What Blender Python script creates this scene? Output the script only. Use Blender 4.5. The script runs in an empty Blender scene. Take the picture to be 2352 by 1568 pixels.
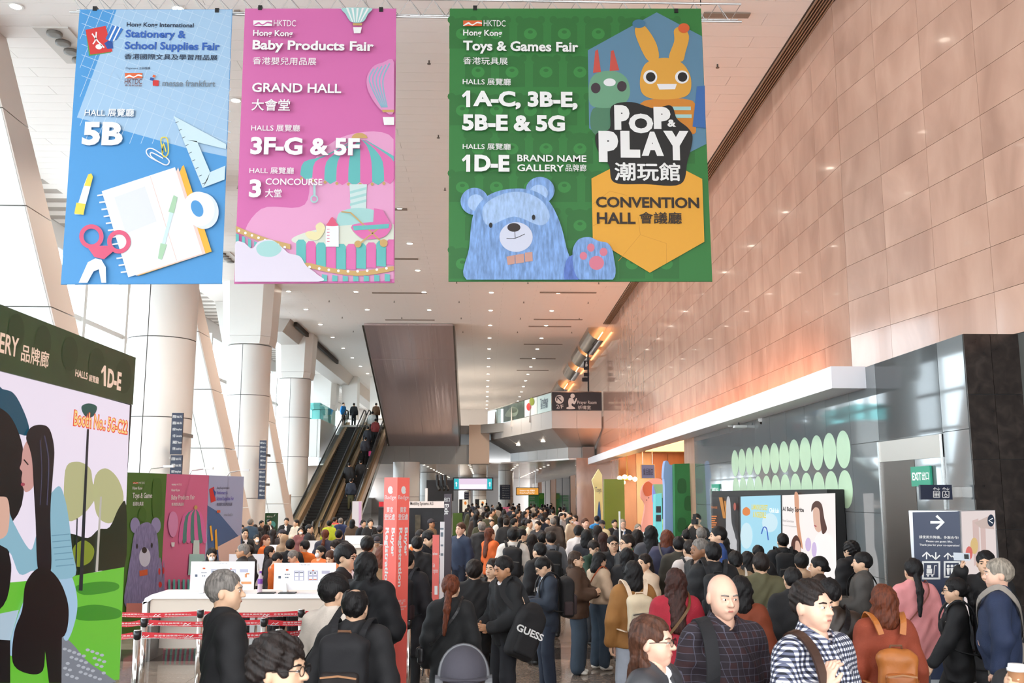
import bpy, bmesh, math, random
import numpy as np
from mathutils import Vector, Matrix, Quaternion
R = math.radians
random.seed(7)
SC = bpy.context.scene
COL = SC.collection
# ------------------------------------------------------------------ camera, world, exposure
CAM_H = 2.35
FPX, CX, CY = 2200.0, 1176.0, 784.0
PITCH, YAW = R(9.065), R(1.697)
cam = bpy.data.cameras.new('camera')
cam.sensor_width = 36.0
cam.lens = FPX / 2352.0 * 36.0
cam.clip_end = 600
cam.dof.use_dof = True
cam.dof.focus_distance = 12.5
cam.dof.aperture_fstop = 5.6
camo = bpy.data.objects.new('camera', cam)
COL.objects.link(camo)
camo.location = (0, 0, CAM_H)
camo.rotation_euler = (math.pi / 2 + PITCH, 0, -YAW)
SC.camera = camo
w = bpy.data.worlds.new('overcast_sky')
SC.world = w
w.use_nodes = True
w.node_tree.nodes['Background'].inputs[0].default_value = (0.93, 0.97, 1.0, 1)
w.node_tree.nodes['Background'].inputs[1].default_value = 4.7
SC.view_settings.view_transform = 'Standard'
SC.view_settings.look = 'None'
SC.view_settings.gamma = 1.0
SC.view_settings.use_curve_mapping = False
SC.view_settings.exposure = 0.78
try:
    SC.cycles.max_bounces = 7
    SC.cycles.diffuse_bounces = 4
    SC.cycles.glossy_bounces = 3
    SC.cycles.transparent_max_bounces = 12
    SC.cycles.sample_clamp_indirect = 6
    SC.cycles.caustics_reflective = False
    SC.cycles.caustics_refractive = False
except Exception:
    pass

# ------------------------------------------------------------------ helpers: geometry of the view
_r = Vector((math.cos(YAW), -math.sin(YAW), 0))
_w = Vector((math.sin(YAW) * math.cos(PITCH), math.cos(YAW) * math.cos(PITCH), math.sin(PITCH)))
_u = _r.cross(_w)
CAMP = Vector((0, 0, CAM_H))
def ray(px, py):
    return _r * ((px - CX) / FPX) + _u * ((CY - py) / FPX) + _w
def PY(px, py, Y):
    d = ray(px, py); return CAMP + d * (Y / d.y)
def PX(px, py, X):
    d = ray(px, py); return CAMP + d * (X / d.x)
def PZ(px, py, Z):
    d = ray(px, py); return CAMP + d * ((Z - CAM_H) / d.z)
def PN(px, py, p0, n):
    d = ray(px, py); return CAMP + d * ((Vector(p0) - CAMP).dot(n) / d.dot(n))
class Frame:
    """a flat surface in the hall: origin, unit axes (right, up) and outward normal"""
    def __init__(s, o, ux, uy=(0, 0, 1)):
        s.o = Vector(o); s.ux = Vector(ux).normalized(); s.uy = Vector(uy).normalized()
        s.n = s.ux.cross(s.uy).normalized()
    def uv(s, px, py):
        p = PN(px, py, s.o, s.n) - s.o
        return p.dot(s.ux), p.dot(s.uy)
    def pt(s, u, v, d=0.0):
        return s.o + s.ux * u + s.uy * v + s.n * d

# ------------------------------------------------------------------ helpers: materials
def lin(c):
    if isinstance(c, str):
        c = c.lstrip('#'); c = tuple(int(c[i:i + 2], 16) / 255 for i in (0, 2, 4))
        c = tuple(x / 12.92 if x <= 0.04045 else ((x + 0.055) / 1.055) ** 2.4 for x in c)
    return tuple(c[:3]) + (1,)
MATS = {}
def M(name, col='#808080', rough=0.5, metal=0.0, emit=0.0, spec=0.5, noise=None, bump=None, alpha=1.0, coat=0.0, ecol=None):
    """plain or softly mottled principled material; noise=(scale, amount[, stretch xyz]); bump=(scale, strength[, stretch])"""
    if name in MATS: return MATS[name]
    m = bpy.data.materials.new(name); m.use_nodes = True
    nt = m.node_tree; b = nt.nodes['Principled BSDF']
    b.inputs['Base Color'].default_value = lin(col)
    b.inputs['Roughness'].default_value = rough
    b.inputs['Metallic'].default_value = metal
    b.inputs['Specular IOR Level'].default_value = spec
    if coat: b.inputs['Coat Weight'].default_value = coat; b.inputs['Coat Roughness'].default_value = 0.03
    if alpha < 1: b.inputs['Alpha'].default_value = alpha
    if emit:
        b.inputs['Emission Color'].default_value = lin(ecol or col); b.inputs['Emission Strength'].default_value = emit
    def ntex(sc, stretch):
        tc = nt.nodes.new('ShaderNodeTexCoord'); mp = nt.nodes.new('ShaderNodeMapping')
        mp.inputs['Scale'].default_value = stretch
        nt.links.new(tc.outputs['Object'], mp.inputs[0])
        n = nt.nodes.new('ShaderNodeTexNoise'); n.inputs['Scale'].default_value = sc; n.inputs['Detail'].default_value = 3
        nt.links.new(mp.outputs[0], n.inputs[0]); return n
    if noise:
        n = ntex(noise[0], noise[2] if len(noise) > 2 else (1, 1, 1))
        mr = nt.nodes.new('ShaderNodeMapRange'); mr.inputs[1].default_value = .3; mr.inputs[2].default_value = .7
        mr.inputs[3].default_value = 1 - noise[1]; mr.inputs[4].default_value = 1 + noise[1]
        nt.links.new(n.outputs[0], mr.inputs[0])
        mx = nt.nodes.new('ShaderNodeVectorMath'); mx.operation = 'SCALE'
        mx.inputs[0].default_value = lin(col)[:3]
        nt.links.new(mr.outputs[0], mx.inputs['Scale'])
        nt.links.new(mx.outputs[0], b.inputs['Base Color'])
        if emit: nt.links.new(mx.outputs[0], b.inputs['Emission Color'])
    if bump:
        n = ntex(bump[0], bump[2] if len(bump) > 2 else (1, 1, 1))
        bp = nt.nodes.new('ShaderNodeBump'); bp.inputs['Strength'].default_value = bump[1]; bp.inputs['Distance'].default_value = 0.01
        nt.links.new(n.outputs[0], bp.inputs['Height']); nt.links.new(bp.outputs[0], b.inputs['Normal'])
    MATS[name] = m
    return m
def glass_mat(name, tint, refl=0.1, op=0.0):
    if name in MATS: return MATS[name]
    m = bpy.data.materials.new(name); m.use_nodes = True; nt = m.node_tree; nt.nodes.clear()
    o = nt.nodes.new('ShaderNodeOutputMaterial'); t = nt.nodes.new('ShaderNodeBsdfTransparent'); g = nt.nodes.new('ShaderNodeBsdfGlossy')
    t.inputs[0].default_value = lin(tint); g.inputs['Roughness'].default_value = 0.02
    mx = nt.nodes.new('ShaderNodeMixShader'); fr = nt.nodes.new('ShaderNodeLayerWeight'); fr.inputs[0].default_value = refl
    pw = nt.nodes.new('ShaderNodeMath'); pw.operation = 'POWER'; pw.inputs[1].default_value = 2.0
    nt.links.new(fr.outputs['Facing'], pw.inputs[0]); nt.links.new(pw.outputs[0], mx.inputs[0]); nt.links.new(t.outputs[0], mx.inputs[1]); nt.links.new(g.outputs[0], mx.inputs[2])
    nt.links.new(mx.outputs[0], o.inputs[0]); MATS[name] = m
    return m
def stone_mat(name, c1, c2, c3, rough, scale, stretch, rnd=0.2, spec=0.5, coat=0.0, speck=None):
    """veined or speckled stone with a tone of its own for every slab (Object Info > Random)"""
    m = bpy.data.materials.new(name); m.use_nodes = True; nt = m.node_tree; b = nt.nodes['Principled BSDF']
    L = nt.links.new; N = nt.nodes.new
    geo = N('ShaderNodeNewGeometry'); mp = N('ShaderNodeMapping'); mp.inputs['Scale'].default_value = stretch
    L(geo.outputs['Position'], mp.inputs[0])
    oi = N('ShaderNodeObjectInfo'); sh = N('ShaderNodeVectorMath'); sh.operation = 'SCALE'; sh.inputs[0].default_value = (17, 31, 23)
    L(oi.outputs['Random'], sh.inputs['Scale']); ad = N('ShaderNodeVectorMath'); L(mp.outputs[0], ad.inputs[0]); L(sh.outputs[0], ad.inputs[1])
    n = N('ShaderNodeTexNoise'); n.inputs['Scale'].default_value = scale; n.inputs['Detail'].default_value = 6; n.inputs['Distortion'].default_value = 0.6
    L(ad.outputs[0], n.inputs[0])
    cr = N('ShaderNodeValToRGB'); e = cr.color_ramp.elements
    e[0].position = .3; e[0].color = lin(c1); e[1].position = .72; e[1].color = lin(c3)
    k = e.new(.5); k.color = lin(c2)
    L(n.outputs[0], cr.inputs[0])
    mr = N('ShaderNodeMapRange'); mr.inputs[3].default_value = 1 - rnd; mr.inputs[4].default_value = 1 + rnd
    L(oi.outputs['Random'], mr.inputs[0])
    sc = N('ShaderNodeVectorMath'); sc.operation = 'SCALE'; L(cr.outputs[0], sc.inputs[0]); L(mr.outputs[0], sc.inputs['Scale'])
    L(sc.outputs[0], b.inputs['Base Color'])
    b.inputs['Roughness'].default_value = rough; b.inputs['Specular IOR Level'].default_value = spec
    if coat: b.inputs['Coat Weight'].default_value = coat; b.inputs['Coat Roughness'].default_value = 0.04
    MATS[name] = m
    return m

# ------------------------------------------------------------------ helpers: meshes and objects
class MB:
    def __init__(s): s.v = []; s.f = []; s.m = []
    def add(s, vs, fs, mi=0):
        k = len(s.v); s.v += [tuple(v) for v in vs]; s.f += [tuple(i + k for i in f) for f in fs]; s.m += [mi] * len(fs); return s
    def box(s, lo, hi, mi=0):
        x0, y0, z0 = lo; x1, y1, z1 = hi
        return s.hexa([(x0, y0, z0), (x1, y0, z0), (x1, y1, z0), (x0, y1, z0)], [(x0, y0, z1), (x1, y0, z1), (x1, y1, z1), (x0, y1, z1)], mi)
    def hexa(s, bot, top, mi=0):
        n = len(bot); fs = [tuple(range(n))[::-1], tuple(range(n, 2 * n))]
        fs += [(i, (i + 1) % n, n + (i + 1) % n, n + i) for i in range(n)]
        return s.add(list(bot) + list(top), fs, mi)
    def cyl(s, a, b, r, r2=None, n=12, mi=0, cap=True):
        a = Vector(a); b = Vector(b); r2 = r if r2 is None else r2
        z = (b - a).normalized(); x = z.orthogonal().normalized(); y = z.cross(x)
        vs = [a + (x * math.cos(t) + y * math.sin(t)) * r for t in [2 * math.pi * i / n for i in range(n)]]
        vs += [b + (x * math.cos(t) + y * math.sin(t)) * r2 for t in [2 * math.pi * i / n for i in range(n)]]
        fs = [(i, (i + 1) % n, n + (i + 1) % n, n + i) for i in range(n)]
        if cap: fs += [tuple(range(n))[::-1], tuple(range(n, 2 * n))]
        return s.add(vs, fs, mi)
    def tube(s, pts, r, n=8, mi=0):
        pts = [Vector(p) for p in pts]; N = len(pts); vs = []; x = None
        for i, p in enumerate(pts):
            d = (pts[min(i + 1, N - 1)] - pts[max(i - 1, 0)]).normalized()
            x = d.orthogonal().normalized() if x is None else (x - d * x.dot(d)).normalized()
            y = d.cross(x); rr = r[i] if isinstance(r, (list, tuple)) else r
            vs += [p + (x * math.cos(2 * math.pi * k / n) + y * math.sin(2 * math.pi * k / n)) * rr for k in range(n)]
        fs = [(i * n + k, i * n + (k + 1) % n, (i + 1) * n + (k + 1) % n, (i + 1) * n + k) for i in range(N - 1) for k in range(n)]
        fs += [tuple(range(n))[::-1], tuple(range((N - 1) * n, N * n))]
        return s.add(vs, fs, mi)
    def ribbon(s, pts, wid, up, th=0.004, mi=0):
        """flat strap along pts; up = list of width directions (or one)"""
        pts = [Vector(p) for p in pts]; N = len(pts); vs = []
        for i, p in enumerate(pts):
            d = (pts[min(i + 1, N - 1)] - pts[max(i - 1, 0)]).normalized()
            wv = Vector(up[i] if isinstance(up, list) else up); wv = (wv - d * wv.dot(d)).normalized(); nn = d.cross(wv)
            vs += [p + wv * wid / 2 + nn * th / 2, p - wv * wid / 2 + nn * th / 2, p - wv * wid / 2 - nn * th / 2, p + wv * wid / 2 - nn * th / 2]
        fs = [(i * 4 + k, i * 4 + (k + 1) % 4, i * 4 + 4 + (k + 1) % 4, i * 4 + 4 + k) for i in range(N - 1) for k in range(4)]
        fs += [(3, 2, 1, 0), tuple((N - 1) * 4 + k for k in range(4))]
        return s.add(vs, fs, mi)
    def lathe(s, c, prof, n=20, mi=0):
        vs = []; c = Vector(c)
        for r, z in prof: vs += [c + Vector((r * math.cos(2 * math.pi * k / n), r * math.sin(2 * math.pi * k / n), z)) for k in range(n)]
        N = len(prof)
        fs = [(i * n + k, i * n + (k + 1) % n, (i + 1) * n + (k + 1) % n, (i + 1) * n + k) for i in range(N - 1) for k in range(n)]
        fs += [tuple(range(n))[::-1], tuple(range((N - 1) * n, N * n))]
        return s.add(vs, fs, mi)
    def rbox(s, lo, hi, r, mi=0, seg=3):
        """box with its upright (z) edges rounded and a small chamfer at top and bottom"""
        x0, y0, z0 = lo; x1, y1, z1 = hi; out = []
        def ring(ins):
            o = []
            for cx, cy, a0 in ((x1 - r, y1 - r, 0), (x0 + r, y1 - r, 90), (x0 + r, y0 + r, 180), (x1 - r, y0 + r, 270)):
                for k in range(seg + 1):
                    a = R(a0 + 90 * k / seg); o.append((cx + (r - ins) * math.cos(a), cy + (r - ins) * math.sin(a)))
            return o
        c = min(r * .5, (z1 - z0) * .2); rings = [(ring(c), z0), (ring(0), z0 + c), (ring(0), z1 - c), (ring(c), z1)]
        vs = [(x, y, z) for rg, z in rings for x, y in rg]; n = len(rings[0][0])
        fs = [(i * n + k, i * n + (k + 1) % n, (i + 1) * n + (k + 1) % n, (i + 1) * n + k) for i in range(3) for k in range(n)]
        fs += [tuple(range(n))[::-1], tuple(range(3 * n, 4 * n))]
        return s.add(vs, fs, mi)
    def mesh(s, name):
        me = bpy.data.meshes.new(name); me.from_pydata(s.v, [], s.f); me.update(); return me
    def build(s, name, mat, parent=None, smooth=False):
        me = s.mesh(name)
        mats = mat if isinstance(mat, (list, tuple)) else [mat]
        for m in mats: me.materials.append(m)
        if len(mats) > 1: me.polygons.foreach_set('material_index', s.m)
        if smooth: me.polygons.foreach_set('use_smooth', [True] * len(me.polygons))
        return link(name, me, parent)
def link(name, me, parent=None, loc=None, rotz=None):
    o = bpy.data.objects.new(name, me); COL.objects.link(o)
    if loc is not None: o.location = loc
    if rotz is not None: o.rotation_euler = (0, 0, rotz)
    if parent is not None: o.parent = parent; o.matrix_parent_inverse = PINV.get(parent.name, Matrix())
    return o
PINV = {}
def tag(o, label, cat, group=None, kind=None):
    if label: o['label'] = label
    if cat: o['category'] = cat
    if group: o['group'] = group
    if kind: o['kind'] = kind
    return o
def thing(name, label, cat, loc=(0, 0, 0), group=None):
    """an Empty at the base of a thing; its parts are built in world coordinates"""
    o = bpy.data.objects.new(name, None); COL.objects.link(o); o.location = loc; o.empty_display_size = 0.1
    PINV[o.name] = Matrix.Translation(-Vector(loc))
    return tag(o, label, cat, group)
def struct(o): o['kind'] = 'structure'; return o
def ecurve(pts, n=6, closed=True):
    """smooth closed outline through the given points (Catmull-Rom)"""
    P = [Vector((p[0], p[1])) for p in pts]; N = len(P); out = []
    rng = range(N) if closed else range(N - 1)
    for i in rng:
        p0, p1, p2, p3 = (P[(i - 1) % N], P[i], P[(i + 1) % N], P[(i + 2) % N]) if closed else (P[max(i - 1, 0)], P[i], P[i + 1], P[min(i + 2, N - 1)])
        for k in range(n):
            t = k / n
            out.append(0.5 * ((2 * p1) + (p2 - p0) * t + (2 * p0 - 5 * p1 + 4 * p2 - p3) * t * t + (3 * p1 - p0 - 3 * p2 + p3) * t ** 3))
    if not closed: out.append(P[-1])
    return [(p.x, p.y) for p in out]
def ell(cx, cy, rx, ry, n=28, a0=0, a1=360, rot=0):
    o = []; full = abs(a1 - a0) >= 360
    for k in range(n if full else n + 1):
        t = R(a0 + (a1 - a0) * k / n); x, y = rx * math.cos(t), ry * math.sin(t); c, s_ = math.cos(R(rot)), math.sin(R(rot))
        o.append((cx + x * c - y * s_, cy + x * s_ + y * c))
    return o
def stroke(pts, wd):
    """outline of a thick line through pts"""
    P = [Vector(p) for p in pts]; Lf = []; Rt = []; N = len(P)
    for i, p in enumerate(P):
        d = (P[min(i + 1, N - 1)] - P[max(i - 1, 0)]).normalized(); n = Vector((-d.y, d.x)) * wd / 2
        Lf.append(tuple(p + n)); Rt.append(tuple(p - n))
    return Lf + Rt[::-1]
def strips(pts, wd):
    P = [Vector(p) for p in pts]; o = []
    for a, b in zip(P[:-1], P[1:]):
        n = Vector((-(b - a).y, (b - a).x)).normalized() * wd / 2; e = (b - a).normalized() * wd * .12; o.append([tuple(a - e + n), tuple(b + e + n), tuple(b + e - n), tuple(a - e - n)])
    return o
class Print:
    """flat print on a Frame; shapes are given in picture pixels of the photograph and mapped onto the real surface"""
    def __init__(s, fr, parent, base=0.004, step=0.0012):
        s.fr = fr; s.parent = parent; s.d = base; s.step = step; s.split = True
    def poly(s, name, polys, mat, clip=None):
        if polys and not isinstance(polys[0][0], (tuple, list)): polys = [polys]
        s.d += s.step
        if 1 < len(polys) <= 24 and s.split:
            s.d -= s.step; keep_, s.split = s.split, False
            for pl in polys: o = s.poly(name, [pl], mat, clip); s.d -= s.step
            s.split = keep_; s.d += s.step; return o
        b = MB()
        for pl in polys:
            vs = []
            for (x, y) in pl:
                if clip: x = min(max(x, clip[0]), clip[2]); y = min(max(y, clip[1]), clip[3])
                u, v = s.fr.uv(x, y); vs.append(s.fr.pt(u, v, s.d))
            b.add(vs, [tuple(range(len(vs)))])
        o = b.build(name, mat, s.parent)
        if len(polys) > 24: o['kind'] = 'stuff'
        return o
    def textc(s, body, x0, x1, xr, y0, y1, mat, bold=0.0):
        """lettering on a receding surface: heights y0 (top), y1 (bottom) measured in the picture column xr"""
        s.d += s.step; v1 = s.fr.uv(xr, y0)[1]; v0 = s.fr.uv(xr, y1)[1]; ym = (y0 + y1) / 2
        return place_text(body, s.fr, s.fr.uv(x0, ym)[0], v0, s.fr.uv(x1, ym)[0], v1, s.d, mat, s.parent, bold)
    def text(s, body, x0, y0, x1, y1, mat, bold=0.0, name='lettering', rot=0, shear=0):
        """lettering filling the picture rectangle x0..x1, y0 (top)..y1 (bottom) on the surface"""
        s.d += s.step
        u0, v1 = s.fr.uv(x0, y0); u1, v0 = s.fr.uv(x1, y1)
        return place_text(body, s.fr, u0, v0, u1, v1, s.d, mat, s.parent, bold, name, rot)
FONTC = {}
def text_mesh(body, bold):
    key = (body, bold)
    if key in FONTC: return FONTC[key]
    cjk = any(ord(ch) > 0x2e80 for ch in body)
    cu = bpy.data.curves.new('t', 'FONT'); cu.body = body; cu.resolution_u = 3; cu.offset = 0.0 if cjk else bold; cu.fill_mode = 'FRONT'
    cu.space_line = 0.85
    ob = bpy.data.objects.new('t', cu)
    me = ob.to_mesh()
    n = len(me.vertices); co = np.zeros(n * 3, 'f'); me.vertices.foreach_get('co', co); co = co.reshape(-1, 3)[:, :2].copy()
    fs = [tuple(p.vertices) for p in me.polygons]
    bpy.data.objects.remove(ob); bpy.data.curves.remove(cu)
    if cjk and bold:          # heavier strokes: the glyphs laid over themselves a hair apart
        d = bold * .55; n0 = len(co); base = co; base_f = list(fs); co = [base]
        for k, (dx, dy) in enumerate(((d, 0), (-d, 0), (0, d), (0, -d))):
            co.append(base + np.array((dx, dy), 'f')); fs = fs + [tuple(i + n0 * (k + 1) for i in f) for f in base_f]
        co = np.concatenate(co); lay = np.repeat(np.arange(5), n0) * .0004
        FONTC[key] = (np.concatenate([co, lay[:, None]], 1), fs); return FONTC[key]
    FONTC[key] = (co, fs); return FONTC[key]
def place_text(body, fr, u0, v0, u1, v1, d, mat, parent, bold=0.0, name='lettering', rot=0):
    co, fs = text_mesh(body, bold)
    if len(co) == 0: return None
    lay = co[:, 2] if co.shape[1] == 3 else np.zeros(len(co)); co = co[:, :2].copy()
    if rot == 90: co = np.stack([co[:, 1], -co[:, 0]], 1)      # reads downwards
    mn = co.min(0); mx = co.max(0); t = (co - mn) / np.maximum(mx - mn, 1e-6)
    b = MB(); b.add([fr.pt(u0 + (u1 - u0) * a, v0 + (v1 - v0) * c, d + l) for (a, c), l in zip(t, lay)], fs)
    if u1 < u0: b.f = [f[::-1] for f in b.f]
    return b.build(name, mat, parent)
def wallx(Y): return 6.35 + 0.0091 * Y      # the long right-hand wall
ZC = 11.5                                   # main ceiling
L2 = 7.1                                    # upper floor level
# ================================================================== the setting
WHITE = M('white_paint', '#e9e8e6', 0.45)
CLAD = M('white_cladding', '#e4e3df', 0.35, noise=(0.6, 0.02))
CLADG = M('grey_cladding', '#a3a09c', 0.4)
SEAM = M('dark_seam', '#55534f', 0.7)
STEEL = M('brushed_steel', '#b9b6b2', 0.22, 1.0, bump=(40, .08, (1, 1, 30)))
CHROME = M('polished_steel', '#d8d6d2', 0.1, 1.0)
BLACKM = M('black_metal', '#121213', 0.4)
BLACKP = M('black_plastic', '#0c0c0d', 0.5)
MARB = stone_mat('pink_marble', '#ab8370', '#bd9480', '#cca48f', 0.14, 1.6, (0.9, 0.7, 0.3), 0.035, coat=0.25)
GRAN = stone_mat('polished_granite', '#5f534a', '#8a7b6f', '#a8998b', 0.09, 28, (1, 1, 1), 0.07, coat=0.2)
GRAND = stone_mat('dark_granite', '#2c2725', '#3a3431', '#4b4440', 0.09, 28, (1, 1, 1), 0.07, coat=0.2)
DGRAN = stone_mat('charcoal_granite', '#231d1b', '#2f2825', '#3d3531', 0.12, 6, (1, 1, 1), 0.1)
PLANK = M('ceiling_plank_white', '#f3eeea', 0.45)

# ---- floor: base slab with recessed joints and granite tiles 1.2 x 0.6
floor = MB().box((-30, -6, -0.3), (16, 140, -0.012)).build('floor', M('floor_joint', '#4a423c', 0.6)); struct(floor)
TX, TY = 1.17, 0.535
tm = {}
for nm, mt in (('light', GRAN), ('dark', GRAND)):
    b = MB().box((0.003, 0.003, -0.012), (TX - 0.003, TY - 0.003, 0.0)); me = b.mesh('tile'); me.materials.append(mt); tm[nm] = me
cand = []
for j in range(-12, 130):
    y = 14.36 + j * TY
    band = (j % 12) in (0, 1)
    for i in range(-26, 14):
        x = 0.93 + i * TX
        if x > wallx(y) and y > 12: continue
        cand.append((x, y, band))
def tile_rank(t):
    x, y, _ = t; p = Vector((x + .6, y + .27, 0)); dv = p - CAMP
    if y < 9.5: return 1e6
    a = abs(math.atan2(x - 0.4, y)); return (0 if a < 0.56 else 500) + dv.length
cand.sort(key=tile_rank)
for k, (x, y, bd) in enumerate(cand[:300]):
    link('tile', tm['dark' if bd else 'light'], floor, (x, y, 0))
for nm, mt, want in (('floor_tiling', GRAN, False), ('floor_band_tiling', GRAND, True)):
    b = MB()
    for x, y, bd in cand[300:]:
        if bd == want: b.box((x + .003, y + .003, -0.012), (x + TX - .003, y + TY - .003, 0))
    o = b.build(nm, mt, floor); o['kind'] = 'stuff'
b = MB().box((-30, 83, -0.012), (16, 139, -0.001)); b.build('far_floor', GRAN, floor)

# ---- main ceiling: slab, planks, louvre along the wall
ceil = MB().box((-16, -2, ZC + 0.015), (9, 120, ZC + 0.4)).build('ceiling', M('ceiling_gap', '#b5aea8', 0.8)); struct(ceil)
PW, PL = 0.47, 3.07
pmesh = MB().box((0.004, 0.004, 0), (PL - 0.004, PW - 0.005, 0.02)).mesh('ceiling_plank'); pmesh.materials.append(PLANK)
planks = []
for j in range(0, 215):
    y = 15.2 + j * PW
    off = (j % 2) * PL * 0.5
    for i in range(-5, 3):
        x = -0.7 + i * PL + off
        if x < -15.9 or x + PL > wallx(y) - 0.35 + PL: continue
        planks.append((x, y))
planks.sort(key=lambda p: p[1])
for x, y in planks[:299]: link('ceiling_plank', pmesh, ceil, (x, y, ZC - 0.006))
b = MB()
for x, y in planks[299:]: b.box((x + .004, y + .004, ZC - .006), (x + PL - .004, y + PW - .005, ZC + .012))
o = b.build('ceiling_planking', PLANK, ceil); o['kind'] = 'stuff'
b = MB().box((-16, -2, ZC - 0.004), (9, 15.2, ZC + 0.012)); b.build('ceiling_panel', PLANK, ceil)

# ---- right wall: marble slabs, bent outwards beyond the canopy end
YB = 16.6
wr = MB()
x0, x1 = wallx(YB) + .03, wallx(120) + .03
wr.hexa([(x0, YB, 4.4), (x0 + .5, YB, 4.4), (x1 + .5, 120, 4.4), (x1, 120, 4.4)], [(x0, YB, ZC), (x0 + .5, YB, ZC), (x1 + .5, 120, ZC), (x1, 120, ZC)])
FL = 0.135
xn = x0 + FL * (YB + 1)
wr.hexa([(xn, -1, 0), (xn + .5, -1, 0), (x0 + .5, YB, 0), (x0, YB, 0)], [(xn, -1, ZC), (xn + .5, -1, ZC), (x0 + .5, YB, ZC), (x0, YB, ZC)])
wall_right = struct(wr.build('wall_right', SEAM))
SL, SH, Z0W = 1.3, 0.64, 4.46
smesh = MB().box((-0.028, 0.003, 0.003), (0.0, SL - 0.003, SH - 0.003)).mesh('marble_slab'); smesh.materials.append(MARB)
slabs = []
ang_far = -math.atan(0.0091)
for j in range(11):
    z = Z0W + j * SH
    for i in range(0, 56):
        y = YB + i * SL * math.cos(ang_far); slabs.append((wallx(y) + .03, y, z, ang_far))
    for i in range(1, 9):
        an = math.atan(FL); y = YB - i * SL * math.cos(an); slabs.append((x0 + (YB - y) * FL, y, z, an))
slabs.sort(key=lambda s: (s[1] > YB - 7, s[1]) if s[1] > YB - 7 else (True, 500))
seen = [s for s in slabs if s[1] > YB - 6.6]; seen.sort(key=lambda s: s[1])
for x, y, z, a in seen[:300]: link('marble_slab', smesh, wall_right, (x, y, z), a)
b = MB()
for x, y, z, a in seen[300:] + [s for s in slabs if s[1] <= YB - 6.6]:
    c, s_ = math.cos(a), math.sin(a)
    q = [(x - .028 * c - dy * s_, y - .028 * s_ + dy * c) for dy in (.003, SL - .003)]; q2 = [(x - dy * s_, y + dy * c) for dy in (SL - .003, .003)]
    q = q + q2
    b.hexa([(px, py, z + .003) for px, py in q], [(px, py, z + SH - .003) for px, py in q])
o = b.build('marble_slabs_far', MARB, wall_right); o['kind'] = 'stuff'
# louvre strip between ceiling and marble
gr = thing('ceiling_grille', 'long brown ribbed air grille between the ceiling and the marble wall', 'air grille', (wallx(30) - .2, 30, ZC - .05))
MB().hexa([(wallx(13) - .36, 13, ZC - .02), (wallx(13), 13, ZC - .02), (wallx(51), 51, ZC - .02), (wallx(51) - .36, 51, ZC - .02)],
          [(wallx(13) - .36, 13, ZC), (wallx(13), 13, ZC), (wallx(51), 51, ZC), (wallx(51) - .36, 51, ZC)]).build('grille_back', M('grille_dark', '#3c2f27', .7), gr)
for k in range(6):
    t = -.33 + k * .06
    MB().hexa([(wallx(13) + t, 13, ZC - .06), (wallx(13) + t + .022, 13, ZC - .06), (wallx(51) + t + .022, 51, ZC - .06), (wallx(51) + t, 51, ZC - .06)],
              [(wallx(13) + t, 13, ZC - .02), (wallx(13) + t + .022, 13, ZC - .02), (wallx(51) + t + .022, 51, ZC - .02), (wallx(51) + t, 51, ZC - .02)]).build('slat', M('grille_bronze', '#a98a72', .4, .3), gr)
# curved cove reflectors with warm lamps beyond the grille
refl = M('cove_reflector', '#5d564f', .12, .9)
warm = M('warm_lamp', '#ffb26a', .5, emit=7, ecol='#ffb070')
for k, (ya, yb) in enumerate(((52, 57.5), (58.5, 63.5), (66, 71), (77, 86), (90, 100))):
    t = thing('cove_light', ['first dark reflector trough with amber lamps past the ceiling seam', 'second curved reflector trough along the ceiling edge above the balcony sign', 'third reflector trough behind the prayer room balcony', 'long reflector trough glowing orange above the upper floor', 'farthest reflector trough glowing orange at the ceiling edge'][k], 'cove light', (wallx(ya) - .5, ya, ZC - .6), 'amber cove lights along the wall')
    b = MB(); n = 7; vs = []
    for y in (ya, yb):
        for i in range(n + 1):
            a = R(180 + 85 * i / n); vs.append((wallx(y) - .15 + 0.95 * math.cos(a), y, ZC - .05 + 0.75 * math.sin(a)))
    b.add(vs, [(i, i + 1, n + 2 + i, n + 1 + i) for i in range(n)])
    b.build('reflector', refl, t, True)
    MB().cyl((wallx(ya) - .25, ya + .2, ZC - .28), (wallx(yb) - .25, yb - .2, ZC - .28), .03, n=6).build('lamp_tube', warm, t)

# ---- lower grey wall with glossy panels, door, canopy
GG = M('grey_gloss_panel', '#6f7476', 0.05, spec=0.75, coat=0.4)
GGW = M('grey_gloss_panel_dark', '#5c5f60', 0.06, spec=0.75, coat=0.4)
YG0, YG1, ZG = 12.4, 29.6, 4.46
wl = MB(); xa = wallx(YG0) - .1; xb = wallx(YG1) - .1
def greyx(y): return wallx(y) - 0.10
D0, D1, DZ = 13.15, 15.35, 2.86       # lift lobby door opening
E0, E1, EZ = 26.3, 27.5, 2.5          # far exit door
wall_low = struct(MB().hexa([(xa + .03, YG0, 0), (xa + .75, YG0, 0), (xb + .75, YG1, 0), (xb + .03, YG1, 0)], [(xa + .03, YG0, ZG), (xa + .75, YG0, ZG), (xb + .75, YG1, ZG), (xb + .03, YG1, ZG)]).build('wall_lower', M('panel_backing', '#2b2d2e', .6)))
segs = [YG0, D0] + [D1 + (E0 - D1) * i / 9 for i in range(10)] + [E1, YG1]
rows = [0, 1.02, 2.05, 3.2, ZG]
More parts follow.
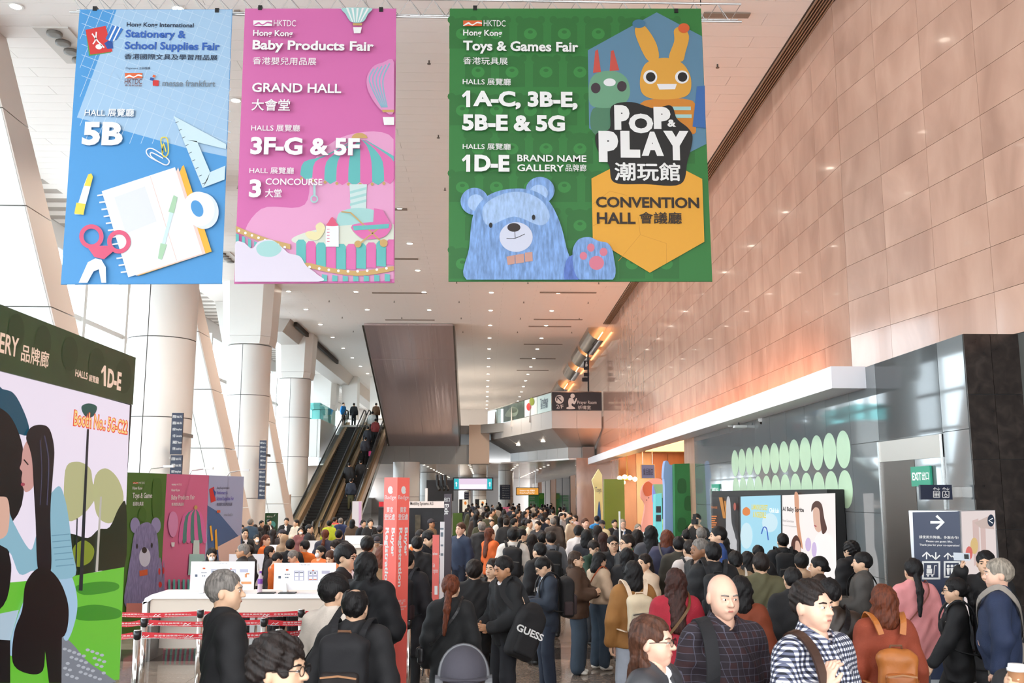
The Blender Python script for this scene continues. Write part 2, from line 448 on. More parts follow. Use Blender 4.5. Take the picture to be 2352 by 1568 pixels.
for a, bb in zip(segs[:-1], segs[1:]):
    if a >= E0 - .01 and bb <= E1 + .01: rr = [EZ, 3.2, ZG]
    else: rr = rows
    for z0, z1 in zip(rr[:-1], rr[1:]):
        MB().hexa([(greyx(a), a + .004, z0 + .004), (greyx(a) + .03, a + .004, z0 + .004), (greyx(bb) + .03, bb - .004, z0 + .004), (greyx(bb), bb - .004, z0 + .004)],
                  [(greyx(a), a + .004, z1 - .004), (greyx(a) + .03, a + .004, z1 - .004), (greyx(bb) + .03, bb - .004, z1 - .004), (greyx(bb), bb - .004, z1 - .004)]).build('wall_panel', GG, wall_low)
for z0, z1 in ((DZ + .32, ZG), ):
    MB().hexa([(greyx(D0), D0 + .004, z0), (greyx(D0) + .03, D0 + .004, z0), (greyx(D1) + .03, D1 - .004, z0), (greyx(D1), D1 - .004, z0)],
              [(greyx(D0), D0 + .004, z1 - .004), (greyx(D0) + .03, D0 + .004, z1 - .004), (greyx(D1) + .03, D1 - .004, z1 - .004), (greyx(D1), D1 - .004, z1 - .004)]).build('wall_panel', GG, wall_low)
# near end face in charcoal granite
for z0, z1 in ((0, .95), (.95, 1.9), (1.9, 2.8), (2.8, 3.65), (3.65, ZG)):
    for q in (0, 1):
        MB().box((xa + .005 + q * .36, YG0 - .03, z0 + .004), (xa + .36 + q * .38, YG0, z1 - .004)).build('granite_block', DGRAN, wall_low)
# lift lobby door
d1 = struct(MB().box((greyx(14) - .02, D0, DZ), (greyx(14) + .04, D1, DZ + .32)).build('door_1', M('door_head_metal', '#b8b2aa', .3, .7)))
for y in (D0, D1 - .06): MB().box((greyx(14) - .03, y, 0), (greyx(14) + .05, y + .06, DZ + .32)).build('door_jamb', M('door_frame_metal', '#cfd2d2', .25, .8), d1)
MB().box((greyx(14) + .005, D0 + .06, 0), (greyx(14) + .03, D0 + .95, DZ)).build('door_leaf', M('lobby_dark', '#1c1513', .25), d1)
MB().box((greyx(14) - .005, D0 + .95, 0), (greyx(14) + .03, D1 - .06, DZ)).build('door_leaf', M('bronze_metal', '#5d554e', .3, .8), d1)
d2 = struct(MB().box((greyx(27) + .0, E0 + .05, 0), (greyx(27) + .02, E1 - .05, EZ)).build('door_2', M('exit_door_grey', '#3b3d3e', .3)))
for y in (E0, E1 - .06): MB().box((greyx(27) - .03, y, 0), (greyx(27) + .05, y + .06, EZ)).build('door_jamb', M('door_frame_metal', '#cfd2d2', .25, .8), d2)
# white canopy
YCN, YCF = 15.75, 57.0
def canx(y): return wallx(y) - .68
cn = thing('canopy', 'long white boxed canopy projecting from the marble wall above the grey panels', 'canopy', (canx(30), 30, 4.1))
def qpr(xl0, xl1, xr0, xr1, y0, y1, z0, z1):
    return MB().hexa([(xl0, y0, z0), (xr0, y0, z0), (xr1, y1, z0), (xl1, y1, z0)], [(xl0, y0, z1), (xr0, y0, z1), (xr1, y1, z1), (xl1, y1, z1)])
CANW = M('canopy_white', '#efedf2', .4)
qpr(canx(YCN), canx(YCF), canx(YCN) + .05, canx(YCF) + .05, YCN, YCF, 4.10, 4.47).build('fascia', CANW, cn)
qpr(canx(YCN) + .05, canx(YCF) + .05, wallx(YCN) - .1, wallx(YCF) - .1, YCN + .05, YCF, 4.10, 4.14).build('soffit', CANW, cn)
qpr(canx(YCN) + .05, canx(YCN) + .05, wallx(YCN) - .1, wallx(YCN) - .1, YCN, YCN + .05, 4.10, 4.47).build('end_panel', CANW, cn)
warm2 = M('canopy_uplight', '#ffc089', .5, emit=13.0, ecol='#ffb080')
qpr(wallx(18) - .42, wallx(56) - .42, wallx(18) - .3, wallx(56) - .3, 18, 56, 4.2, 4.24).build('uplight_strip', warm2, cn)
# small fittings under the canopy
for k, (px, py, nm) in enumerate(((1750, 962, 'camera'), (1706, 972, 'wifi'), (1677, 978, 'sensor'))):
    p = PZ(px, py, 4.08)
    if nm == 'camera':
        t = thing('dome_camera', 'small white dome security camera under the white canopy', 'camera', (p.x, p.y, 4.0))
        MB().lathe((p.x, p.y, 4.04), ((.09, .06), (.09, .0), (.07, -.03)), 14).build('housing', WHITE, t, True)
        MB().lathe((p.x, p.y, 3.98), ((.055, .06), (.055, .02), (.035, -.02), (.005, -.035)), 14).build('dome', M('dome_black', '#050505', .1), t, True)
    elif nm == 'wifi':
        t = thing('access_point', 'flat white box bracket fitting hanging under the white canopy', 'fixture', (p.x, p.y, 4.0))
        MB().box((p.x - .22, p.y - .12, 3.97), (p.x + .22, p.y + .12, 4.03)).build('box_body', WHITE, t)
        for q in (-.1, .1): MB().cyl((p.x + q, p.y, 4.03), (p.x + q, p.y, 4.1), .02, n=6).build('bracket', BLACKM, t)
    else:
        t = thing('smoke_detector', 'tiny white round detector under the white canopy', 'detector', (p.x, p.y, 4.07))
        MB().lathe((p.x, p.y, 4.06), ((.06, .04), (.06, .01), (.03, -.01)), 12).build('detector_body', WHITE, t, True)
# green discs on the grey wall: two rows of twelve
GD = M('pale_green_disc', '#b3d1b0', .3, noise=(3, .04))
for r_ in range(2):
    for k in range(12):
        y = 16.95 + k * .70; z = 3.14 - r_ * .70
        fr = Frame((greyx(y), y, z), (0, -1, 0)); b = MB()
        vs = [fr.pt(.335 * math.cos(2 * math.pi * i / 32), .335 * math.sin(2 * math.pi * i / 32), .006) for i in range(32)]
        vs2 = [fr.pt(.335 * math.cos(2 * math.pi * i / 32), .335 * math.sin(2 * math.pi * i / 32), .0005) for i in range(32)]
        b.hexa(vs2, vs)
        tag(b.build('wall_disc', GD), 'pale green round disc on the grey wall, %s row' % ('upper' if r_ == 0 else 'lower'), 'wall disc', 'green wall discs, %s row' % ('upper' if r_ == 0 else 'lower'))
b = MB()
for k in range(12): pass

# ---- marble pier and warm recess beyond the grey wall
pier = struct(qpr(wallx(29.6) - .1, wallx(31.2) - .1, wallx(29.6) + .4, wallx(31.2) + .4, 29.62, 31.2, 0, ZG).build('trim_1', MARB))
wall_recess = struct(MB().box((6.75, 48, 0), (12, 48.4, ZG)).build('wall_recess', M('amber_panelling', '#c98a4e', .3, noise=(3, .12, (1, 1, .2)))))
for xx0, xx1, cc in ((6.8, 7.6, 'amber_a'), (7.62, 8.4, 'amber_b'), (8.42, 9.2, 'amber_c'), (9.22, 10.0, 'amber_a'), (10.02, 10.9, 'amber_b')):
    MB().box((xx0, 47.96, .02), (xx1, 48, ZG)).build('wall_panel', M(cc, {'amber_a': '#b9783f', 'amber_b': '#d9a566', 'amber_c': '#bf7338'}[cc], .22, .25, noise=(2, .1, (1, 1, .3))), wall_recess)
struct(MB().box((12, 29, 0), (12.2, 48.4, ZG)).build('wall_recess_side', M('amber_panelling', '#c98a4e')))
struct(MB().box((6.8, 29.7, ZG - .08), (12.2, 48.2, ZG)).build('ceiling_recess', M('recess_ceiling', '#e8c9a6', .5)))
MB().box((7.6, 33, ZG - .12), (11.4, 45, ZG - .08)).build('light_cove', M('recess_glow', '#ffd9a8', .5, emit=1.8, ecol='#ffbe78'), bpy.data.objects['ceiling_recess'])
struct(MB().box((6.75, 48.4, 0), (7.0, 57.5, ZG)).build('wall_beyond_recess', MARB))
# far pier of marble and glass shopfronts on the right
struct(MB().box((5.55, 57.5, 0), (6.9, 58.2, 4.5)).build('trim_2', MARB))
sw = struct(MB().box((6.0, 58.2, 0), (6.7, 125, 5.2)).build('wall_shops', M('shop_wall', '#7b6f68', .2, spec=.7)))
for k in range(9):
    y = 60 + k * 6.5
    MB().box((5.94, y, .1), (6.0, y + 5.9, 3.6)).build('shop_pane', M('shop_glass', '#4a4e50', .05, spec=.9) if k % 3 else M('shop_wood', '#b0703c', .4), sw)
# low ceiling below the upper floor, slab edge and balcony
ZL = 4.42
lowc = struct(MB().hexa([(-9.5, 67, ZL), (-1.0, 67, ZL), (1.2, 66, ZL), (5.2, 58.5, ZL), (6.6, 58.5, ZL), (7, 128, ZL), (-16, 128, ZL), (-16, 75, ZL)],
                        [(-9.5, 67, ZL + .1), (-1.0, 67, ZL + .1), (1.2, 66, ZL + .1), (5.2, 58.5, ZL + .1), (6.6, 58.5, ZL + .1), (7, 128, ZL + .1), (-16, 128, ZL + .1), (-16, 75, ZL + .1)]).build('ceiling_low', M('low_ceiling_metal', '#cfc4bc', .2, .55, bump=(3, .05, (1, 20, 1)))))
up = struct(MB().hexa([(-9.5, 67.2, L2 - .6), (-1, 67.2, L2 - .6), (6.4, 58, L2 - .6), (7, 128, L2 - .6), (-16, 128, L2 - .6), (-16, 76, L2 - .6)],
                      [(-9.5, 67.2, L2), (-1, 67.2, L2), (6.4, 58, L2), (7, 128, L2), (-16, 128, L2), (-16, 76, L2)]).build('floor_upper', CLADG))
for k in range(6):
    xa_, xb_ = -7.2 + k * 1.05, -7.2 + k * 1.05 + 1.04
    MB().box((xa_, 66.9, ZL), (xb_, 67.2, 5.75)).build('slab_panel', M('slab_grey', '#8e8a86', .4), up)
MB().box((-1.0, 66.2, ZL), (0.4, 67.4, L2)).build('slab_panel', M('slab_beige', '#b9a08c', .4), up)
# balcony: parapet fascia, sloping soffit, lower fascia
A0, A1, A2 = Vector((0.3, 68, 0)), Vector((3.93, 55, 0)), Vector((wallx(55) - .05, 55, 0))
B0, B1, B2 = Vector((1.9, 68, 0)), Vector((5.2, 59, 0)), Vector((wallx(59) - .05, 59, 0))
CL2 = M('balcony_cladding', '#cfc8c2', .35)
bal = thing('balcony', 'white clad walkway balcony with sloping underside hanging from the marble wall', 'balcony', (3.9, 60, ZL))
def panel_run(p, q, n, z0, z1, p2, q2, nm, mat, zz=None):
    for i in range(n):
        a, b_ = p.lerp(q, i / n), p.lerp(q, (i + 1) / n); a2, b2 = p2.lerp(q2, i / n), p2.lerp(q2, (i + 1) / n)
        e = (b_ - a).normalized() * .012; a = a + e; b_ = b_ - e; a2 = a2 + e; b2 = b2 - e
        inn = Vector((-(b_ - a).y, (b_ - a).x, 0)).normalized() * .06
        if inn.y < 0: inn = -inn
        MB().hexa([a + Vector((0, 0, z0)), b_ + Vector((0, 0, z0)), b_ + inn + Vector((0, 0, z0)), a + inn + Vector((0, 0, z0))],
                  [a2 + Vector((0, 0, z1)), b2 + Vector((0, 0, z1)), b2 + inn + Vector((0, 0, z1)), a2 + inn + Vector((0, 0, z1))]).build(nm, mat, bal)
panel_run(A0, A1, 7, 6.1, L2, A0, A1, 'fascia_panel', CL2); panel_run(A1, A2, 2, 6.1, L2, A1, A2, 'fascia_panel', CL2)
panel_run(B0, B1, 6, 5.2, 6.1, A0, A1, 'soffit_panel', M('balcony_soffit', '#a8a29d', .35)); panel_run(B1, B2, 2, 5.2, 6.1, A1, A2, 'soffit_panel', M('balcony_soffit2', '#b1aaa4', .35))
panel_run(B0, B1, 6, ZL, 5.2, B0, B1, 'lower_fascia_panel', CL2); panel_run(B1, B2, 1, ZL, 5.2, B1, B2, 'lower_fascia_panel', CL2)
for t in (.35, .75):
    p = B0.lerp(B1, t).lerp(A0.lerp(A1, t), .5); MB().lathe((p.x, p.y, 5.58), ((.13, 0), (.13, .03)), 12).build('soffit_light', M('lamp_lens', '#fff4e2', .5, emit=9), bal)
gl = glass_mat('clear_glass', '#d5e4e0', .25)
for i in range(5):
    a, b_ = A0.lerp(A1, i / 7), A0.lerp(A1, (i + 1) / 7)
    MB().hexa([a + Vector((0, 0, L2)), b_ + Vector((0, 0, L2)), b_ + Vector((0, .03, L2)), a + Vector((0, .03, L2))], [a + Vector((0, 0, L2 + 1.05)), b_ + Vector((0, 0, L2 + 1.05)), b_ + Vector((0, .03, L2 + 1.05)), a + Vector((0, .03, L2 + 1.05))]).build('glass_pane', gl, bal)
MB().tube([A0 + Vector((0, 0, L2 + 1.1)), A1 + Vector((0, 0, L2 + 1.1)), A2 + Vector((0, 0, L2 + 1.1))], .03).build('handrail', CHROME, bal)
for i in (1, 3, 5):
    a = A0.lerp(A1, i / 7)
    MB().hexa([a + Vector((-.12, -.05, 6.7)), a + Vector((.12, -.05, 6.7)), a + Vector((.12, .03, 6.7)), a + Vector((-.12, .03, 6.7))], [a + Vector((-.02, -.05, 8.0)), a + Vector((.02, -.05, 8.0)), a + Vector((.02, .03, 8.0)), a + Vector((-.02, .03, 8.0))]).build('baluster', CL2, bal)
# stainless inclined soffit of the upper escalator
ss = thing('escalator_soffit', 'huge inclined stainless steel escalator underside with streaky red and grey reflections', 'escalator', (-4.5, 67, 5.6))
SST = bpy.data.materials.new('streaky_stainless'); SST.use_nodes = True; nt = SST.node_tree; bs = nt.nodes['Principled BSDF']
bs.inputs['Metallic'].default_value = .6; bs.inputs['Roughness'].default_value = .2
tc = nt.nodes.new('ShaderNodeTexCoord'); mp = nt.nodes.new('ShaderNodeMapping'); mp.inputs['Scale'].default_value = (1.6, .012, .012); nt.links.new(tc.outputs['Object'], mp.inputs[0])
nz = nt.nodes.new('ShaderNodeTexNoise'); nz.inputs['Scale'].default_value = 1.0; nz.inputs['Detail'].default_value = 5; nt.links.new(mp.outputs[0], nz.inputs[0])
bp = nt.nodes.new('ShaderNodeBump'); bp.inputs['Strength'].default_value = .5; bp.inputs['Distance'].default_value = .12; nt.links.new(nz.outputs[0], bp.inputs['Height']); nt.links.new(bp.outputs[0], bs.inputs['Normal'])
bs.inputs['Base Color'].default_value = lin('#c4b4b4'); MATS['SST'] = SST
ZS = ZC - .13
for k in range(2):
    t0, t1 = (0, .23) if k == 0 else (.232, 1)
    ya, yb = 51.2 + (67 - 51.2) * t0, 51.2 + (67 - 51.2) * t1; za, zb = ZS - (ZS - 5.62) * t0, ZS - (ZS - 5.62) * t1
    for q in range(4):
        xl, xr = -6.48 + q * 1.2, -6.48 + q * 1.2 + 1.19
        MB().hexa([(xl, ya, za), (xr, ya, za), (xr, yb, zb), (xl, yb, zb)], [(xl, ya, za + .1), (xr, ya, za + .1), (xr, yb, zb + .1), (xl, yb, zb + .1)]).build('steel_sheet', SST, ss)
MB().hexa([(-6.6, 51.2, ZS), (-6.5, 51.2, ZS), (-6.5, 67, 5.62), (-6.6, 67, 5.62)], [(-6.6, 53.5, ZS), (-6.5, 53.5, ZS), (-6.5, 69, 6.9), (-6.6, 69, 6.9)]).build('side_cladding', M('truss_side', '#6d6862', .25, .6), ss)
MB().hexa([(-1.7, 51.2, ZS), (-1.6, 51.2, ZS), (-1.6, 67, 5.62), (-1.7, 67, 5.62)], [(-1.7, 53.5, ZS), (-1.6, 53.5, ZS), (-1.6, 69, 6.9), (-1.7, 69, 6.9)]).build('side_cladding', M('truss_side'), ss)

# ---- left side: glazed facade
XF = -14.5
fac = struct(MB().box((XF - .4, -4, 0), (XF - .1, 128, 1.9)).build('wall_left', M('spandrel_white', '#dcd7d2', .5)))
MB().box((XF - .4, -4, ZC - .8), (XF - .1, 128, ZC + .2)).build('head_panel', WHITE, fac)
pane = MB().box((0, .05, .05), (.02, 3.95, 2.15)).mesh('glass_pane'); pane.materials.append(glass_mat('facade_glass', '#f1f7fa', .12))
mullv = MB().box((-.1, -.12, 0), (.28, .12, 8.8)).mesh('mullion'); mullv.materials.append(CLAD)
mullh = MB().box((-.05, 0, -.09), (.2, 4, .09)).mesh('transom'); mullh.materials.append(CLAD)
win = struct(MB().box((XF - .12, -4, 1.85), (XF + .25, 128, 1.95)).build('window_1', CLAD))
for i in range(32):
    y = -2 + i * 4
    link('mullion', mullv, win, (XF, y, 1.9))
    for j in range(4):
        link('glass_pane', pane, win, (XF, y, 1.9 + j * 2.2))
        if j: link('transom', mullh, win, (XF, y, 1.9 + j * 2.2))
# rear end glazing, out of view; upper panel added to cut light from behind
bk = struct(MB().box((-15, -4.2, 0), (9.5, -4, .4)).build('wall_back', WHITE))
MB().box((-15, -4.2, 4.9), (9.5, -4, ZC)).build('added_upper_panel', M('back_panel', '#cfc6be', .5), bk)
for i in range(9): MB().box((-14.5 + i * 3, -4.2, .4), (-14.3 + i * 3, -4, ZC)).build('mullion', CLAD, bk)
for j in range(1): MB().box((-15, -4.2, 2.4 + j * 2.4), (9.5, -4, 2.55 + j * 2.4)).build('transom', CLAD, bk)

# ---- columns with cladding panels and capitals
def column(Y, pxc, dia, zcap, label, ztop=ZC, n=5, cap=True, halves=True):
    c = PY(pxc, 1000, Y); x, y = c.x, Y; r = dia / 2
    t = thing('column', label, 'column', (x, y, 0), 'white clad columns')
    zs = [0] + [zcap * (i + 1) / n for i in range(n)]
    for z0, z1 in zip(zs[:-1], zs[1:]):
        for h in range(2):
            b = MB(); m = 14; vs = []
            for z in (z0 + .012, z1 - .012):
                for i in range(m + 1):
                    a = R(-96 + h * 180 + 180 * (i + .06) / (m + .12)); vs.append((x + r * math.cos(a), y + r * math.sin(a), z))
            fs = [(i, i + 1, m + 2 + i, m + 1 + i) for i in range(m)]
            b.add(vs, fs); b.build('cladding_panel', CLAD, t, True)
    MB().cyl((x, y, 0), (x, y, zcap), r - .02, n=24).build('core', SEAM, t, True)
    if cap:
        def octo(w_, z, ch=.35):
            q = w_; k = q * (1 - ch); return [(x + a, y + b_, z) for a, b_ in ((q, -k), (q, k), (k, q), (-k, q), (-q, k), (-q, -k), (-k, -q), (k, -q))]
        MB().hexa(octo(r * 1.02, zcap + .02), octo(r * 1.1, zcap + .35)).build('capital_lower', CLAD, t)
        MB().hexa(octo(r * 1.1, zcap + .36), octo(r * 1.22, ztop)).build('capital', CLAD, t)
    return t
column(27.3, 360, 1.85, 8.9, 'largest white clad round column, beside the big video screen', n=4)
column(42, 566, 1.85, 8.75, 'white clad round column left of the escalators with square capital, second in its row', n=4)
column(55.5, 674, 1.8, 8.9, 'white clad round column at the foot of the escalators, third in its row', n=4)
column(75, 742, 1.8, 8.8, 'white clad round column behind the escalator glass, farthest with a capital', n=4)
for k, (Y, px, dd) in enumerate(((62, 935, 1.7), (84, 1162, 1.3), (100, 1102, 1.4), (112, 1068, 1.4), (92, 985, 1.5))):
    column(Y, px, dd, ZL - .02, ['grey white round column behind the black booth', 'round column carrying a navy directory under the low ceiling', 'round column behind the video sign', 'slim round column far under the low ceiling', 'round column beside the dark exit totem'][k], cap=False, n=2)
# ---- raking struts
BEI = M('strut_shade', '#cbbfb6', .4)  # strut sides coloured darker than the cladding to stand for their shadow side
def strut(Y, pxr, pyr, wid, dep, lean, zt, label, segs=6):
    p = PY(pxr, pyr, Y); base = Vector((p.x + lean * p.z, Y, 0))
    t = thing('raking_strut', label, 'strut', (base.x - wid / 2, Y, 0), 'white raking struts')
    for i in range(segs):
        z0, z1 = zt * i / segs + .012, zt * (i + 1) / segs - .012
        o0, o1 = -lean * z0, -lean * z1
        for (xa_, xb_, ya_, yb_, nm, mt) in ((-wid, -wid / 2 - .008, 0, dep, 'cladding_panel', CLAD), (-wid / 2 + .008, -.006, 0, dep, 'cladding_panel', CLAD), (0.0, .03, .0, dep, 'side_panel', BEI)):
            MB().hexa([(base.x + xa_ + o0, Y + ya_, z0), (base.x + xb_ + o0, Y + ya_, z0), (base.x + xb_ + o0, Y + yb_, z0), (base.x + xa_ + o0, Y + yb_, z0)],
                      [(base.x + xa_ + o1, Y + ya_, z1), (base.x + xb_ + o1, Y + ya_, z1), (base.x + xb_ + o1, Y + yb_, z1), (base.x + xa_ + o1, Y + yb_, z1)]).build(nm, mt, t)
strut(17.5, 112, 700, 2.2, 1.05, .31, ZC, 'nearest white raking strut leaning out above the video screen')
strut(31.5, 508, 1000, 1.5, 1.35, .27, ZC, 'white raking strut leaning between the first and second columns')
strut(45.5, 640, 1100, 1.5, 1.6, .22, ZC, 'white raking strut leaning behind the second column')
# ---- bulkhead along the left edge of the far ceiling, L2 parapet on the left, back walls
p1, p2 = PZ(625, 745, ZC - .1), PZ(770, 892, ZC - .5)
bh = struct(MB().hexa([(-11.6, 50, ZC - .7), (-10.6, 50, ZC - .7), (-10.6, 100, ZC - .7), (-11.6, 100, ZC - .7)], [(-11.6, 50, ZC), (-10.2, 50, ZC), (-10.2, 100, ZC), (-11.6, 100, ZC)]).build('trim_3', M('bulkhead_grey', '#b9b3ad', .4)))
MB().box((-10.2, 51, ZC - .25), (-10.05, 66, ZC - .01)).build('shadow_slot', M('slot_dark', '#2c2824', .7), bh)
lp = thing('upper_landing', 'white clad upper landing wall with glass rail left of the escalators', 'landing', (-11.6, 62, 4))
for k in range(2): MB().box((-12.6 + k * 1.0, 61.5 + k * .02, 4.7), (-11.62 + k * 1.0, 61.9, L2)).build('fascia_panel', CLAD, lp)
MB().box((-10.55, 61.5, 4.7), (-10.4, 68, L2)).build('fascia_panel', CLAD, lp)
MB().box((-12.6, 61.6, L2), (-10.5, 61.63, L2 + 1.05)).build('glass_pane', glass_mat('teal_glass', '#a9d5d3', .2), lp)
MB().box((-10.5, 61.6, L2), (-10.47, 68, L2 + 1.05)).build('glass_pane', glass_mat('teal_glass', '#a9d5d3', .2), lp)
struct(MB().box((-16, 127.6, 0), (8, 128, ZL)).build('wall_end', M('end_wall', '#e3dcd8', .5)))
struct(MB().box((-16, 104, L2), (8, 104.3, ZC)).build('wall_upper_end', M('upper_end', '#ddd5cf', .5)))
struct(MB().box((-16, 74, 0), (-9.9, 74.3, ZL)).build('wall_under_stair', M('plinth_beige', '#cdb9aa', .5)))
for k in range(4): MB().box((-15.5 + k * 2.2, 75, 8.2), (-14.3 + k * 2.2, 76.5, ZC)).build('mullion', CLAD, bpy.data.objects['wall_upper_end'])
# plinth panelling left of the escalators
pl = struct(MB().box((-13.2, 50.2, 0), (-9.95, 50.6, 2.35)).build('wall_plinth', M('plinth_beige', '#cdb9aa', .5)))
for k in range(7): MB().box((-13.2 + k * .464, 50.15, .02), (-13.2 + k * .464 + .455, 50.2, 2.33)).build('plinth_panel', M('plinth_panel', '#d3c2b4', .5), pl)

# ---- escalators
YE0, YE1 = 49.0, 67.0
STEPB = M('escalator_step', '#17181a', .5); STEPE = M('step_edge', '#3a3c3e', .4, .5)
STW = M('skirt_warm_steel', '#dcb88f', .28, .55)
RUB = M('handrail_black', '#101010', .45)
SLOPE = L2 / (YE1 - YE0)
def escalator(xc, label):
    t = thing('escalator', label, 'escalator', (xc, YE0, 0), 'escalators')
    n = 44; sm = MB().box((-.48, 0, -.2), (.48, .42, 0)).mesh('step'); sm.materials.append(STEPB)
    em = MB().box((-.48, -.006, -.05), (.48, .012, .004)).mesh('step_edge'); em.materials.append(STEPE)
    for i in range(n):
        y = YE0 + .6 + i * (YE1 - YE0 - .6) / n; z = (y - YE0) * SLOPE
        s = link('step', sm, t, (xc, y, z)); link('step_edge', em, s, (0, 0, 0))
    for sd in (-1, 1):
        x = xc + sd * .62
        def pt(y, dz): return (y, (y - YE0) * SLOPE + dz)
        MB().hexa([(x - .14, YE0 - 1, -.1), (x + .14, YE0 - 1, -.1), (x + .14, YE1 + 1, L2 - .4), (x - .14, YE1 + 1, L2 - .4)], [(x - .14, YE0 - 1, .28), (x + .14, YE0 - 1, .28), (x + .14, YE1 + 1, L2 + .28), (x - .14, YE1 + 1, L2 + .28)]).build('skirt', STW, t)
        MB().hexa([(x - .012, YE0 - .6, .28), (x + .012, YE0 - .6, .28), (x + .012, YE1 + .8, L2 + .28), (x - .012, YE1 + .8, L2 + .28)], [(x - .012, YE0 - .6, 1.0), (x + .012, YE0 - .6, 1.0), (x + .012, YE1 + .8, L2 + 1.0), (x - .012, YE1 + .8, L2 + 1.0)]).build('balustrade', glass_mat('smoked_glass', '#c6c9c6', .2), t)
        pts = [(x, YE0 - .5, .35), (x, YE0 - 1.1, .5), (x, YE0 - 1.25, .78), (x, YE0 - 1.0, 1.02), (x, YE0, 1.1), (x, YE1, L2 + 1.05), (x, YE1 + .9, L2 + 1.05), (x, YE1 + 1.15, L2 + .8), (x, YE1 + 1.0, L2 + .5)]
        MB().tube(pts, .045, 6).build('handrail', RUB, t)
    MB().hexa([(xc - .78, YE0 + 1, 0), (xc + .78, YE0 + 1, 0), (xc + .78, YE1, L2 - 1.1), (xc - .78, YE1, L2 - 1.1)], [(xc - .78, YE0 + 1, .1), (xc + .78, YE0 + 1, .1), (xc + .78, YE1, L2 - .35), (xc - .78, YE1, L2 - .35)]).build('truss_casing', STEEL, t)
    MB().box((xc - .75, YE1 - .2, L2 - .4), (xc + .75, 75, L2)).build('landing_plate', STEEL, t)
escalator(-8.95, 'left escalator rising empty to the upper floor beside the white column')
escalator(-7.38, 'right escalator carrying people up beside the steel soffit')

# ---- ceiling fittings
dl = MB().lathe((0, 0, 0), ((.12, 0), (.14, -.015), (.105, -.02)), 14, 0).lathe((0, 0, -.021), ((.103, 0), (.095, -.006)), 14, 1).mesh('ceiling_light')
dl.materials.append(WHITE); dl.materials.append(M('lamp_lens', '#fff4e2', .5, emit=9)); dl.polygons.foreach_set('material_index', [0] * (14 * 2 + 2) + [1] * (14 + 2))
spotd = bpy.data.lights.new('downlight', 'SPOT'); spotd.energy = 2500; spotd.color = (1.0, .86, .72); spotd.spot_size = R(130); spotd.spot_blend = .8; spotd.shadow_soft_size = .5
k = 0
for i, X in enumerate((-8.9, -5.85, -2.75, .33, 3.4)):
    for j in range(22):
        y = 17.2 + j * 4.3
        if -6.9 < X < -1.3 and 50 < y < 69: continue
        o = link('ceiling_light', dl, None, (X, y, ZC - .007))
        tag(o, 'round recessed downlight in the white ceiling', 'ceiling light', 'ceiling downlights')
        if j % 3 == 1 and X in (-5.85, .33):
            s = bpy.data.objects.new('downlight_lamp', spotd); COL.objects.link(s); s.location = (X, y, ZC - .05)
dl2 = bpy.data.meshes.new_from_object(bpy.data.objects['ceiling_light'])
for i, X in enumerate((-4.2, -1.0, 2.4, 4.6)):
    for j in range(12):
        y = 68.5 + j * 4.6
        if X > 4 and y < 64: continue
        o = link('ceiling_light', dl, None, (X, y, ZL - .005)); o.scale = (.8, .8, .8)
        tag(o, 'small round downlight in the low metal ceiling under the upper floor', 'ceiling light', 'low ceiling downlights')
spl = bpy.data.lights.new('low_downlight', 'SPOT'); spl.energy = 1300; spl.color = (1, .9, .8); spl.spot_size = R(140); spl.spot_blend = .8; spl.shadow_soft_size = .3
for X in (-3, 2.5):
    for y in (72, 84, 96, 110):
        s = bpy.data.objects.new('low_downlight_lamp', spl); COL.objects.link(s); s.location = (X, y, ZL - .06)
SLOT = M('slot_bronze', '#8d7f74', .6)
for k, (px0, px1, py) in enumerate(((855, 980, 672), (885, 998, 734), (1240, 1370, 671), (1226, 1338, 733), (1214, 1312, 749), (1203, 1292, 790), (1194, 1276, 823), (1187, 1260, 850), (905, 935, 480), (905, 960, 594), (540, 552, 28), (1615, 1722, 33))):
    a, b_ = PZ(px0, py, ZC - .01), PZ(px1, py, ZC - .01)
    t = tag(MB().box((a.x, a.y - .09, ZC - .035), (b_.x, a.y + .09, ZC - .007)).build('slot_diffuser', SLOT), 'thin bronze linear air slot in the white ceiling', 'air vent', 'linear ceiling slots')
spk = MB().cyl((0, 0, 0), (0, 0, -.07), .018, n=6).cyl((0, 0, -.07), (0, 0, -.08), .04, n=8).mesh('sprinkler'); spk.materials.append(M('sprinkler_metal', '#6a625c', .4, .6))
for X in (-7.4, -4.3, -1.2, 1.9, 5.0):
    for j in range(9):
        y = 19.3 + j * 4.3
        if -6.9 < X < -1.3 and y > 50: continue
        tag(link('sprinkler', spk, None, (X, y, ZC - .006)), 'small fire sprinkler head hanging from the white ceiling', 'sprinkler', 'ceiling sprinklers')
# nozzle diffusers along the left ceiling edge
for k, (px, py) in enumerate(((155, 105), (572, 660), (600, 692), (520, 590))):
    c = PZ(px, py, ZC - .02); t = thing('nozzle_diffuser', 'white square air unit with a row of round nozzles at the left ceiling edge', 'air vent', (c.x, c.y, ZC - .05), 'nozzle air units')
    MB().box((c.x - .35, c.y - .8, ZC - .04), (c.x + .35, c.y + .8, ZC - .007)).build('plate', M('vent_grey', '#cfcac4', .5), t)
    for q in range(4):
        yy = c.y - .6 + q * .4; MB().lathe((c.x, yy, ZC - .09), ((.15, .05), (.15, 0), (.1, 0)), 14).build('nozzle', M('nozzle_grey', '#77726c', .5), t, True)
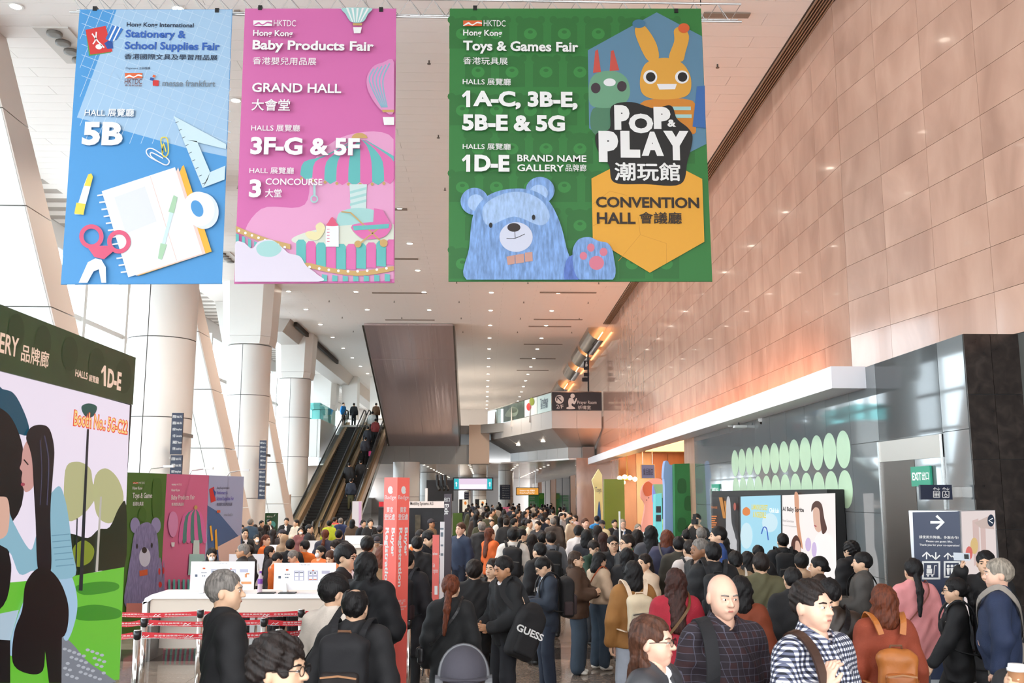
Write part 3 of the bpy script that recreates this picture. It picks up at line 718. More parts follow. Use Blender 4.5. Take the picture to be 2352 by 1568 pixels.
# ================================================================== hanging banners on a truss
YBN = 14.0
FB = Frame((0, YBN, 0), (1, 0, 0))
def IN(name, col=None, **k):
    if col is not None: col = tuple(c * .78 for c in lin(col)[:3])      # printed cloth, a touch below paper white
    return M('ink_' + name, col, .55, **k)
TW = IN('white', '#f7f6f4')
def EM(name, col='#ffffff', s=0.62):
    if 'em_' + name in MATS: return MATS['em_' + name]
    m = M('em_' + name, '#050505', .35, emit=s * .88, ecol=col, spec=.2); return m
tr = thing('truss', 'thin aluminium lattice truss holding the three hanging banners', 'truss', tuple(PY(930, 15, YBN + .1)))
ALU = M('aluminium', '#b8b8b8', .35, .8)
pa, pb = PY(155, 21, YBN), PY(1706, 20, YBN); zt = pa.z
MB().cyl((pa.x, YBN + .09, zt), (pb.x, YBN + .09, zt), .018, n=8).build('chord', ALU, tr)
MB().cyl((pa.x, YBN + .09, zt + .3), (pb.x, YBN + .09, zt + .3), .018, n=8).build('chord', ALU, tr)
MB().cyl((pa.x, YBN + .32, zt + .15), (pb.x, YBN + .32, zt + .15), .018, n=8).build('chord', ALU, tr)
nbr = 56
for i in range(nbr):
    xa_ = pa.x + (pb.x - pa.x) * i / nbr; xb_ = pa.x + (pb.x - pa.x) * (i + 1) / nbr
    za, zb = (zt, zt + .3) if i % 2 else (zt + .3, zt)
    MB().cyl((xa_, YBN + .09, za), (xb_, YBN + .09, zb), .006, n=5).cyl((xa_, YBN + .09, za), (xb_, YBN + .32, zt + .15), .005, n=5).build('brace', ALU, tr)
for f in (.06, .5, .94):
    xx = pa.x + (pb.x - pa.x) * f; MB().cyl((xx, YBN + .15, zt + .3), (xx, YBN + .15, ZC), .008, n=5).build('hanger_wire', BLACKM, tr)
def banner(name, label, corners, base):
    c = [FB.uv(*p) for p in corners]; t = thing(name, label, 'banner', tuple(FB.pt((c[2][0] + c[3][0]) / 2, c[2][1])), 'fair banners on the truss')
    b = MB(); b.hexa([FB.pt(u, v, 0.0) for u, v in c][::-1], [FB.pt(u, v, .004) for u, v in c][::-1]); b.build('cloth', base, t)
    (u0, v0), (u1, v1) = c[0], c[1]
    for f in (.1, .9): MB().box((u0 + (u1 - u0) * f - .03, YBN - .02, v0 - .02), (u0 + (u1 - u0) * f + .03, YBN + .06, v0 + .05)).build('clip', BLACKM, t)
    (u3, v3), (u2, v2) = c[3], c[2]
    MB().cyl((u3, YBN + .005, v3), (u2, YBN + .005, v2), .012, n=6).build('bottom_rod', base, t)
    return t, Print(FB, t, .005, .0010)
def tx(P, body, x0, y0, x1, y1, mat=None, bold=.02, sh=None):
    if sh: P.text(body, x0 + 1.2, y0 + 1.2, x1 + 1.2, y1 + 1.2, sh, bold, 'lettering_shadow')
    P.text(body, x0, y0, x1, y1, mat or TW, bold)
# ---------- stationery fair (blue)
t, P = banner('hanging_banner', 'blue hanging banner for the stationery and school supplies fair, HALL 5B', ((183, 22), (534, 22), (510, 650), (140, 652)), IN('sky', '#4b9ad8'))
P.poly('pale_sheet', [(268, 23), (533, 23), (521, 332), (521, 360), (431, 341), (177, 270)], IN('pale', '#a7c8e6'))
gl_ = IN('gridline', '#c5dcf0')
G = []
for k in range(17):
    a = (184 + k * 26, 24); dx = -.42
    x1_, y1_ = a[0] - 170, 24 + 330
    for (p, q) in (((a[0], 24), (a[0] - 120, 330)),):
        pts = [p, q]
        if q[0] < 182: f = (p[0] - 184) / max(p[0] - q[0], 1); pts = [p, (184, 24 + 306 * max(f, .02))]
        if p[0] > 530: f = (p[0] - 530) / 120; pts = [(530, 24 + 306 * f), q]
        if pts[1][1] > 26: G.append(stroke(pts, 1.1))
for k in range(-6, 16):
    y = 30 + k * 24; p, q = (188, y), (530, y + 130)
    if p[1] < 24: f = (24 - p[1]) / 130; p = (188 + 342 * f, 24)
    if p[1] > 180: f = .0; p = (188 + (y - 180) * 1.9, y + (y - 180) * .72)
    if p[0] < 525 and q[1] < 345 and q[1] > 26: G.append(stroke([p, q], 1.1))
P.poly('grid', G, gl_)
P.poly('logo_green', [(198, 76), (205, 129), (256, 121), (250, 112)], IN('lg', '#4c9c4a')); P.poly('logo_red', [(197, 69), (243, 60), (259, 119), (208, 126)], IN('lr', '#d8322f'))
P.poly('logo_blue', [(240, 100), (258, 88), (261, 112), (247, 113)], IN('lb', '#1e4d9b'))
P.poly('logo_blades', [stroke(ecurve([(212, 78), (226, 96), (240, 110)], 4, False), 3), stroke(ecurve([(222, 74), (220, 92), (214, 102)], 4, False), 3)] + [ell(228, 108, 8, 6, 14)], TW)
P.poly('logo_pencil', [stroke([(246, 92), (262, 60)], 7), stroke([(256, 96), (272, 62)], 7), stroke([(265, 92), (281, 66)], 6)], IN('lp', '#2f74c4'))
P.poly('logo_pencil_light', [stroke([(251, 94), (267, 61)], 3.5), stroke([(261, 95), (277, 63)], 3)], TW)
DK = IN('navy', '#1c2b45'); BL = IN('fairblue', '#2c5fb5')
tx(P, 'Hong Kong International', 292, 52, 445, 67, DK); tx(P, 'Stationery &', 290, 69, 427, 94, BL, .03); tx(P, 'School Supplies Fair', 288, 96, 505, 122, BL, .03)
tx(P, '香港國際文具及學習用品展', 287, 124, 500, 140, DK); tx(P, 'Organisers 主辦機構', 290, 154, 345, 162, DK, 0)
OR = IN('orange', '#e0632f')
P.poly('organiser_mark', [(288, 169), (328, 169), (328, 181), (288, 181)], OR); P.poly('organiser_wave', [ecurve([(288, 178), (298, 173), (308, 177), (318, 172), (328, 174)], 4, False) + [(328, 177), (318, 175), (308, 180), (298, 177), (288, 181)]], TW)
tx(P, 'HKTDC', 288, 182, 327, 194, IN('brown', '#7a3a2a'), .0); tx(P, '香港貿發局', 288, 195, 326, 200, IN('brown'), 0)
P.poly('square_red', [(352, 185), (366, 186), (365, 199), (352, 198)], IN('lr')); P.poly('square_blue', [(347, 179), (355, 181), (353, 187), (345, 185)], IN('lb')); P.poly('square_yellow', [(353, 173), (359, 175), (357, 180), (351, 178)], OR)
tx(P, 'messe frankfurt', 375, 185, 495, 201, IN('grey', '#76828f'), 0.01)
SHB = IN('blueshade', '#33699c')
tx(P, 'HALL 展覽廳', 197, 250, 309, 270, TW, .03, SHB); tx(P, '5B', 193, 281, 282, 336, TW, .045, SHB)
CLW = IN('paper', '#f1f1f3'); YEL = IN('yellow', '#f0d84a'); CRM = IN('ice', '#cfe6ee')
for nm, path, mt in (('paper_clip', [(372, 376), (344, 361), (338, 347), (352, 343), (384, 364), (390, 374), (380, 380), (350, 362), (350, 352), (376, 365)], CLW), ('paper_clip', [(376, 352), (371, 324), (377, 317), (386, 322), (388, 352), (380, 362), (374, 352), (377, 332), (383, 350)], YEL)):
    P.poly(nm, strips(ecurve(path, 5, False), 2.6)[::2], mt); P.poly(nm, strips(ecurve(path, 5, False), 2.6)[1::2], mt)
P.poly('set_square', [[(400, 268), (521, 333), (520, 344), (431, 323)], [(400, 268), (431, 323), (478, 415), (467, 433)], [(478, 415), (431, 323), (454, 326), (484, 397)], [(484, 397), (519, 382), (517, 414), (467, 433)]], CRM)
P.poly('tick_marks', [stroke([(405 + k * 7.6, 284 + k * 17.5), (412 + k * 7.6, 281 + k * 17.5)], 1.2) for k in range(9)], DK)
P.poly('glue_stick', [(196, 424), (205, 402), (212, 400), (216, 408), (193, 494), (174, 494)], CLW); P.poly('glue_cap', [[(196, 428), (205, 402), (212, 400), (216, 408), (210, 430)], [(178, 467), (199, 470), (194, 495), (173, 492)]], YEL)
P.poly('notebook_cover', [(420, 384), (424, 381), (488, 579), (318, 635)], IN('mustard', '#f2b736')); P.poly('notebook_pages', [(411, 386), (474, 584), (316, 634), (300, 628)], IN('peach', '#efd0c4'))
P.poly('notebook', [(236, 441), (404, 386), (466, 583), (297, 638)], CLW); P.poly('notebook_fold', stroke([(347, 406), (408, 600)], 1.5), IN('peach'))
P.poly('notebook_frame', [(265, 455), (335, 430), (362, 510), (292, 538)], IN('lightgrey', '#e3e4e6'))
P.poly('notebook_ring', [stroke([(226 + k * 4.9, 451 + k * 16), (240 + k * 4.9, 449 + k * 16)], 3.4) for k in range(12)], CLW)
P.poly('pen', [(401, 450), (410, 455), (372, 598), (365, 595), (385, 520)], CRM); P.poly('pen_grip', [[(401, 450), (410, 455), (402, 492), (389, 488)], [(371, 560), (386, 563), (374, 598), (365, 595)]], IN('sage', '#aed2ae'))
P.poly('tape_side', ell(468, 486, 36, 42, 30, rot=-14), IN('mist', '#e2e8f4')); P.poly('tape_roll', ell(459, 482, 36, 40, 30, rot=-14), CLW); P.poly('tape_core', ell(455, 481, 13, 20, 24, rot=-24), IN('sky'))
PKS = IN('coral_pink', '#e2567a')
def ringpoly(cx, cy, rx, ry, w_, rot=0, n=26):
    o = ell(cx, cy, rx, ry, n, rot=rot); i_ = ell(cx, cy, rx - w_, ry - w_, n, rot=rot)
    return [[o[k], o[(k + 1) % n], i_[(k + 1) % n], i_[k]] for k in range(n)]
P.poly('scissor_handle', ringpoly(213, 545, 28, 28, 10) + ringpoly(276, 557, 27, 27, 10), PKS); P.poly('scissor_joint', [(206, 572), (230, 566), (252, 566), (262, 580), (242, 597), (220, 592)], PKS)
P.poly('scissor_blade', [[(184, 651), (205, 604), (222, 595), (236, 598), (246, 615), (247, 651), (236, 651), (230, 620), (218, 625), (204, 651)]], CLW)
# ---------- baby products fair (pink)
t, P = banner('hanging_banner', 'pink hanging banner for the baby products fair with a carousel picture', ((563, 20), (910, 20), (906, 648), (538, 650)), IN('pink', '#d86cac'))
P.poly('pink_glow', ecurve([(700, 470), (720, 370), (800, 310), (905, 320), (904, 470), (905, 640), (640, 640), (560, 560), (600, 480)], 6), IN('palepink', '#e9a3cb'), (545, 22, 904, 646))
TEAL = IN('teal', '#63bcb9'); GOLD = IN('gold', '#cfa766'); LTEAL = IN('lightteal', '#a9d6d3'); PKD = IN('stripepink', '#e26fae')
cx, cy = 828, 322; names = []
for k in range(9):
    a0_, a1_ = 112 - k * 34.5 / 1, 0
N = 9; base_ = [(690 + 27.5 * k, 405 + 18 * math.sin(math.pi * min((k) / 10, 1)) - 0.7 * k) for k in range(N + 1)]
for k in range(N):
    xa_, xb_ = 690 + 27.5 * k, 690 + 27.5 * (k + 1); ta, tb = (828 + (xa_ - 828) * .12), (828 + (xb_ - 828) * .12)
    def yb_(x): return 418 - ((x - 828) / 138) ** 2 * 16
    def side(x, xt): return [(xt, 322), (xt + (x - xt) * .55, 322 + 12 + 24 * abs(x - 828) / 138), (x - (x - 828) * .06, 372), (x, yb_(x))]
    A, Bq = side(xa_, ta), side(xb_, tb)
    pl_ = ecurve(A, 3, False) + [((xa_ + xb_) / 2, yb_((xa_ + xb_) / 2) + 9)] + ecurve(Bq, 3, False)[::-1]
    P.poly('canopy_stripe', pl_, TEAL if k % 2 == 0 else PKD, (545, 22, 905, 646))
P.poly('canopy_knob', ell(826, 318, 18, 12, 18, 180, 360), GOLD); P.poly('canopy_bead', [ell(693 + 27 * k, 424 - ((693 + 27 * k - 828) / 138) ** 2 * 14, 3.6, 3.6, 10) for k in range(8)], GOLD)
P.poly('centre_post', [(803, 424), (843, 424), (841, 480), (806, 480)], IN('post', '#cfe3df')); P.poly('post_stripe', [[(804, 440 + k * 14), (842, 430 + k * 14), (842, 436 + k * 14), (804, 446 + k * 14)] for k in range(3)], LTEAL)
P.poly('carousel_drum', ecurve([(775, 500), (790, 484), (825, 478), (860, 484), (875, 500), (872, 545), (780, 545)], 4), LTEAL); P.poly('carousel_floor', ecurve([(676, 545), (760, 522), (905, 516), (905, 566), (800, 572), (690, 562)], 5), IN('floorcream', '#dfe3d3'), (545, 22, 905, 646))
for k in range(10):
    x = 681 + k * 23; d_ = 14 * math.sin(math.pi * (k + 1) / 11)
    P.poly('drape', [(x, 553 + d_), (x + 5, 547 + d_), (x + 17, 547 + d_), (x + 22, 553 + d_), (x + 22, 606 + d_), (x, 604 + d_)], TEAL if k % 2 == 0 else PKD, (545, 22, 905, 646))
P.poly('gold_rail', ecurve([(706, 604), (760, 616), (830, 623), (905, 612), (905, 622), (830, 634), (760, 627), (706, 614)], 4), GOLD, (545, 22, 905, 646)); P.poly('rail_bulb', [ell(712 + 22 * k, 612 + 12 * math.sin(math.pi * (k + .6) / 10), 3.2, 3.2, 10) for k in range(9)], TW)
P.poly('lower_drape', [[(716 + 24 * k, 628 + 6 * math.sin(k / 2.4)), (728 + 24 * k, 630 + 6 * math.sin(k / 2.4)), (728 + 24 * k, 647), (716 + 24 * k, 647)] for k in range(8)], TEAL)
P.poly('side_rail', [(543, 520), (575, 534), (620, 550), (668, 562), (668, 574), (618, 562), (575, 547), (543, 534)], GOLD); P.poly('rail_bulb', [ell(550 + 15 * k, 531 + 5.4 * k, 3, 3, 10) for k in range(8)], TW)
P.poly('side_drape', [[(543 + 14 * k, 537 + 6 * k), (550 + 14 * k, 540 + 6 * k), (550 + 14 * k, 570), (543 + 14 * k, 570)] for k in range(5)], TEAL)
P.poly('cloud', ecurve([(540, 564), (560, 558), (580, 572), (596, 556), (625, 552), (650, 570), (665, 583), (690, 590), (705, 612), (728, 630), (732, 648), (540, 648)], 5), IN('cloud', '#e3d9e8'), (541, 22, 905, 648)); P.poly('cloud_teal', ecurve([(590, 570), (606, 556), (632, 556), (648, 574), (630, 590), (600, 588)], 5), LTEAL)
P.poly('duck', ecurve([(702, 538), (712, 532), (728, 534), (726, 520), (738, 512), (748, 524), (742, 540), (730, 552), (712, 550)], 4), IN('duck', '#efe3b0')); P.poly('bottle', [(749, 520), (779, 520), (779, 568), (749, 568)], CLW); P.poly('bottle_teat', ecurve([(755, 512), (764, 500), (773, 512), (777, 520), (751, 520)], 4), PKS); P.poly('bottle_mark', [stroke([(752, 528 + 7 * k), (758, 528 + 7 * k)], 1.4) for k in range(5)], PKS)
P.poly('pram', ecurve([(810, 518), (895, 513), (890, 540), (865, 550), (830, 548)], 4), PKD); P.poly('pram_hood', [(858, 513), (860, 480), (880, 484), (896, 512)], PKD); P.poly('pram_frame', [stroke([(785, 488), (806, 490), (875, 555)], 3), stroke([(878, 520), (828, 560)], 3)], GOLD); P.poly('pram_wheel', [ell(823, 562, 8, 8, 14), ell(882, 560, 9, 9, 14)], GOLD); P.poly('pram_band', [(811, 521), (895, 516), (893, 526), (814, 531)], TEAL)
P.poly('teether', ringpoly(723, 459, 9, 9, 3, 0, 16) + [[(721, 424), (726, 424), (726, 450), (721, 450)]], LTEAL)
for (bx, by, rx, ry, ck) in ((821, 14, 33, 40, 'a'), (884, 190, 41, 46, 'b')):
    pass
P.poly('balloon', ecurve([(788, 22), (795, 36), (808, 54), (834, 54), (846, 36), (853, 22)], 4), LTEAL, (545, 21, 905, 646)); P.poly('balloon_stripe', [[(796 + 12 * k, 22), (801 + 12 * k, 22), (812 + 4.4 * k, 54), (810 + 4.4 * k, 54)] for k in range(5)], TW); P.poly('basket', [(812, 66), (832, 66), (829, 80), (814, 80)], TW); P.poly('balloon_ring', [(811, 57), (833, 57), (832, 62), (812, 62)], GOLD)
P.poly('balloon', ecurve([(906, 147), (880, 147), (856, 158), (843, 185), (848, 215), (866, 245), (882, 258), (906, 258)], 4), IN('balloonpink', '#e294c4'), (545, 21, 906, 646)); P.poly('balloon_stripe', [stroke(ecurve([(896 - 9 * k, 149 + 3 * k), (880 - 7.6 * k, 190), (890 - 3 * k, 250)], 5, False), 3.2) for k in range(5)], IN('bluegrey', '#8fb6c9'), (545, 21, 906, 646)); P.poly('balloon_ring', [(878, 255), (906, 255), (906, 261), (880, 261)], GOLD); P.poly('basket', [(880, 272), (906, 272), (906, 290), (883, 290)], TW)
def hktdc(P, x, y, k=1.0, om=None):
    P.poly('organiser_mark', [(x, y), (x + 43 * k, y), (x + 43 * k, y + 13 * k), (x, y + 13 * k)], om or TW)
    P.poly('organiser_wave', ecurve([(x, y + 11 * k), (x + 12 * k, y + 4 * k), (x + 21 * k, y + 9 * k), (x + 32 * k, y + 3 * k), (x + 43 * k, y + 5 * k)], 4, False) + [(x + 43 * k, y + 8 * k), (x + 32 * k, y + 6 * k), (x + 21 * k, y + 12 * k), (x + 12 * k, y + 8 * k), (x, y + 13 * k)], TW if om else IN('pink'))
    tx(P, 'HKTDC', x + 47 * k, y - 1, x + 97 * k, y + 14 * k, TW, .0)
SHP = IN('pinkshade', '#a8457f')
hktdc(P, 584, 51); tx(P, 'Hong Kong', 584, 73, 674, 92, TW, .02, SHP); tx(P, 'Baby Products Fair', 583, 96, 859, 128, TW, .03, SHP); tx(P, '香港嬰兒用品展', 583, 135, 728, 154, TW, .01)
tx(P, 'GRAND HALL', 582, 194, 785, 218, TW, .02, SHP); tx(P, '大會堂', 581, 231, 668, 259, TW, .025, SHP); tx(P, 'HALLS 展覽廳', 580, 289, 691, 306, TW, .01); tx(P, '3F-G & 5F', 579, 318, 827, 361, TW, .04, SHP)
tx(P, 'HALL 展覽廳', 576, 387, 677, 403, TW, .01); tx(P, '3', 576, 415, 602, 457, TW, .04, SHP); tx(P, 'CONCOURSE', 613, 413, 742, 429, TW, .01); tx(P, '大堂', 612, 437, 649, 457, TW, .025)
# ---------- toys and games fair (green)
GRN = IN('green', '#2f7d37'); GR2 = IN('green_dark', '#28702f'); GR3 = IN('green_mid', '#378a3e')
t, P = banner('hanging_banner', 'wide green hanging banner for the toys and games fair with a fluffy blue bear', ((1033, 20), (1610, 20), (1636, 645), (1030, 645)), GRN)
hd, er, nz_ = [], [], []
for r_ in range(7):
    for c_ in range(8):
        x, y = 1062 + c_ * 78 + (r_ % 2) * 36, 70 + r_ * 88
        if x > 1590 or y > 620: continue
        hd.append([(x - 30, y + 42), (x - 30, y - 10), (x - 20, y - 26), (x, y - 30), (x + 20, y - 26), (x + 30, y - 10), (x + 30, y + 42)]); er += [ell(x - 25, y - 24, 9, 9, 12), ell(x + 25, y - 24, 9, 9, 12)]
        nz_ += [ell(x, y + 8, 15, 13, 16)]
P.poly('bear_pattern_head', hd, GR2); P.poly('bear_pattern_ear', er, GR2); P.poly('bear_pattern_muzzle', nz_, GR3); P.poly('bear_pattern_nose', [ell(sum(p[0] for p in e) / 16, sum(p[1] for p in e) / 16 - 4, 6, 4, 10) for e in nz_], GR2)
HX = [(1508, 29), (1612, 84), (1622, 331), (1490, 398), (1353, 295), (1350, 116)]
P.poly('picture_hexagon', HX, IN('slateblue', '#5f8aa6'))
TG, TGd, TR_, TY, TYd = IN('toygreen', '#6fa583'), IN('toygreen2', '#4f8163'), IN('toyred', '#cf5346'), IN('toyyellow', '#e6a83e'), IN('toyorange', '#d98a2c')
P.poly('toy_figure_body', ecurve([(1362, 250), (1410, 248), (1412, 300), (1384, 316), (1358, 298)], 4), TGd); P.poly('toy_figure_head', ecurve([(1354, 190), (1372, 168), (1412, 164), (1440, 182), (1446, 220), (1424, 244), (1376, 248), (1354, 236)], 5), TG)
P.poly('toy_figure_ear', [[(1362, 168), (1367, 118), (1373, 114), (1380, 166)], [(1400, 164), (1403, 118), (1409, 116), (1422, 162)]], TR_); P.poly('toy_figure_face', [ell(1368, 203, 11, 12), ell(1428, 199, 11, 12)], IN('plum', '#3f3038')); P.poly('toy_figure_spot', ell(1400, 190, 14, 9), CLW)
P.poly('toy_figure_body', ecurve([(1480, 232), (1590, 232), (1598, 290), (1585, 310), (1490, 300), (1472, 270)], 4), TYd); P.poly('toy_figure_ear', [ecurve([(1488, 140), (1466, 100), (1458, 68), (1474, 58), (1490, 72), (1508, 104), (1512, 136)], 5), ecurve([(1536, 136), (1548, 96), (1548, 70), (1566, 62), (1582, 84), (1574, 120), (1566, 142)], 5)], TY)
P.poly('toy_figure_head', ecurve([(1470, 180), (1484, 146), (1526, 134), (1566, 146), (1586, 180), (1582, 216), (1550, 228), (1500, 228), (1474, 214)], 6), TY)
P.poly('toy_figure_eye', [ell(1493, 178, 16, 16), ell(1566, 178, 16, 15)], CLW); INKB = IN('black', '#171514'); P.poly('toy_figure_pupil', [ell(1494, 178, 11, 11), ell(1567, 178, 11, 11)], INKB); P.poly('toy_figure_mouth', [(1508, 194), (1554, 194), (1550, 206), (1514, 207)], CLW); P.poly('toy_figure_band', [[(1540, 246), (1586, 246), (1586, 254), (1540, 254)], [(1542, 264), (1588, 264), (1588, 272), (1542, 272)]], LTEAL)
P.poly('toy_ball', ell(1467, 56, 15, 10), IN('slate2', '#44789a')); P.poly('toy_ball', ell(1570, 66, 13, 11), OR); P.poly('toy_blue_block', [(1600, 200), (1618, 198), (1620, 296), (1590, 292)], IN('cobalt', '#3b6db0'))
OH = [(1484, 346), (1612, 412), (1617, 556), (1492, 627), (1361, 548), (1358, 411)]
P.poly('orange_hexagon', OH, IN('amber', '#f0ad35')); P.poly('hexagon_line', [stroke(l, 1) for l in ([(1361, 470), (1400, 440), (1440, 450)], [(1420, 600), (1470, 540), (1530, 560), (1530, 605)], [(1470, 540), (1465, 500)], [(1400, 500), (1361, 520)])], IN('amberline', '#d7952a'))
P.poly('title_backing', ecurve([(1404, 246), (1450, 236), (1500, 250), (1540, 244), (1554, 274), (1580, 296), (1590, 320), (1578, 372), (1562, 424), (1480, 424), (1410, 420), (1398, 380), (1374, 350), (1368, 310), (1400, 296)], 6), INKB)
for bd, x0, y0, x1, y1 in (('P', 1410, 243, 1446, 300), ('O', 1443, 262, 1500, 308), ('P', 1500, 247, 1540, 298), ('&', 1532, 276, 1552, 293), ('P', 1374, 302, 1420, 374), ('L', 1424, 302, 1470, 364), ('A', 1472, 304, 1524, 360), ('Y', 1522, 302, 1582, 370)): tx(P, bd, x0, y0, x1, y1, TW, .085 if bd not in '&O' else .05)
tx(P, '潮玩館', 1410, 374, 1562, 418, TW, .04); DBR = IN('dkbrown', '#2b1c10')
tx(P, 'CONVENTION', 1368, 453, 1605, 480, DBR, .03); tx(P, 'HALL', 1370, 489, 1459, 516, DBR, .03); tx(P, '會議廳', 1467, 488, 1565, 516, DBR, .03)
SHG = IN('greenshade', '#1f5526')
hktdc(P, 1064, 50, 1, OR); tx(P, 'Hong Kong', 1064, 71, 1153, 90, TW, .02); tx(P, 'Toys & Games Fair', 1064, 96, 1328, 129, TW, .03, SHG); tx(P, '香港玩具展', 1064, 134, 1166, 152, TW, .01); tx(P, 'HALLS 展覽廳', 1063, 182, 1173, 199, TW, .015); P.poly('lettering', [(1061, 222), (1072, 211), (1080, 211), (1080, 249), (1071, 249), (1071, 222), (1064, 227)], TW); tx(P, 'A-C, 3B-E,', 1087, 211, 1326, 256, TW, .045, SHG); tx(P, '5B-E & 5G', 1062, 265, 1297, 305, TW, .045, SHG)
tx(P, 'HALLS 展覽廳', 1063, 331, 1173, 347, TW, .015); P.poly('lettering', [(1061, 369), (1072, 358), (1080, 358), (1080, 397), (1071, 397), (1071, 369), (1064, 374)], TW); tx(P, 'D-E', 1090, 358, 1170, 397, TW, .045, SHG); tx(P, 'BRAND NAME', 1188, 358, 1346, 375, TW, .02); tx(P, 'GALLERY', 1188, 380, 1295, 397, TW, .02); tx(P, '品牌廊', 1298, 380, 1346, 397, TW, .015)
FUR = IN('fur', '#7fa5dc', noise=(9, .28, (3.5, 1, .7))); FUR2 = IN('fur_light', '#a9c6ee', noise=(9, .18, (3, 1, .8))); FURD = IN('fur_dark', '#5a78c4', noise=(9, .25, (3, 1, .8)))
P.poly('bear_ear', [ell(1090, 465, 32, 31), ell(1240, 440, 33, 31)], FUR); P.poly('bear_ear_inner', [ell(1093, 468, 19, 19), ell(1237, 446, 21, 19)], FUR2)
P.poly('bear_body', ecurve([(1072, 644), (1078, 570), (1086, 500), (1108, 462), (1140, 443), (1180, 436), (1222, 440), (1258, 462), (1284, 510), (1300, 570), (1314, 644), (1200, 645)], 6), FUR, (1032, 22, 1634, 644)); P.poly('bear_crown', ecurve([(1110, 478), (1150, 450), (1200, 444), (1244, 464), (1262, 500), (1240, 520), (1180, 500), (1120, 520)], 5), FUR2)
P.poly('bear_arm', ecurve([(1300, 600), (1322, 590), (1328, 644), (1296, 644)], 5), FURD, (1032, 22, 1634, 644)); P.poly('bear_paw', ecurve([(1314, 586), (1326, 554), (1352, 547), (1374, 556), (1396, 562), (1408, 590), (1406, 644), (1330, 644)], 6), FUR, (1032, 22, 1634, 644)); P.poly('paw_pad', [ell(1369, 606, 17, 16), ell(1339, 590, 8.5, 9), ell(1356, 571, 8.5, 9.5), ell(1385, 581, 9, 9.5)], IN('pad', '#df7d92'))
P.poly('bear_muzzle', ell(1185, 547, 38, 34), IN('muzzle', '#d9dcee')); P.poly('bear_nose', ell(1180, 525, 15, 10), IN('nose', '#2e2120')); P.poly('bear_mouth', [stroke(ecurve([(1163, 550), (1182, 550), (1205, 540)], 4, False), 1.4), stroke([(1182, 535), (1183, 550)], 1.4)], INKB); P.poly('bear_eye', [ell(1127, 520, 4, 6), ell(1225, 502, 4, 6)], INKB); P.poly('bow_tie', [[(1163, 592), (1182, 588), (1182, 608), (1166, 611)], [(1205, 583), (1222, 581), (1223, 602), (1206, 604)], [(1183, 588), (1203, 585), (1204, 605), (1184, 608)]], IN('bow', '#cf9c8d'))

# ================================================================== big video screen on the left
YS = 9.0; XS = PY(303, 900, YS).x
FS = Frame((XS, YS, 0), (0, 1, 0))
zt_, zb_ = PX(307, 821, XS).z, PX(299, 929, XS).z
vs_ = thing('video_wall', 'tall video wall with green header playing an advert of a woman in a blue sweater', 'video screen', (XS - .2, 6.5, 0))
ye = PX(307, 821, XS).y
MB().box((XS - .3, 4.2, zb_), (XS + .02, ye, zt_)).build('header_box', M('header_green', '#2c4a26', .4, noise=(3, .15)), vs_)
MB().box((XS - .26, 4.2, .55), (XS, YS + .02, zb_)).build('screen_case', BLACKP, vs_)
MB().box((XS - .3, 4.2, 0), (XS + .03, YS + .06, .55)).build('base_box', M('header_green'), vs_)
P = Print(FS, vs_, .021, .001)
SAL = EM('salmon', '#f6d2bb', .6); GDK = M('header_green2', '#26421f', .45)
P.poly('header_pattern', [ell(30 + 62 * k, 760 + 26 * k, 19, 40, 18) for k in range(5)], GDK)
P.textc('BRAND NAME GALLERY', -330, 35, 35, 776, 822, SAL, .02); P.textc('品牌廊', 41, 106, 41, 788, 829, SAL, .02); P.textc('HALLS', 166, 195, 166, 847, 864, SAL, .02); P.textc('展覽廳', 197, 220, 197, 859, 875, SAL, .01); P.poly('lettering', [(225, 852), (232, 839), (236, 840), (236, 887), (231, 886), (231, 852), (226, 858)], SAL); P.textc('D-E', 240, 272, 240, 845, 889, SAL, .04)
P = Print(FS, vs_, .004, .0009)
X0 = -60
P.poly('advert_sky', [(X0, 833), (297, 930), (276, 1500), (272, 1560), (X0, 1600)], EM('adsky', '#f0e4f4'))
P.poly('advert_tree', [ecurve([(148, 1080), (175, 1060), (205, 1075), (212, 1110), (225, 1130), (190, 1180), (150, 1190)], 5), ecurve([(215, 1100), (240, 1075), (270, 1100), (282, 1150), (255, 1200), (220, 1180)], 5)], EM('leaf', '#c9c894', .5))
P.poly('advert_bush', ecurve([(150, 1240), (160, 1225), (200, 1235), (225, 1215), (250, 1210), (272, 1165), (288, 1160), (284, 1305), (230, 1310), (160, 1320)], 4), EM('bush', '#1d2e16', .4)); P.poly('advert_bush_lit', ecurve([(165, 1260), (190, 1240), (214, 1260), (205, 1290), (172, 1300)], 4), EM('bushlit', '#8b9a2c', .5))
P.poly('advert_lawn', [(X0, 1345), (150, 1325), (283, 1302), (272, 1560), (X0, 1600)], EM('lawn', '#6fc83c', .55)); P.poly('advert_lawn_shade', [ecurve([(172, 1345), (230, 1335), (268, 1340), (262, 1356), (190, 1366)], 4), ecurve([(165, 1400), (215, 1388), (272, 1400), (266, 1420), (180, 1424)], 4)], EM('lawn2', '#3f9a28', .5)); P.poly('advert_path', [(X0, 1420), (40, 1400), (20, 1470), (X0, 1500)], EM('path', '#b9cfe0', .55))
P.poly('advert_gravel', ecurve([(135, 1568), (132, 1500), (140, 1462), (165, 1480), (200, 1520), (250, 1555), (255, 1568)], 4), EM('gravel', '#8a8f9a', .5)); P.poly('advert_pebble', [ell(145 + (k * 37 % 95), 1490 + (k * 53 % 70), 5, 3.4, 8) for k in range(34)], EM('pebble', '#c3c8d2', .5))
POST = EM('lamppost', '#15252f', .45)
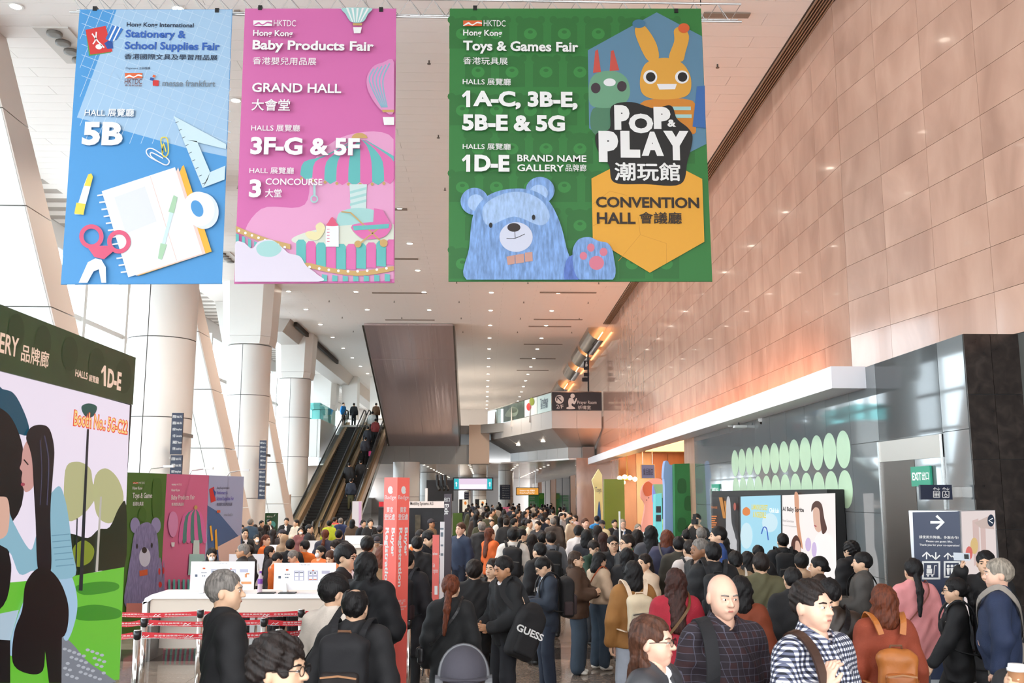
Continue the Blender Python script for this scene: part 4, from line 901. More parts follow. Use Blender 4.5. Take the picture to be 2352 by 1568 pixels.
P.poly('advert_lamp_post', [[(196, 985), (201, 985), (186, 1356), (177, 1356)], [(172, 1190), (175, 1190), (172, 1320), (168, 1320)]], POST); P.poly('advert_lamp_head', ecurve([(183, 934), (200, 926), (219, 934), (210, 956), (192, 956)], 4), EM('lamphead', '#1f5c56', .5))
P.poly('advert_tree_trunk', [[(226, 1140), (230, 1140), (221, 1312), (215, 1312)]], EM('trunk', '#cfc9c0', .5))
P.poly('advert_chair', ecurve([(X0, 880), (0, 893), (28, 905), (52, 950), (62, 985), (55, 1000), (30, 1005), (45, 1110), (20, 1180), (10, 1300), (X0, 1390)], 5), EM('chairteal', '#11546c', .5)); P.poly('advert_chair_inner', ecurve([(X0, 940), (0, 940), (34, 985), (50, 1060), (36, 1180), (X0, 1240)], 5), EM('dark', '#0a0d12', .4))
P.poly('advert_man', ecurve([(X0, 1120), (0, 1110), (12, 1250), (20, 1310), (2, 1390), (X0, 1400)], 4), EM('dark'))
P.poly('advert_trousers', ecurve([(110, 1300), (150, 1310), (168, 1350), (172, 1400), (158, 1455), (142, 1468), (120, 1400), (60, 1420), (30, 1500), (14, 1490), (40, 1400), (80, 1320)], 5), EM('jeans', '#a9cbe6', .58))
P.poly('advert_sweater', ecurve([(100, 1150), (128, 1116), (142, 1140), (152, 1190), (160, 1260), (168, 1320), (120, 1330), (90, 1322), (70, 1310), (38, 1318), (10, 1260), (X0, 1230), (X0, 1170), (0, 1140), (14, 1160), (20, 1190), (60, 1260), (74, 1240), (88, 1180)], 4), EM('sweater', '#8fbdd0', .58)); P.poly('advert_rib', [stroke([(112 + 2 * k, 1230 + 14 * k), (154 + 2 * k, 1226 + 14 * k)], 2) for k in range(6)], EM('rib', '#6d9db4', .55))
P.poly('advert_hand', ecurve([(X0, 1150), (-5, 1140), (12, 1150), (14, 1200), (0, 1235), (X0, 1240)], 4), EM('skin', '#e3b5a2', .58))
P.poly('advert_face', ecurve([(58, 1008), (46, 1030), (42, 1062), (38, 1075), (44, 1084), (42, 1100), (46, 1120), (54, 1130), (72, 1110), (76, 1040), (70, 1012)], 4), EM('skin2', '#d9a39c', .55)); P.poly('advert_lips', ell(45, 1112, 5, 4, 12), EM('lips', '#b5485c', .5)); P.poly('advert_brow', stroke([(47, 1055), (57, 1067)], 3), EM('dark'))
P.poly('advert_hair', ecurve([(52, 1005), (62, 982), (85, 975), (106, 985), (117, 1030), (114, 1090), (108, 1180), (110, 1305), (92, 1312), (78, 1300), (74, 1200), (70, 1130), (66, 1060), (60, 1030)], 5), EM('hair', '#15121a', .45)); P.poly('advert_hair_sheen', [stroke(ecurve([(94, 1000), (104, 1060), (100, 1160)], 4, False), 3), stroke(ecurve([(84, 1010), (88, 1080), (84, 1160)], 4, False), 2)], EM('sheen', '#4c4a66', .45))
P.poly('advert_bag', ecurve([(78, 1305), (108, 1310), (135, 1345), (150, 1400), (140, 1460), (100, 1468), (90, 1540), (50, 1545), (20, 1520), (24, 1450), (42, 1400), (50, 1340)], 5), EM('bag', '#08080d', .4)); P.poly('advert_bag', [(92, 1470), (134, 1450), (133, 1568), (104, 1568)], EM('bag')); P.poly('advert_chair_leg', [[(X0, 1465), (14, 1470), (14, 1568), (X0, 1568)]], EM('dark'))
P.textc('Booth No.: 5G-C22', 160, 288, 161, 939, 979, EM('redout', '#f0503e', .6), .07); P.textc('Booth No.: 5G-C22', 162, 286, 161, 941, 976, EM('yelltext', '#f8d98a', .62), .01)

# ================================================================== fair poster wall behind the counter
pA, pB = PY(286, 1200, 16.6), PY(556, 1200, 20.6); FPn = Frame((pA.x, 16.6, 0), (pB.x - pA.x, 4.0, 0))
LN = math.hypot(pB.x - pA.x, 4.0)
names = (('green poster panel for the toys fair with a waving purple bear', '#4f7a2c'), ('pink poster panel for the baby products fair with a carousel', '#dd6f9a'), ('blue grey poster panel for the stationery fair', '#aab4d8'))
xcut = (286, 377, 475, 556)
for k in range(3):
    u0, u1 = FPn.uv(xcut[k], 1200)[0], FPn.uv(xcut[k + 1], 1200)[0]
    t = thing('poster_panel', names[k][0], 'poster', tuple(FPn.pt((u0 + u1) / 2, 0)), 'fair posters behind the counter')
    ztp = 2.72
    b = MB(); b.hexa([FPn.pt(u0 + .003, 0.02, -.06), FPn.pt(u0 + .003, .02, 0), FPn.pt(u1 - .003, .02, 0), FPn.pt(u1 - .003, .02, -.06)][::-1], [FPn.pt(u0 + .003, ztp, -.06), FPn.pt(u0 + .003, ztp, 0), FPn.pt(u1 - .003, ztp, 0), FPn.pt(u1 - .003, ztp, -.06)][::-1]); b.build('panel', IN('poster%d' % k, names[k][1]), t)
    um = u0 + (u1 - u0) * .55
    MB().tube([FPn.pt(um, ztp, -.03), FPn.pt(um + .02, ztp + .08, .0), FPn.pt(um + .1, ztp + .12, .3)], .012, 6).build('lamp_arm', CHROME, t); MB().box(tuple(FPn.pt(um + .1, ztp + .12, .3) - Vector((.09, .03, .02))), tuple(FPn.pt(um + .1, ztp + .12, .3) + Vector((.09, .03, .02)))).build('lamp_head', WHITE, t)
    P = Print(FPn, t, .003, .001)
    if k == 0:
        hktdc(P, 305, 1107, .28, OR); tx(P, 'Hong Kong', 304, 1117, 326, 1126); tx(P, 'Toys & Games Fair', 304, 1131, 364, 1147, TW, .02); tx(P, '香港玩具展', 304, 1152, 328, 1161)
        P.poly('bear_pattern_head', [ecurve([(350, 1185), (350, 1108), (360, 1098), (370, 1108), (370, 1185)], 3), ecurve([(318, 1195), (318, 1172), (326, 1164), (334, 1172), (334, 1195)], 3)], IN('olive2', '#43701f'))
        P.poly('bear_ear', [ell(309, 1206, 11, 18), ell(357, 1206, 11, 18)], IN('lav2', '#9d98c6')); P.poly('bear_body', ecurve([(288, 1394), (292, 1320), (300, 1270), (308, 1222), (325, 1202), (345, 1202), (360, 1230), (364, 1290), (366, 1340), (362, 1396)], 5), IN('lav', '#8a84b0', noise=(10, .25, (3, 3, .8)))); P.poly('bear_muzzle', ell(331, 1279, 13, 22), IN('muzzle')); P.poly('bear_nose', ell(330, 1263, 6, 7), IN('nose')); P.poly('bear_eye', [ell(313, 1254, 2, 6), ell(347, 1252, 2, 6)], INKB); P.poly('bow_tie', [(318, 1310), (337, 1307), (337, 1320), (319, 1323)], OR)
        P.poly('bear_paw', ecurve([(358, 1395), (356, 1330), (362, 1290), (366, 1280), (370, 1300), (371, 1330), (375, 1285), (376, 1380), (372, 1395)], 4), IN('lav')); P.poly('paw_pad', [ell(364, 1312, 2.5, 8, 12), ell(373.5, 1310, 2, 8, 12), ell(366, 1342, 4, 7, 12)], IN('lr'))
        P.poly('poster_glow', [(288, 1385), (372, 1385), (370, 1412), (287, 1412)], IN('peachred', '#d98a80'))
    if k == 1:
        hktdc(P, 394, 1111, .24); tx(P, 'Hong Kong', 393, 1122, 412, 1130); tx(P, 'Baby Products Fair', 393, 1136, 446, 1150, TW, .01); tx(P, '香港嬰兒用品展', 393, 1154, 421, 1161)
        for q in range(7):
            xa_, xb_ = 409 + q * 9.2, 409 + (q + 1) * 9.2; P.poly('canopy_stripe', ecurve([(448 + q * .5 - 2, 1169), (441 + (xa_ - 441) * .7, 1185), (xa_, 1242), (xb_, 1240), (441 + (xb_ - 441) * .7, 1185), (449 + q * .5, 1169)], 3), IN('dteal', '#4f8a83') if q % 2 else PKD)
        P.poly('canopy_knob', ell(448, 1165, 4, 5, 12), GOLD); P.poly('centre_post', [(443, 1240), (456, 1240), (456, 1275), (441, 1275)], IN('post')); P.poly('carousel_drum', [(433, 1272), (468, 1272), (470, 1320), (430, 1320)], LTEAL)
        P.poly('balloon', ecurve([(384, 1205), (388, 1180), (396, 1174), (404, 1182), (407, 1205), (400, 1230), (390, 1230)], 4), IN('balloonpink')); P.poly('basket', [(391, 1245), (399, 1245), (398, 1255), (392, 1255)], CLW)
        P.poly('drape', [[(384 + 11 * q, 1330), (389 + 11 * q, 1330), (389 + 11 * q, 1395), (384 + 11 * q, 1395)] for q in range(8)], TEAL)
    if k == 2:
        P.poly('blue_sheet', [(476, 1160), (500, 1175), (555, 1240), (555, 1400), (476, 1400)], IN('steelblue', '#47699a')); P.poly('pale_sheet', [(500, 1255), (552, 1228), (555, 1395), (510, 1395)], IN('peach'))
        P.poly('logo_red', [(480, 1123), (491, 1117), (495, 1150), (484, 1154)], IN('lr')); P.poly('logo_blue', [(487, 1119), (495, 1130), (493, 1142)], IN('lb')); IB = IN('lilactext', '#6a66c0')
        tx(P, 'Hong Kong International', 498, 1117, 526, 1124, DK, 0); tx(P, 'Stationery &', 497, 1127, 522, 1137, IB); tx(P, 'School Supplies Fair', 497, 1140, 536, 1151, IB); tx(P, '香港國際文具及學習用品展', 497, 1154, 532, 1161, DK, 0)
        P.poly('organiser_mark', [(497, 1171), (505, 1171), (505, 1177), (497, 1177)], OR); tx(P, 'messe frankfurt', 513, 1178, 534, 1184, IN('grey'), 0)
        P.poly('pencil', [[(480, 1208), (484, 1206), (488, 1240), (484, 1243)], [(492, 1218), (496, 1214), (499, 1262), (493, 1262)]], IN('mustard'))
# ================================================================== registration counters
BEIGE = M('counter_apron', '#d8cbbd', .5); GRYL = M('counter_leg_grey', '#9a9a99', .4, .3); CTOP = M('counter_top_white', '#f3f2f3', .3)
def counter(Y, pxl, pxr, label, leg_px=(), left_panel=True, zt=.93):
    a, b_ = PZ(pxl, 1135 + (CAM_H - zt) * FPX / Y, zt), PZ(pxr, 1135 + (CAM_H - zt) * FPX / Y, zt)
    t = thing('registration_counter', label, 'counter', ((a.x + b_.x) / 2, Y + .3, 0))
    pr = [(a.x + .0, zt - .14), (a.x + .03, zt - .05), (a.x + .12, zt), (b_.x, zt), (b_.x, zt - .06), (a.x + .14, zt - .06), (a.x + .08, zt - .1)]
    MB().hexa([(x, Y, z) for x, z in pr], [(x, Y + .75, z) for x, z in pr]).build('worktop', CTOP, t)
    MB().box((a.x + .1, Y + .04, zt - .26), (b_.x, Y + .08, zt - .065)).build('apron', BEIGE, t)
    if left_panel:
        MB().box((a.x, Y, 0), (a.x + .07, Y + .75, zt - .1)).build('end_panel', CTOP, t)
        MB().box((a.x + .075, Y + .1, .0), (a.x + .11, Y + .7, zt - .1)).build('inner_panel', GRYL, t)
        MB().box((a.x + .12, Y + .45, .12), (a.x + 1.1, Y + .5, zt - .1)).build('modesty_panel', M('modesty', '#cfc4b8', .5), t)
    for px in leg_px:
        x = PY(px, 1400, Y + .05).x
        for d in (0, .11): MB().box((x + d, Y + .1, 0), (x + d + .07, Y + .16, zt - .06)).build('leg', GRYL, t)
    return a, b_, t
counter(14.3, 368, 866, 'front white registration counter with rounded edge and beige apron', (573, 760))
counter(18.4, 520, 900, 'middle white registration counter behind the front one', (560,), False)
counter(22.5, 560, 1010, 'rear white registration counter under the escalators', (600,), False)
counter(27.5, 640, 1000, 'farthest white registration counter in the queue area', (660,), False)
BRD = M('board_white', '#f5f4f8', .4)
def info_board(Y, x0, y0, x1, y1, label, detail=True, zc=.93):
    a, b_ = PY(x0, y1, Y), PY(x1, y0, Y); a.z = .965; b_.z = max(b_.z, 1.2)
    t = thing('info_board', label, 'board', ((a.x + b_.x) / 2, Y, a.z), 'white instruction boards')
    MB().box((a.x, Y, a.z), (b_.x, Y + .02, b_.z)).build('panel', BRD, t)
    for f in (.2, .8):
        x = a.x + (b_.x - a.x) * f; MB().hexa([(x - .03, Y - .07, a.z - .03), (x + .03, Y - .07, a.z - .03), (x + .03, Y + .09, a.z - .03), (x - .03, Y + .09, a.z - .03)], [(x - .008, Y - .012, a.z + .1), (x + .008, Y - .012, a.z + .1), (x + .008, Y + .03, a.z + .1), (x - .008, Y + .03, a.z + .1)]).build('foot', WHITE, t)
    if detail:
        P = Print(Frame((a.x, Y, 0), (1, 0, 0)), t, .002, .0008); W, H = x1 - x0, y1 - y0
        def q(fx, fy): return (x0 + W * fx, y0 + H * fy)
        def rc(fx0, fy0, fx1, fy1): return [q(fx0, fy0), q(fx1, fy0), q(fx1, fy1), q(fx0, fy1)]
        tx(P, '1. Scan QR code', *q(.42, .05), *q(.58, .1), IN('grey'), 0)
        LAV = IN('lavbox', '#c9c9e0'); P.poly('flow_box', [rc(.33, .3, .49, .68), rc(.55, .3, .71, .68), rc(.77, .3, .9, .42)], LAV); P.poly('phone_screen', [rc(.345, .34, .4, .5), rc(.42, .34, .475, .5), rc(.345, .54, .4, .66), rc(.42, .54, .475, .66), rc(.57, .34, .62, .46), rc(.64, .34, .69, .46), rc(.57, .54, .62, .66), rc(.64, .54, .69, .66)], BRD)
        P.poly('flow_icon', [rc(.345, .36, .4, .4), rc(.42, .36, .475, .4), rc(.18, .42, .2, .46), rc(.21, .42, .23, .46), rc(.24, .42, .26, .46), rc(.19, .54, .21, .58), rc(.22, .54, .24, .58), rc(.08, .5, .12, .6), rc(.58, .36, .61, .42), rc(.65, .36, .68, .42)], IN('slate3', '#5b6577')); P.poly('flow_red', [rc(.2, .24, .24, .3), rc(.62, .27, .65, .31), rc(.57, .62, .62, .65), rc(.64, .62, .69, .65)], OR); P.poly('orange_tag', rc(.79, .78, .95, .88), IN('tagorange', '#f2a469')); P.poly('wristband', [rc(.85, .48, .88, .62), rc(.87, .45, .92, .5)], IN('tagorange'))
info_board(14.55, 436, 1289, 585, 1348, 'white instruction board on the front counter behind the man in a black suit')
info_board(14.55, 628, 1292, 772, 1352, 'white instruction board on the front counter beside the purple drink bottle')
for k, (Y, x0, y0, x1, y1, lb) in enumerate(((18.6, 525, 1272, 610, 1306, 'white board on the middle counter behind the grey haired man with glasses'), (18.6, 705, 1277, 752, 1308, 'small white board on the middle counter behind the masked woman'), (22.7, 598, 1258, 650, 1284, 'white board on the rear counter next to the ponytailed volunteer'), (22.7, 705, 1241, 778, 1272, 'wide white board on the rear counter below the escalator foot'), (22.7, 838, 1250, 878, 1276, 'white board on the rear counter beside the red column'), (27.7, 792, 1233, 842, 1252, 'white board on the farthest counter near the camera crew'))): info_board(Y, x0, y0, x1, y1, lb, False)
# drink bottle on the front counter
c = PY(597, 1352, 14.5); t = thing('drink_bottle', 'clear plastic drink bottle with purple label and cap on the counter', 'bottle', (c.x, 14.5, .93))
MB().lathe((c.x, 14.5, .93), ((.03, 0), (.036, .02), (.034, .1), (.036, .2), (.016, .26), (.014, .28)), 14).build('bottle_body', M('clear_plastic', '#e3c9d8', .1, alpha=.6), t, True); MB().cyl((c.x, 14.5, 1.21), (c.x, 14.5, 1.24), .017, n=10).build('cap', M('purple', '#7a3fa0', .4), t); MB().cyl((c.x, 14.5, 1.06), (c.x, 14.5, 1.13), .037, n=14).build('label_band', M('purple'), t)
for k, px in enumerate((612, 660)):
    c = PY(px, 1353, 14.4); tag(MB().box((c.x - .12, 14.34, .931), (c.x + .12, 14.5, .945)).build('tablet_computer', BLACKP), 'thin dark tablet lying on the front counter %s' % ('next to the drink bottle' if k == 0 else 'in front of the instruction board'), 'tablet')

# ================================================================== queue barriers
BELT = M('belt_red', '#c8202c', .6); STP = M('post_steel', '#d3d0cb', .14, 1.0)
def post(x, y, label, h=.98, belt_dirs=()):
    t = thing('queue_post', label, 'queue post', (x, y, 0), 'steel queue posts')
    MB().lathe((x, y, 0), ((.19, 0), (.19, .02), (.12, .045), (.04, .055)), 24).build('base', STP, t, True); MB().cyl((x, y, .05), (x, y, h - .07), .034, n=16).build('pole', STP, t, True); MB().cyl((x, y, h - .075), (x, y, h), .038, n=16).build('belt_head', M('post_head', '#38383a', .3, .6), t, True); MB().cyl((x, y, h), (x, y, h + .008), .036, n=16).build('top_cap', STP, t, True)
    return Vector((x, y, h - .04))
def belt(p, q, label, texts=1):
    d = (q - p).normalized(); p = p + d * .045; q = q - d * .045; t = thing('queue_belt', label, 'queue belt', tuple((p + q) / 2), 'red queue belts')
    b = MB(); n = 10; pts = [p.lerp(q, i / n) - Vector((0, 0, .02 * math.sin(math.pi * i / n))) for i in range(n + 1)]
    b.ribbon(pts, .055, (0, 0, 1), .003); b.build('webbing', BELT, t)
    fr = Frame(p, (d.x, d.y, 0)); Ln = (q - p).length
    if fr.n.y > 0: fr = Frame(q, (-d.x, -d.y, 0))
    for k in range(texts):
        u = Ln * (k + .5) / texts - .2; P = Print(fr, t, .004, .0006); dz = -.02
        place_text('香港會議展覽中心', fr, u + .1, dz + .003, u + .42, dz + .02, .004, TW, t, 0); place_text('Hong Kong Convention and Exhibition Centre', fr, u + .1, dz - .02, u + .55, dz - .004, .004, TW, t, 0)
        b = MB(); b.add([fr.pt(u + a, dz + c_, .004) for a, c_ in ((-.04, -.018), (.06, -.018), (.06, -.012), (-.04, -.012))], [(0, 1, 2, 3)]); b.add([fr.pt(u + a, dz + c_, .004) for a, c_ in ((-.03, -.005), (-.005, .016), (.015, .0), (.05, .018), (.052, .012), (.02, -.008), (-.003, .008), (-.025, -.008))], [tuple(range(8))]); b.build('belt_mark', TW, t)
Q = {}
for k, (px, Y, lb) in enumerate(((460, 11.95, 'queue post just left of the man in the black suit'), (692, 11.95, 'queue post between the suit and the man in a cream sweater'), (332, 11.15, 'queue post closest to the edge of the video wall'), (607, 11.15, 'queue post in front of the counter legs'), (318, 10.2, 'slanting queue post nearest the video screen base'), (642, 10.2, 'queue post behind the curly haired young man'), (938, 10.9, 'queue post right behind the red registration column'), (960, 12.3, 'queue post beside the red registration column base'), (986, 13.9, 'queue post beside the leaning sign boards'))):
    x = PY(px, 1420, Y).x; Q[k] = post(x, Y, lb)
def offx(px, Y): return Vector((PY(px, 1420, Y).x, Y, .94))
belt(offx(225, 12.0), Q[0], 'red belt running from behind the video wall to the first counter post', 2); belt(Q[0], Q[1], 'red belt crossing behind the man in the black suit', 3); belt(Q[1], offx(872, 11.95), 'red belt ending at the red registration column', 2)
belt(offx(250, 11.15), Q[2], 'short red belt between video wall and its nearest post', 1); belt(Q[2], Q[3], 'red belt across the queue lane, second lane from the counter', 3); belt(Q[3], offx(735, 11.2), 'red belt going behind the cream sweater', 1)
belt(offx(240, 10.2), Q[4], 'red belt stub on the slanting post', 1); belt(Q[4], Q[5], 'red belt across the queue lane farthest from the counter', 3); belt(Q[5], offx(722, 10.6), 'red belt beside the curly haired young man', 1); belt(Q[7], Q[8], 'red belt behind the registration column', 1)

# ================================================================== red registration column
COR = M('coral_red', '#f87064', .45)
YR = 10.0; Mc = PY(913, 1100, YR); th = R(38); sd = .186
dx1 = Vector((-math.cos(th), math.sin(th), 0)) * sd; dx2 = Vector((math.sin(th), math.cos(th), 0)) * sd
m0 = Vector((Mc.x, YR, 0)); zR = PY(913, 1096, YR).z
rc_ = thing('registration_column', 'tall coral red square column lettered Buyer Registration on two faces', 'sign column', tuple(m0 + (dx1 + dx2) / 2))
q4 = [m0, m0 + dx2, m0 + dx1 + dx2, m0 + dx1]
MB().hexa(q4, [p + Vector((0, 0, zR)) for p in q4]).build('column_body', COR, rc_)
F1, F2 = Frame(m0 + dx1, -dx1), Frame(m0, dx2)
for fr, sft in ((F1, 0), (F2, 1)):
    P = Print(fr, rc_, .002, .0006); W = sd
    def zz(py): return PY(913, py, YR).z
    def put(body, f0, y0, f1, y1, bold=.02, rot=0): place_text(body, fr, W * f0, zz(y1), W * f1, zz(y0), .003, TW, rc_, bold, rot=rot)
    put('e', .3, 1116, .68, 1134, .05); put('Badge', .08, 1137, .92, 1149, .0); put('買家', .24, 1164, .74, 1177, .02); put('登記處', .1, 1180, .88, 1194, .02)
    put('Buyer', .56, 1212, .9, 1278, .03, 90); put('Registration', .1, 1212, .46, 1348, .03, 90); put('只供年滿十八歲之\n業內人士參觀', .1, 1378, .8, 1390, 0); put('For trade visitors aged\n18 or above only', .08, 1392, .88, 1404, 0)
MB().box(tuple(F1.pt(sd * .3, zz(1464), -.01)), tuple(F1.pt(sd * .42, zz(1443), .004))).build('slot', BLACKP, rc_)
# leaning coral and white boards, exit totem
def slab_sign(nm, label, cat, x0, y0, x1, y1, Y, mat, depth=.08, z0=None):
    a, b_ = PY(x0, y1, Y), PY(x1, y0, Y); zz0 = a.z if z0 is None else z0
    t = thing(nm, label, cat, ((a.x + b_.x) / 2, Y, zz0)); MB().box((a.x, Y, zz0), (b_.x, Y + depth, b_.z)).build('panel', mat, t)
    return t, Print(Frame((a.x, Y, 0), (1, 0, 0)), t, .003, .001)
t, P = slab_sign('queue_sign', 'coral red upright queue sign board beside the red column', 'sign', 991, 1228, 1009, 1440, 13.2, M('coral_sign', '#dd6a62', .5), .03, 0)
tx(P, 'Buyer Registration', 994, 1268, 1005, 1276); tx(P, 'Guide\nto registration', 994, 1292, 1006, 1318, TW, 0); P.poly('sign_badge', [(998, 1345), (1005, 1345), (1005, 1365), (998, 1365)], TW)
for k in (0, 1): MB().tube([(PY(992 + 12 * k, 1400, 13.3).x, 13.25 + .1 * k, .9), (PY(975 + 20 * k, 1400, 13.3).x, 13.0, .02)], .012, 6).build('stand_leg', BLACKM, t)
t, P = slab_sign('notice_board', 'narrow white notice board standing in front of the exit totem', 'sign', 1009, 1198, 1021, 1375, 13.6, M('notice_white', '#d8d4d6', .5), .03, 0)
P.poly('notice_bar', [[(1011, 1212), (1019, 1212), (1019, 1216), (1011, 1216)], [(1012, 1222), (1018, 1222), (1018, 1232), (1012, 1232)], [(1012, 1250), (1018, 1250), (1018, 1254), (1012, 1254)], [(1012, 1270), (1018, 1270), (1018, 1276), (1012, 1276)]], IN('grey'))
t, P = slab_sign('exit_totem', 'tall dark purple totem reading Exit in white sideways letters', 'sign', 1018, 1134, 1037, 1330, 17.5, M('aubergine', '#4a4149', .5), .25, 0)
place_text('出口', P.fr, P.fr.uv(1020, 1156)[0], P.fr.uv(1020, 1152)[1], P.fr.uv(1033, 1152)[0], P.fr.uv(1020, 1142)[1], .004, TW, t, .02); place_text('Exit', P.fr, P.fr.uv(1021, 1156)[0], P.fr.uv(1020, 1182)[1], P.fr.uv(1031, 1152)[0], P.fr.uv(1020, 1157)[1], .004, TW, t, .03, rot=90)

# ================================================================== right-hand wall signs
FW = lambda y: Frame((greyx(y) - .012, y, 0), (0, -1, 0))
GEX = M('exit_green', '#1f7d63', .4, emit=.25, ecol='#2f9a7c')
fr = FW(14.0); fr.o.x = greyx(14) - .05
t = thing('exit_sign', 'green EXIT sign with Chinese characters above the lift lobby door', 'exit sign', tuple(fr.pt(0, 2.9)))
u0, v1 = fr.uv(2091, 1072); u1, v0 = fr.uv(2138, 1116)
MB().hexa([fr.pt(u0, v0, 0), fr.pt(u1, v0, 0), fr.pt(u1, v0, -.03), fr.pt(u0, v0, -.03)], [fr.pt(u0, v1, 0), fr.pt(u1, v1, 0), fr.pt(u1, v1, -.03), fr.pt(u0, v1, -.03)]).build('panel', GEX, t)
P = Print(fr, t, .003); EW = EM('exitwhite', '#ffffff', .75); place_text('EXIT', fr, u0 + (u1 - u0) * .08, v0 + (v1 - v0) * .3, u0 + (u1 - u0) * .56, v0 + (v1 - v0) * .7, .004, EW, t, .03); place_text('出口', fr, u0 + (u1 - u0) * .6, v0 + (v1 - v0) * .3, u0 + (u1 - u0) * .94, v0 + (v1 - v0) * .72, .004, EW, t, .02)
fr = FW(27.0); fr.o.x = greyx(27) - .04; u0, v1 = fr.uv(1634, 1112); u1, v0 = fr.uv(1652, 1134)
t = thing('exit_sign', 'small far green EXIT sign above the grey door', 'exit sign', tuple(fr.pt(u0, v0)))
MB().hexa([fr.pt(u0, v0, 0), fr.pt(u1, v0, 0), fr.pt(u1, v0, -.03), fr.pt(u0, v0, -.03)], [fr.pt(u0, v1, 0), fr.pt(u1, v1, 0), fr.pt(u1, v1, -.03), fr.pt(u0, v1, -.03)]).build('panel', GEX, t); place_text('EXIT', fr, u0 + (u1 - u0) * .12, v0 + .08, u0 + (u1 - u0) * .56, v1 - .1, .004, EW, t, .03); place_text('出口', fr, u0 + (u1 - u0) * .6, v0 + .08, u0 + (u1 - u0) * .9, v1 - .1, .004, EW, t, .02)
# projecting lift sign
NAVY = M('sign_navy', '#141c36', .35); Yl = 12.7
a, b_ = PY(2133, 1147, Yl), PY(2186, 1113, Yl)
t = thing('lift_sign', 'small navy projecting sign with lift and wheelchair symbols', 'sign', (a.x, Yl, a.z)); MB().box((a.x - .1, Yl, a.z), (b_.x, Yl + .05, b_.z)).build('panel', NAVY, t); MB().box((b_.x, Yl + .01, a.z + .03), (greyx(Yl) + .01, Yl + .04, b_.z - .03)).build('bracket', STEEL, t)
P = Print(Frame((a.x, Yl, 0), (1, 0, 0)), t, .002, .0008)
def lift_icon(P, x, y, w_, kind):
    P.poly('icon_frame', [[(x, y), (x + w_, y), (x + w_, y + w_ * .1), (x, y + w_ * .1)], [(x, y + w_ * .9), (x + w_, y + w_ * .9), (x + w_, y + w_), (x, y + w_)], [(x, y), (x + w_ * .1, y), (x + w_ * .1, y + w_), (x, y + w_)], [(x + w_ * .9, y), (x + w_, y), (x + w_, y + w_), (x + w_ * .9, y + w_)]], TW)
    P.poly('icon_arrows', [stroke([(x + w_ * .25, y - w_ * .1), (x + w_ * .25, y - w_ * .45)], w_ * .07), stroke([(x + w_ * .02, y - w_ * .25), (x + w_ * .25, y - w_ * .48), (x + w_ * .48, y - w_ * .25)], w_ * .08), stroke([(x + w_ * .75, y - w_ * .48), (x + w_ * .75, y - w_ * .1)], w_ * .07), stroke([(x + w_ * .52, y - w_ * .32), (x + w_ * .75, y - w_ * .1), (x + w_ * .98, y - w_ * .32)], w_ * .08)], TW)
    if kind == 'people': P.poly('icon_people', [ell(x + w_ * f, y + w_ * .3, w_ * .09, w_ * .09, 10) for f in (.27, .5, .73)] + [[(x + w_ * (f - .1), y + w_ * .42), (x + w_ * (f + .1), y + w_ * .42), (x + w_ * (f + .06), y + w_ * .82), (x + w_ * (f - .06), y + w_ * .82)] for f in (.27, .5, .73)], TW)
    if kind == 'chair': P.poly('icon_wheelchair', [ell(x + w_ * .45, y + w_ * .22, w_ * .07, w_ * .07, 10), stroke([(x + w_ * .45, y + w_ * .3), (x + w_ * .47, y + w_ * .55), (x + w_ * .68, y + w_ * .56), (x + w_ * .78, y + w_ * .78)], w_ * .08)] + ringpoly(x + w_ * .48, y + w_ * .62, w_ * .22, w_ * .22, w_ * .06, 0, 16), TW)
    if kind == 'trolley': P.poly('icon_trolley', [[(x + w_ * .25, y + w_ * .42), (x + w_ * .55, y + w_ * .42), (x + w_ * .55, y + w_ * .68), (x + w_ * .25, y + w_ * .68)], [(x + w_ * .28, y + w_ * .22), (x + w_ * .5, y + w_ * .22), (x + w_ * .5, y + w_ * .4), (x + w_ * .28, y + w_ * .4)], stroke([(x + w_ * .22, y + w_ * .73), (x + w_ * .65, y + w_ * .73), (x + w_ * .68, y + w_ * .25), (x + w_ * .8, y + w_ * .25)], w_ * .05), ell(x + w_ * .33, y + w_ * .8, w_ * .06, w_ * .06, 10), ell(x + w_ * .56, y + w_ * .8, w_ * .06, w_ * .06, 10)], TW)
lift_icon(P, 2143, 1127, 16, 'people'); lift_icon(P, 2164, 1127, 16, 'chair')
# guest lift stand: two-sided box
Yt = 10.3; cr0 = PY(2205, 1250, Yt); lf0 = PY(2092, 1250, Yt + .25); rt0 = PY(2292, 1250, Yt + .55); ztn = PY(2205, 1173, Yt).z
t = thing('guest_lift_sign', 'large navy floor sign with arrow asking to use guest lifts', 'sign', (cr0.x, Yt, 0))
q = [Vector((p.x, p.y, 0)) for p in (lf0, cr0, rt0)]; q.append(q[0] + q[2] - q[1])
MB().hexa(q, [p + Vector((0, 0, ztn)) for p in q]).build('box_body', M('sign_steel', '#b9bdc2', .3, .4), t)
fa, fb = Frame(q[0], q[1] - q[0]), Frame(q[1], q[2] - q[1])
P = Print(fa, t, .004, .001); P.poly('navy_face', [(2096, 1176), (2204, 1174), (2216, 1560), (2112, 1560)], M('sign_navy2', '#25304a', .4))
P.poly('arrow', [stroke([(2137, 1199), (2165, 1199)], 6), stroke([(2151, 1184), (2167, 1199), (2151, 1214)], 6)], TW); tx(P, '請使用升降機，多謝合作!', 2111, 1229, 2202, 1238, TW, .01); tx(P, 'Please use guest lifts,', 2127, 1240, 2188, 1247, TW, .01); tx(P, 'Thank you for your co-operation!', 2112, 1248, 2204, 1256, TW, .01)
lift_icon(P, 2118, 1288, 42, 'trolley'); lift_icon(P, 2168, 1288, 38, 'people')
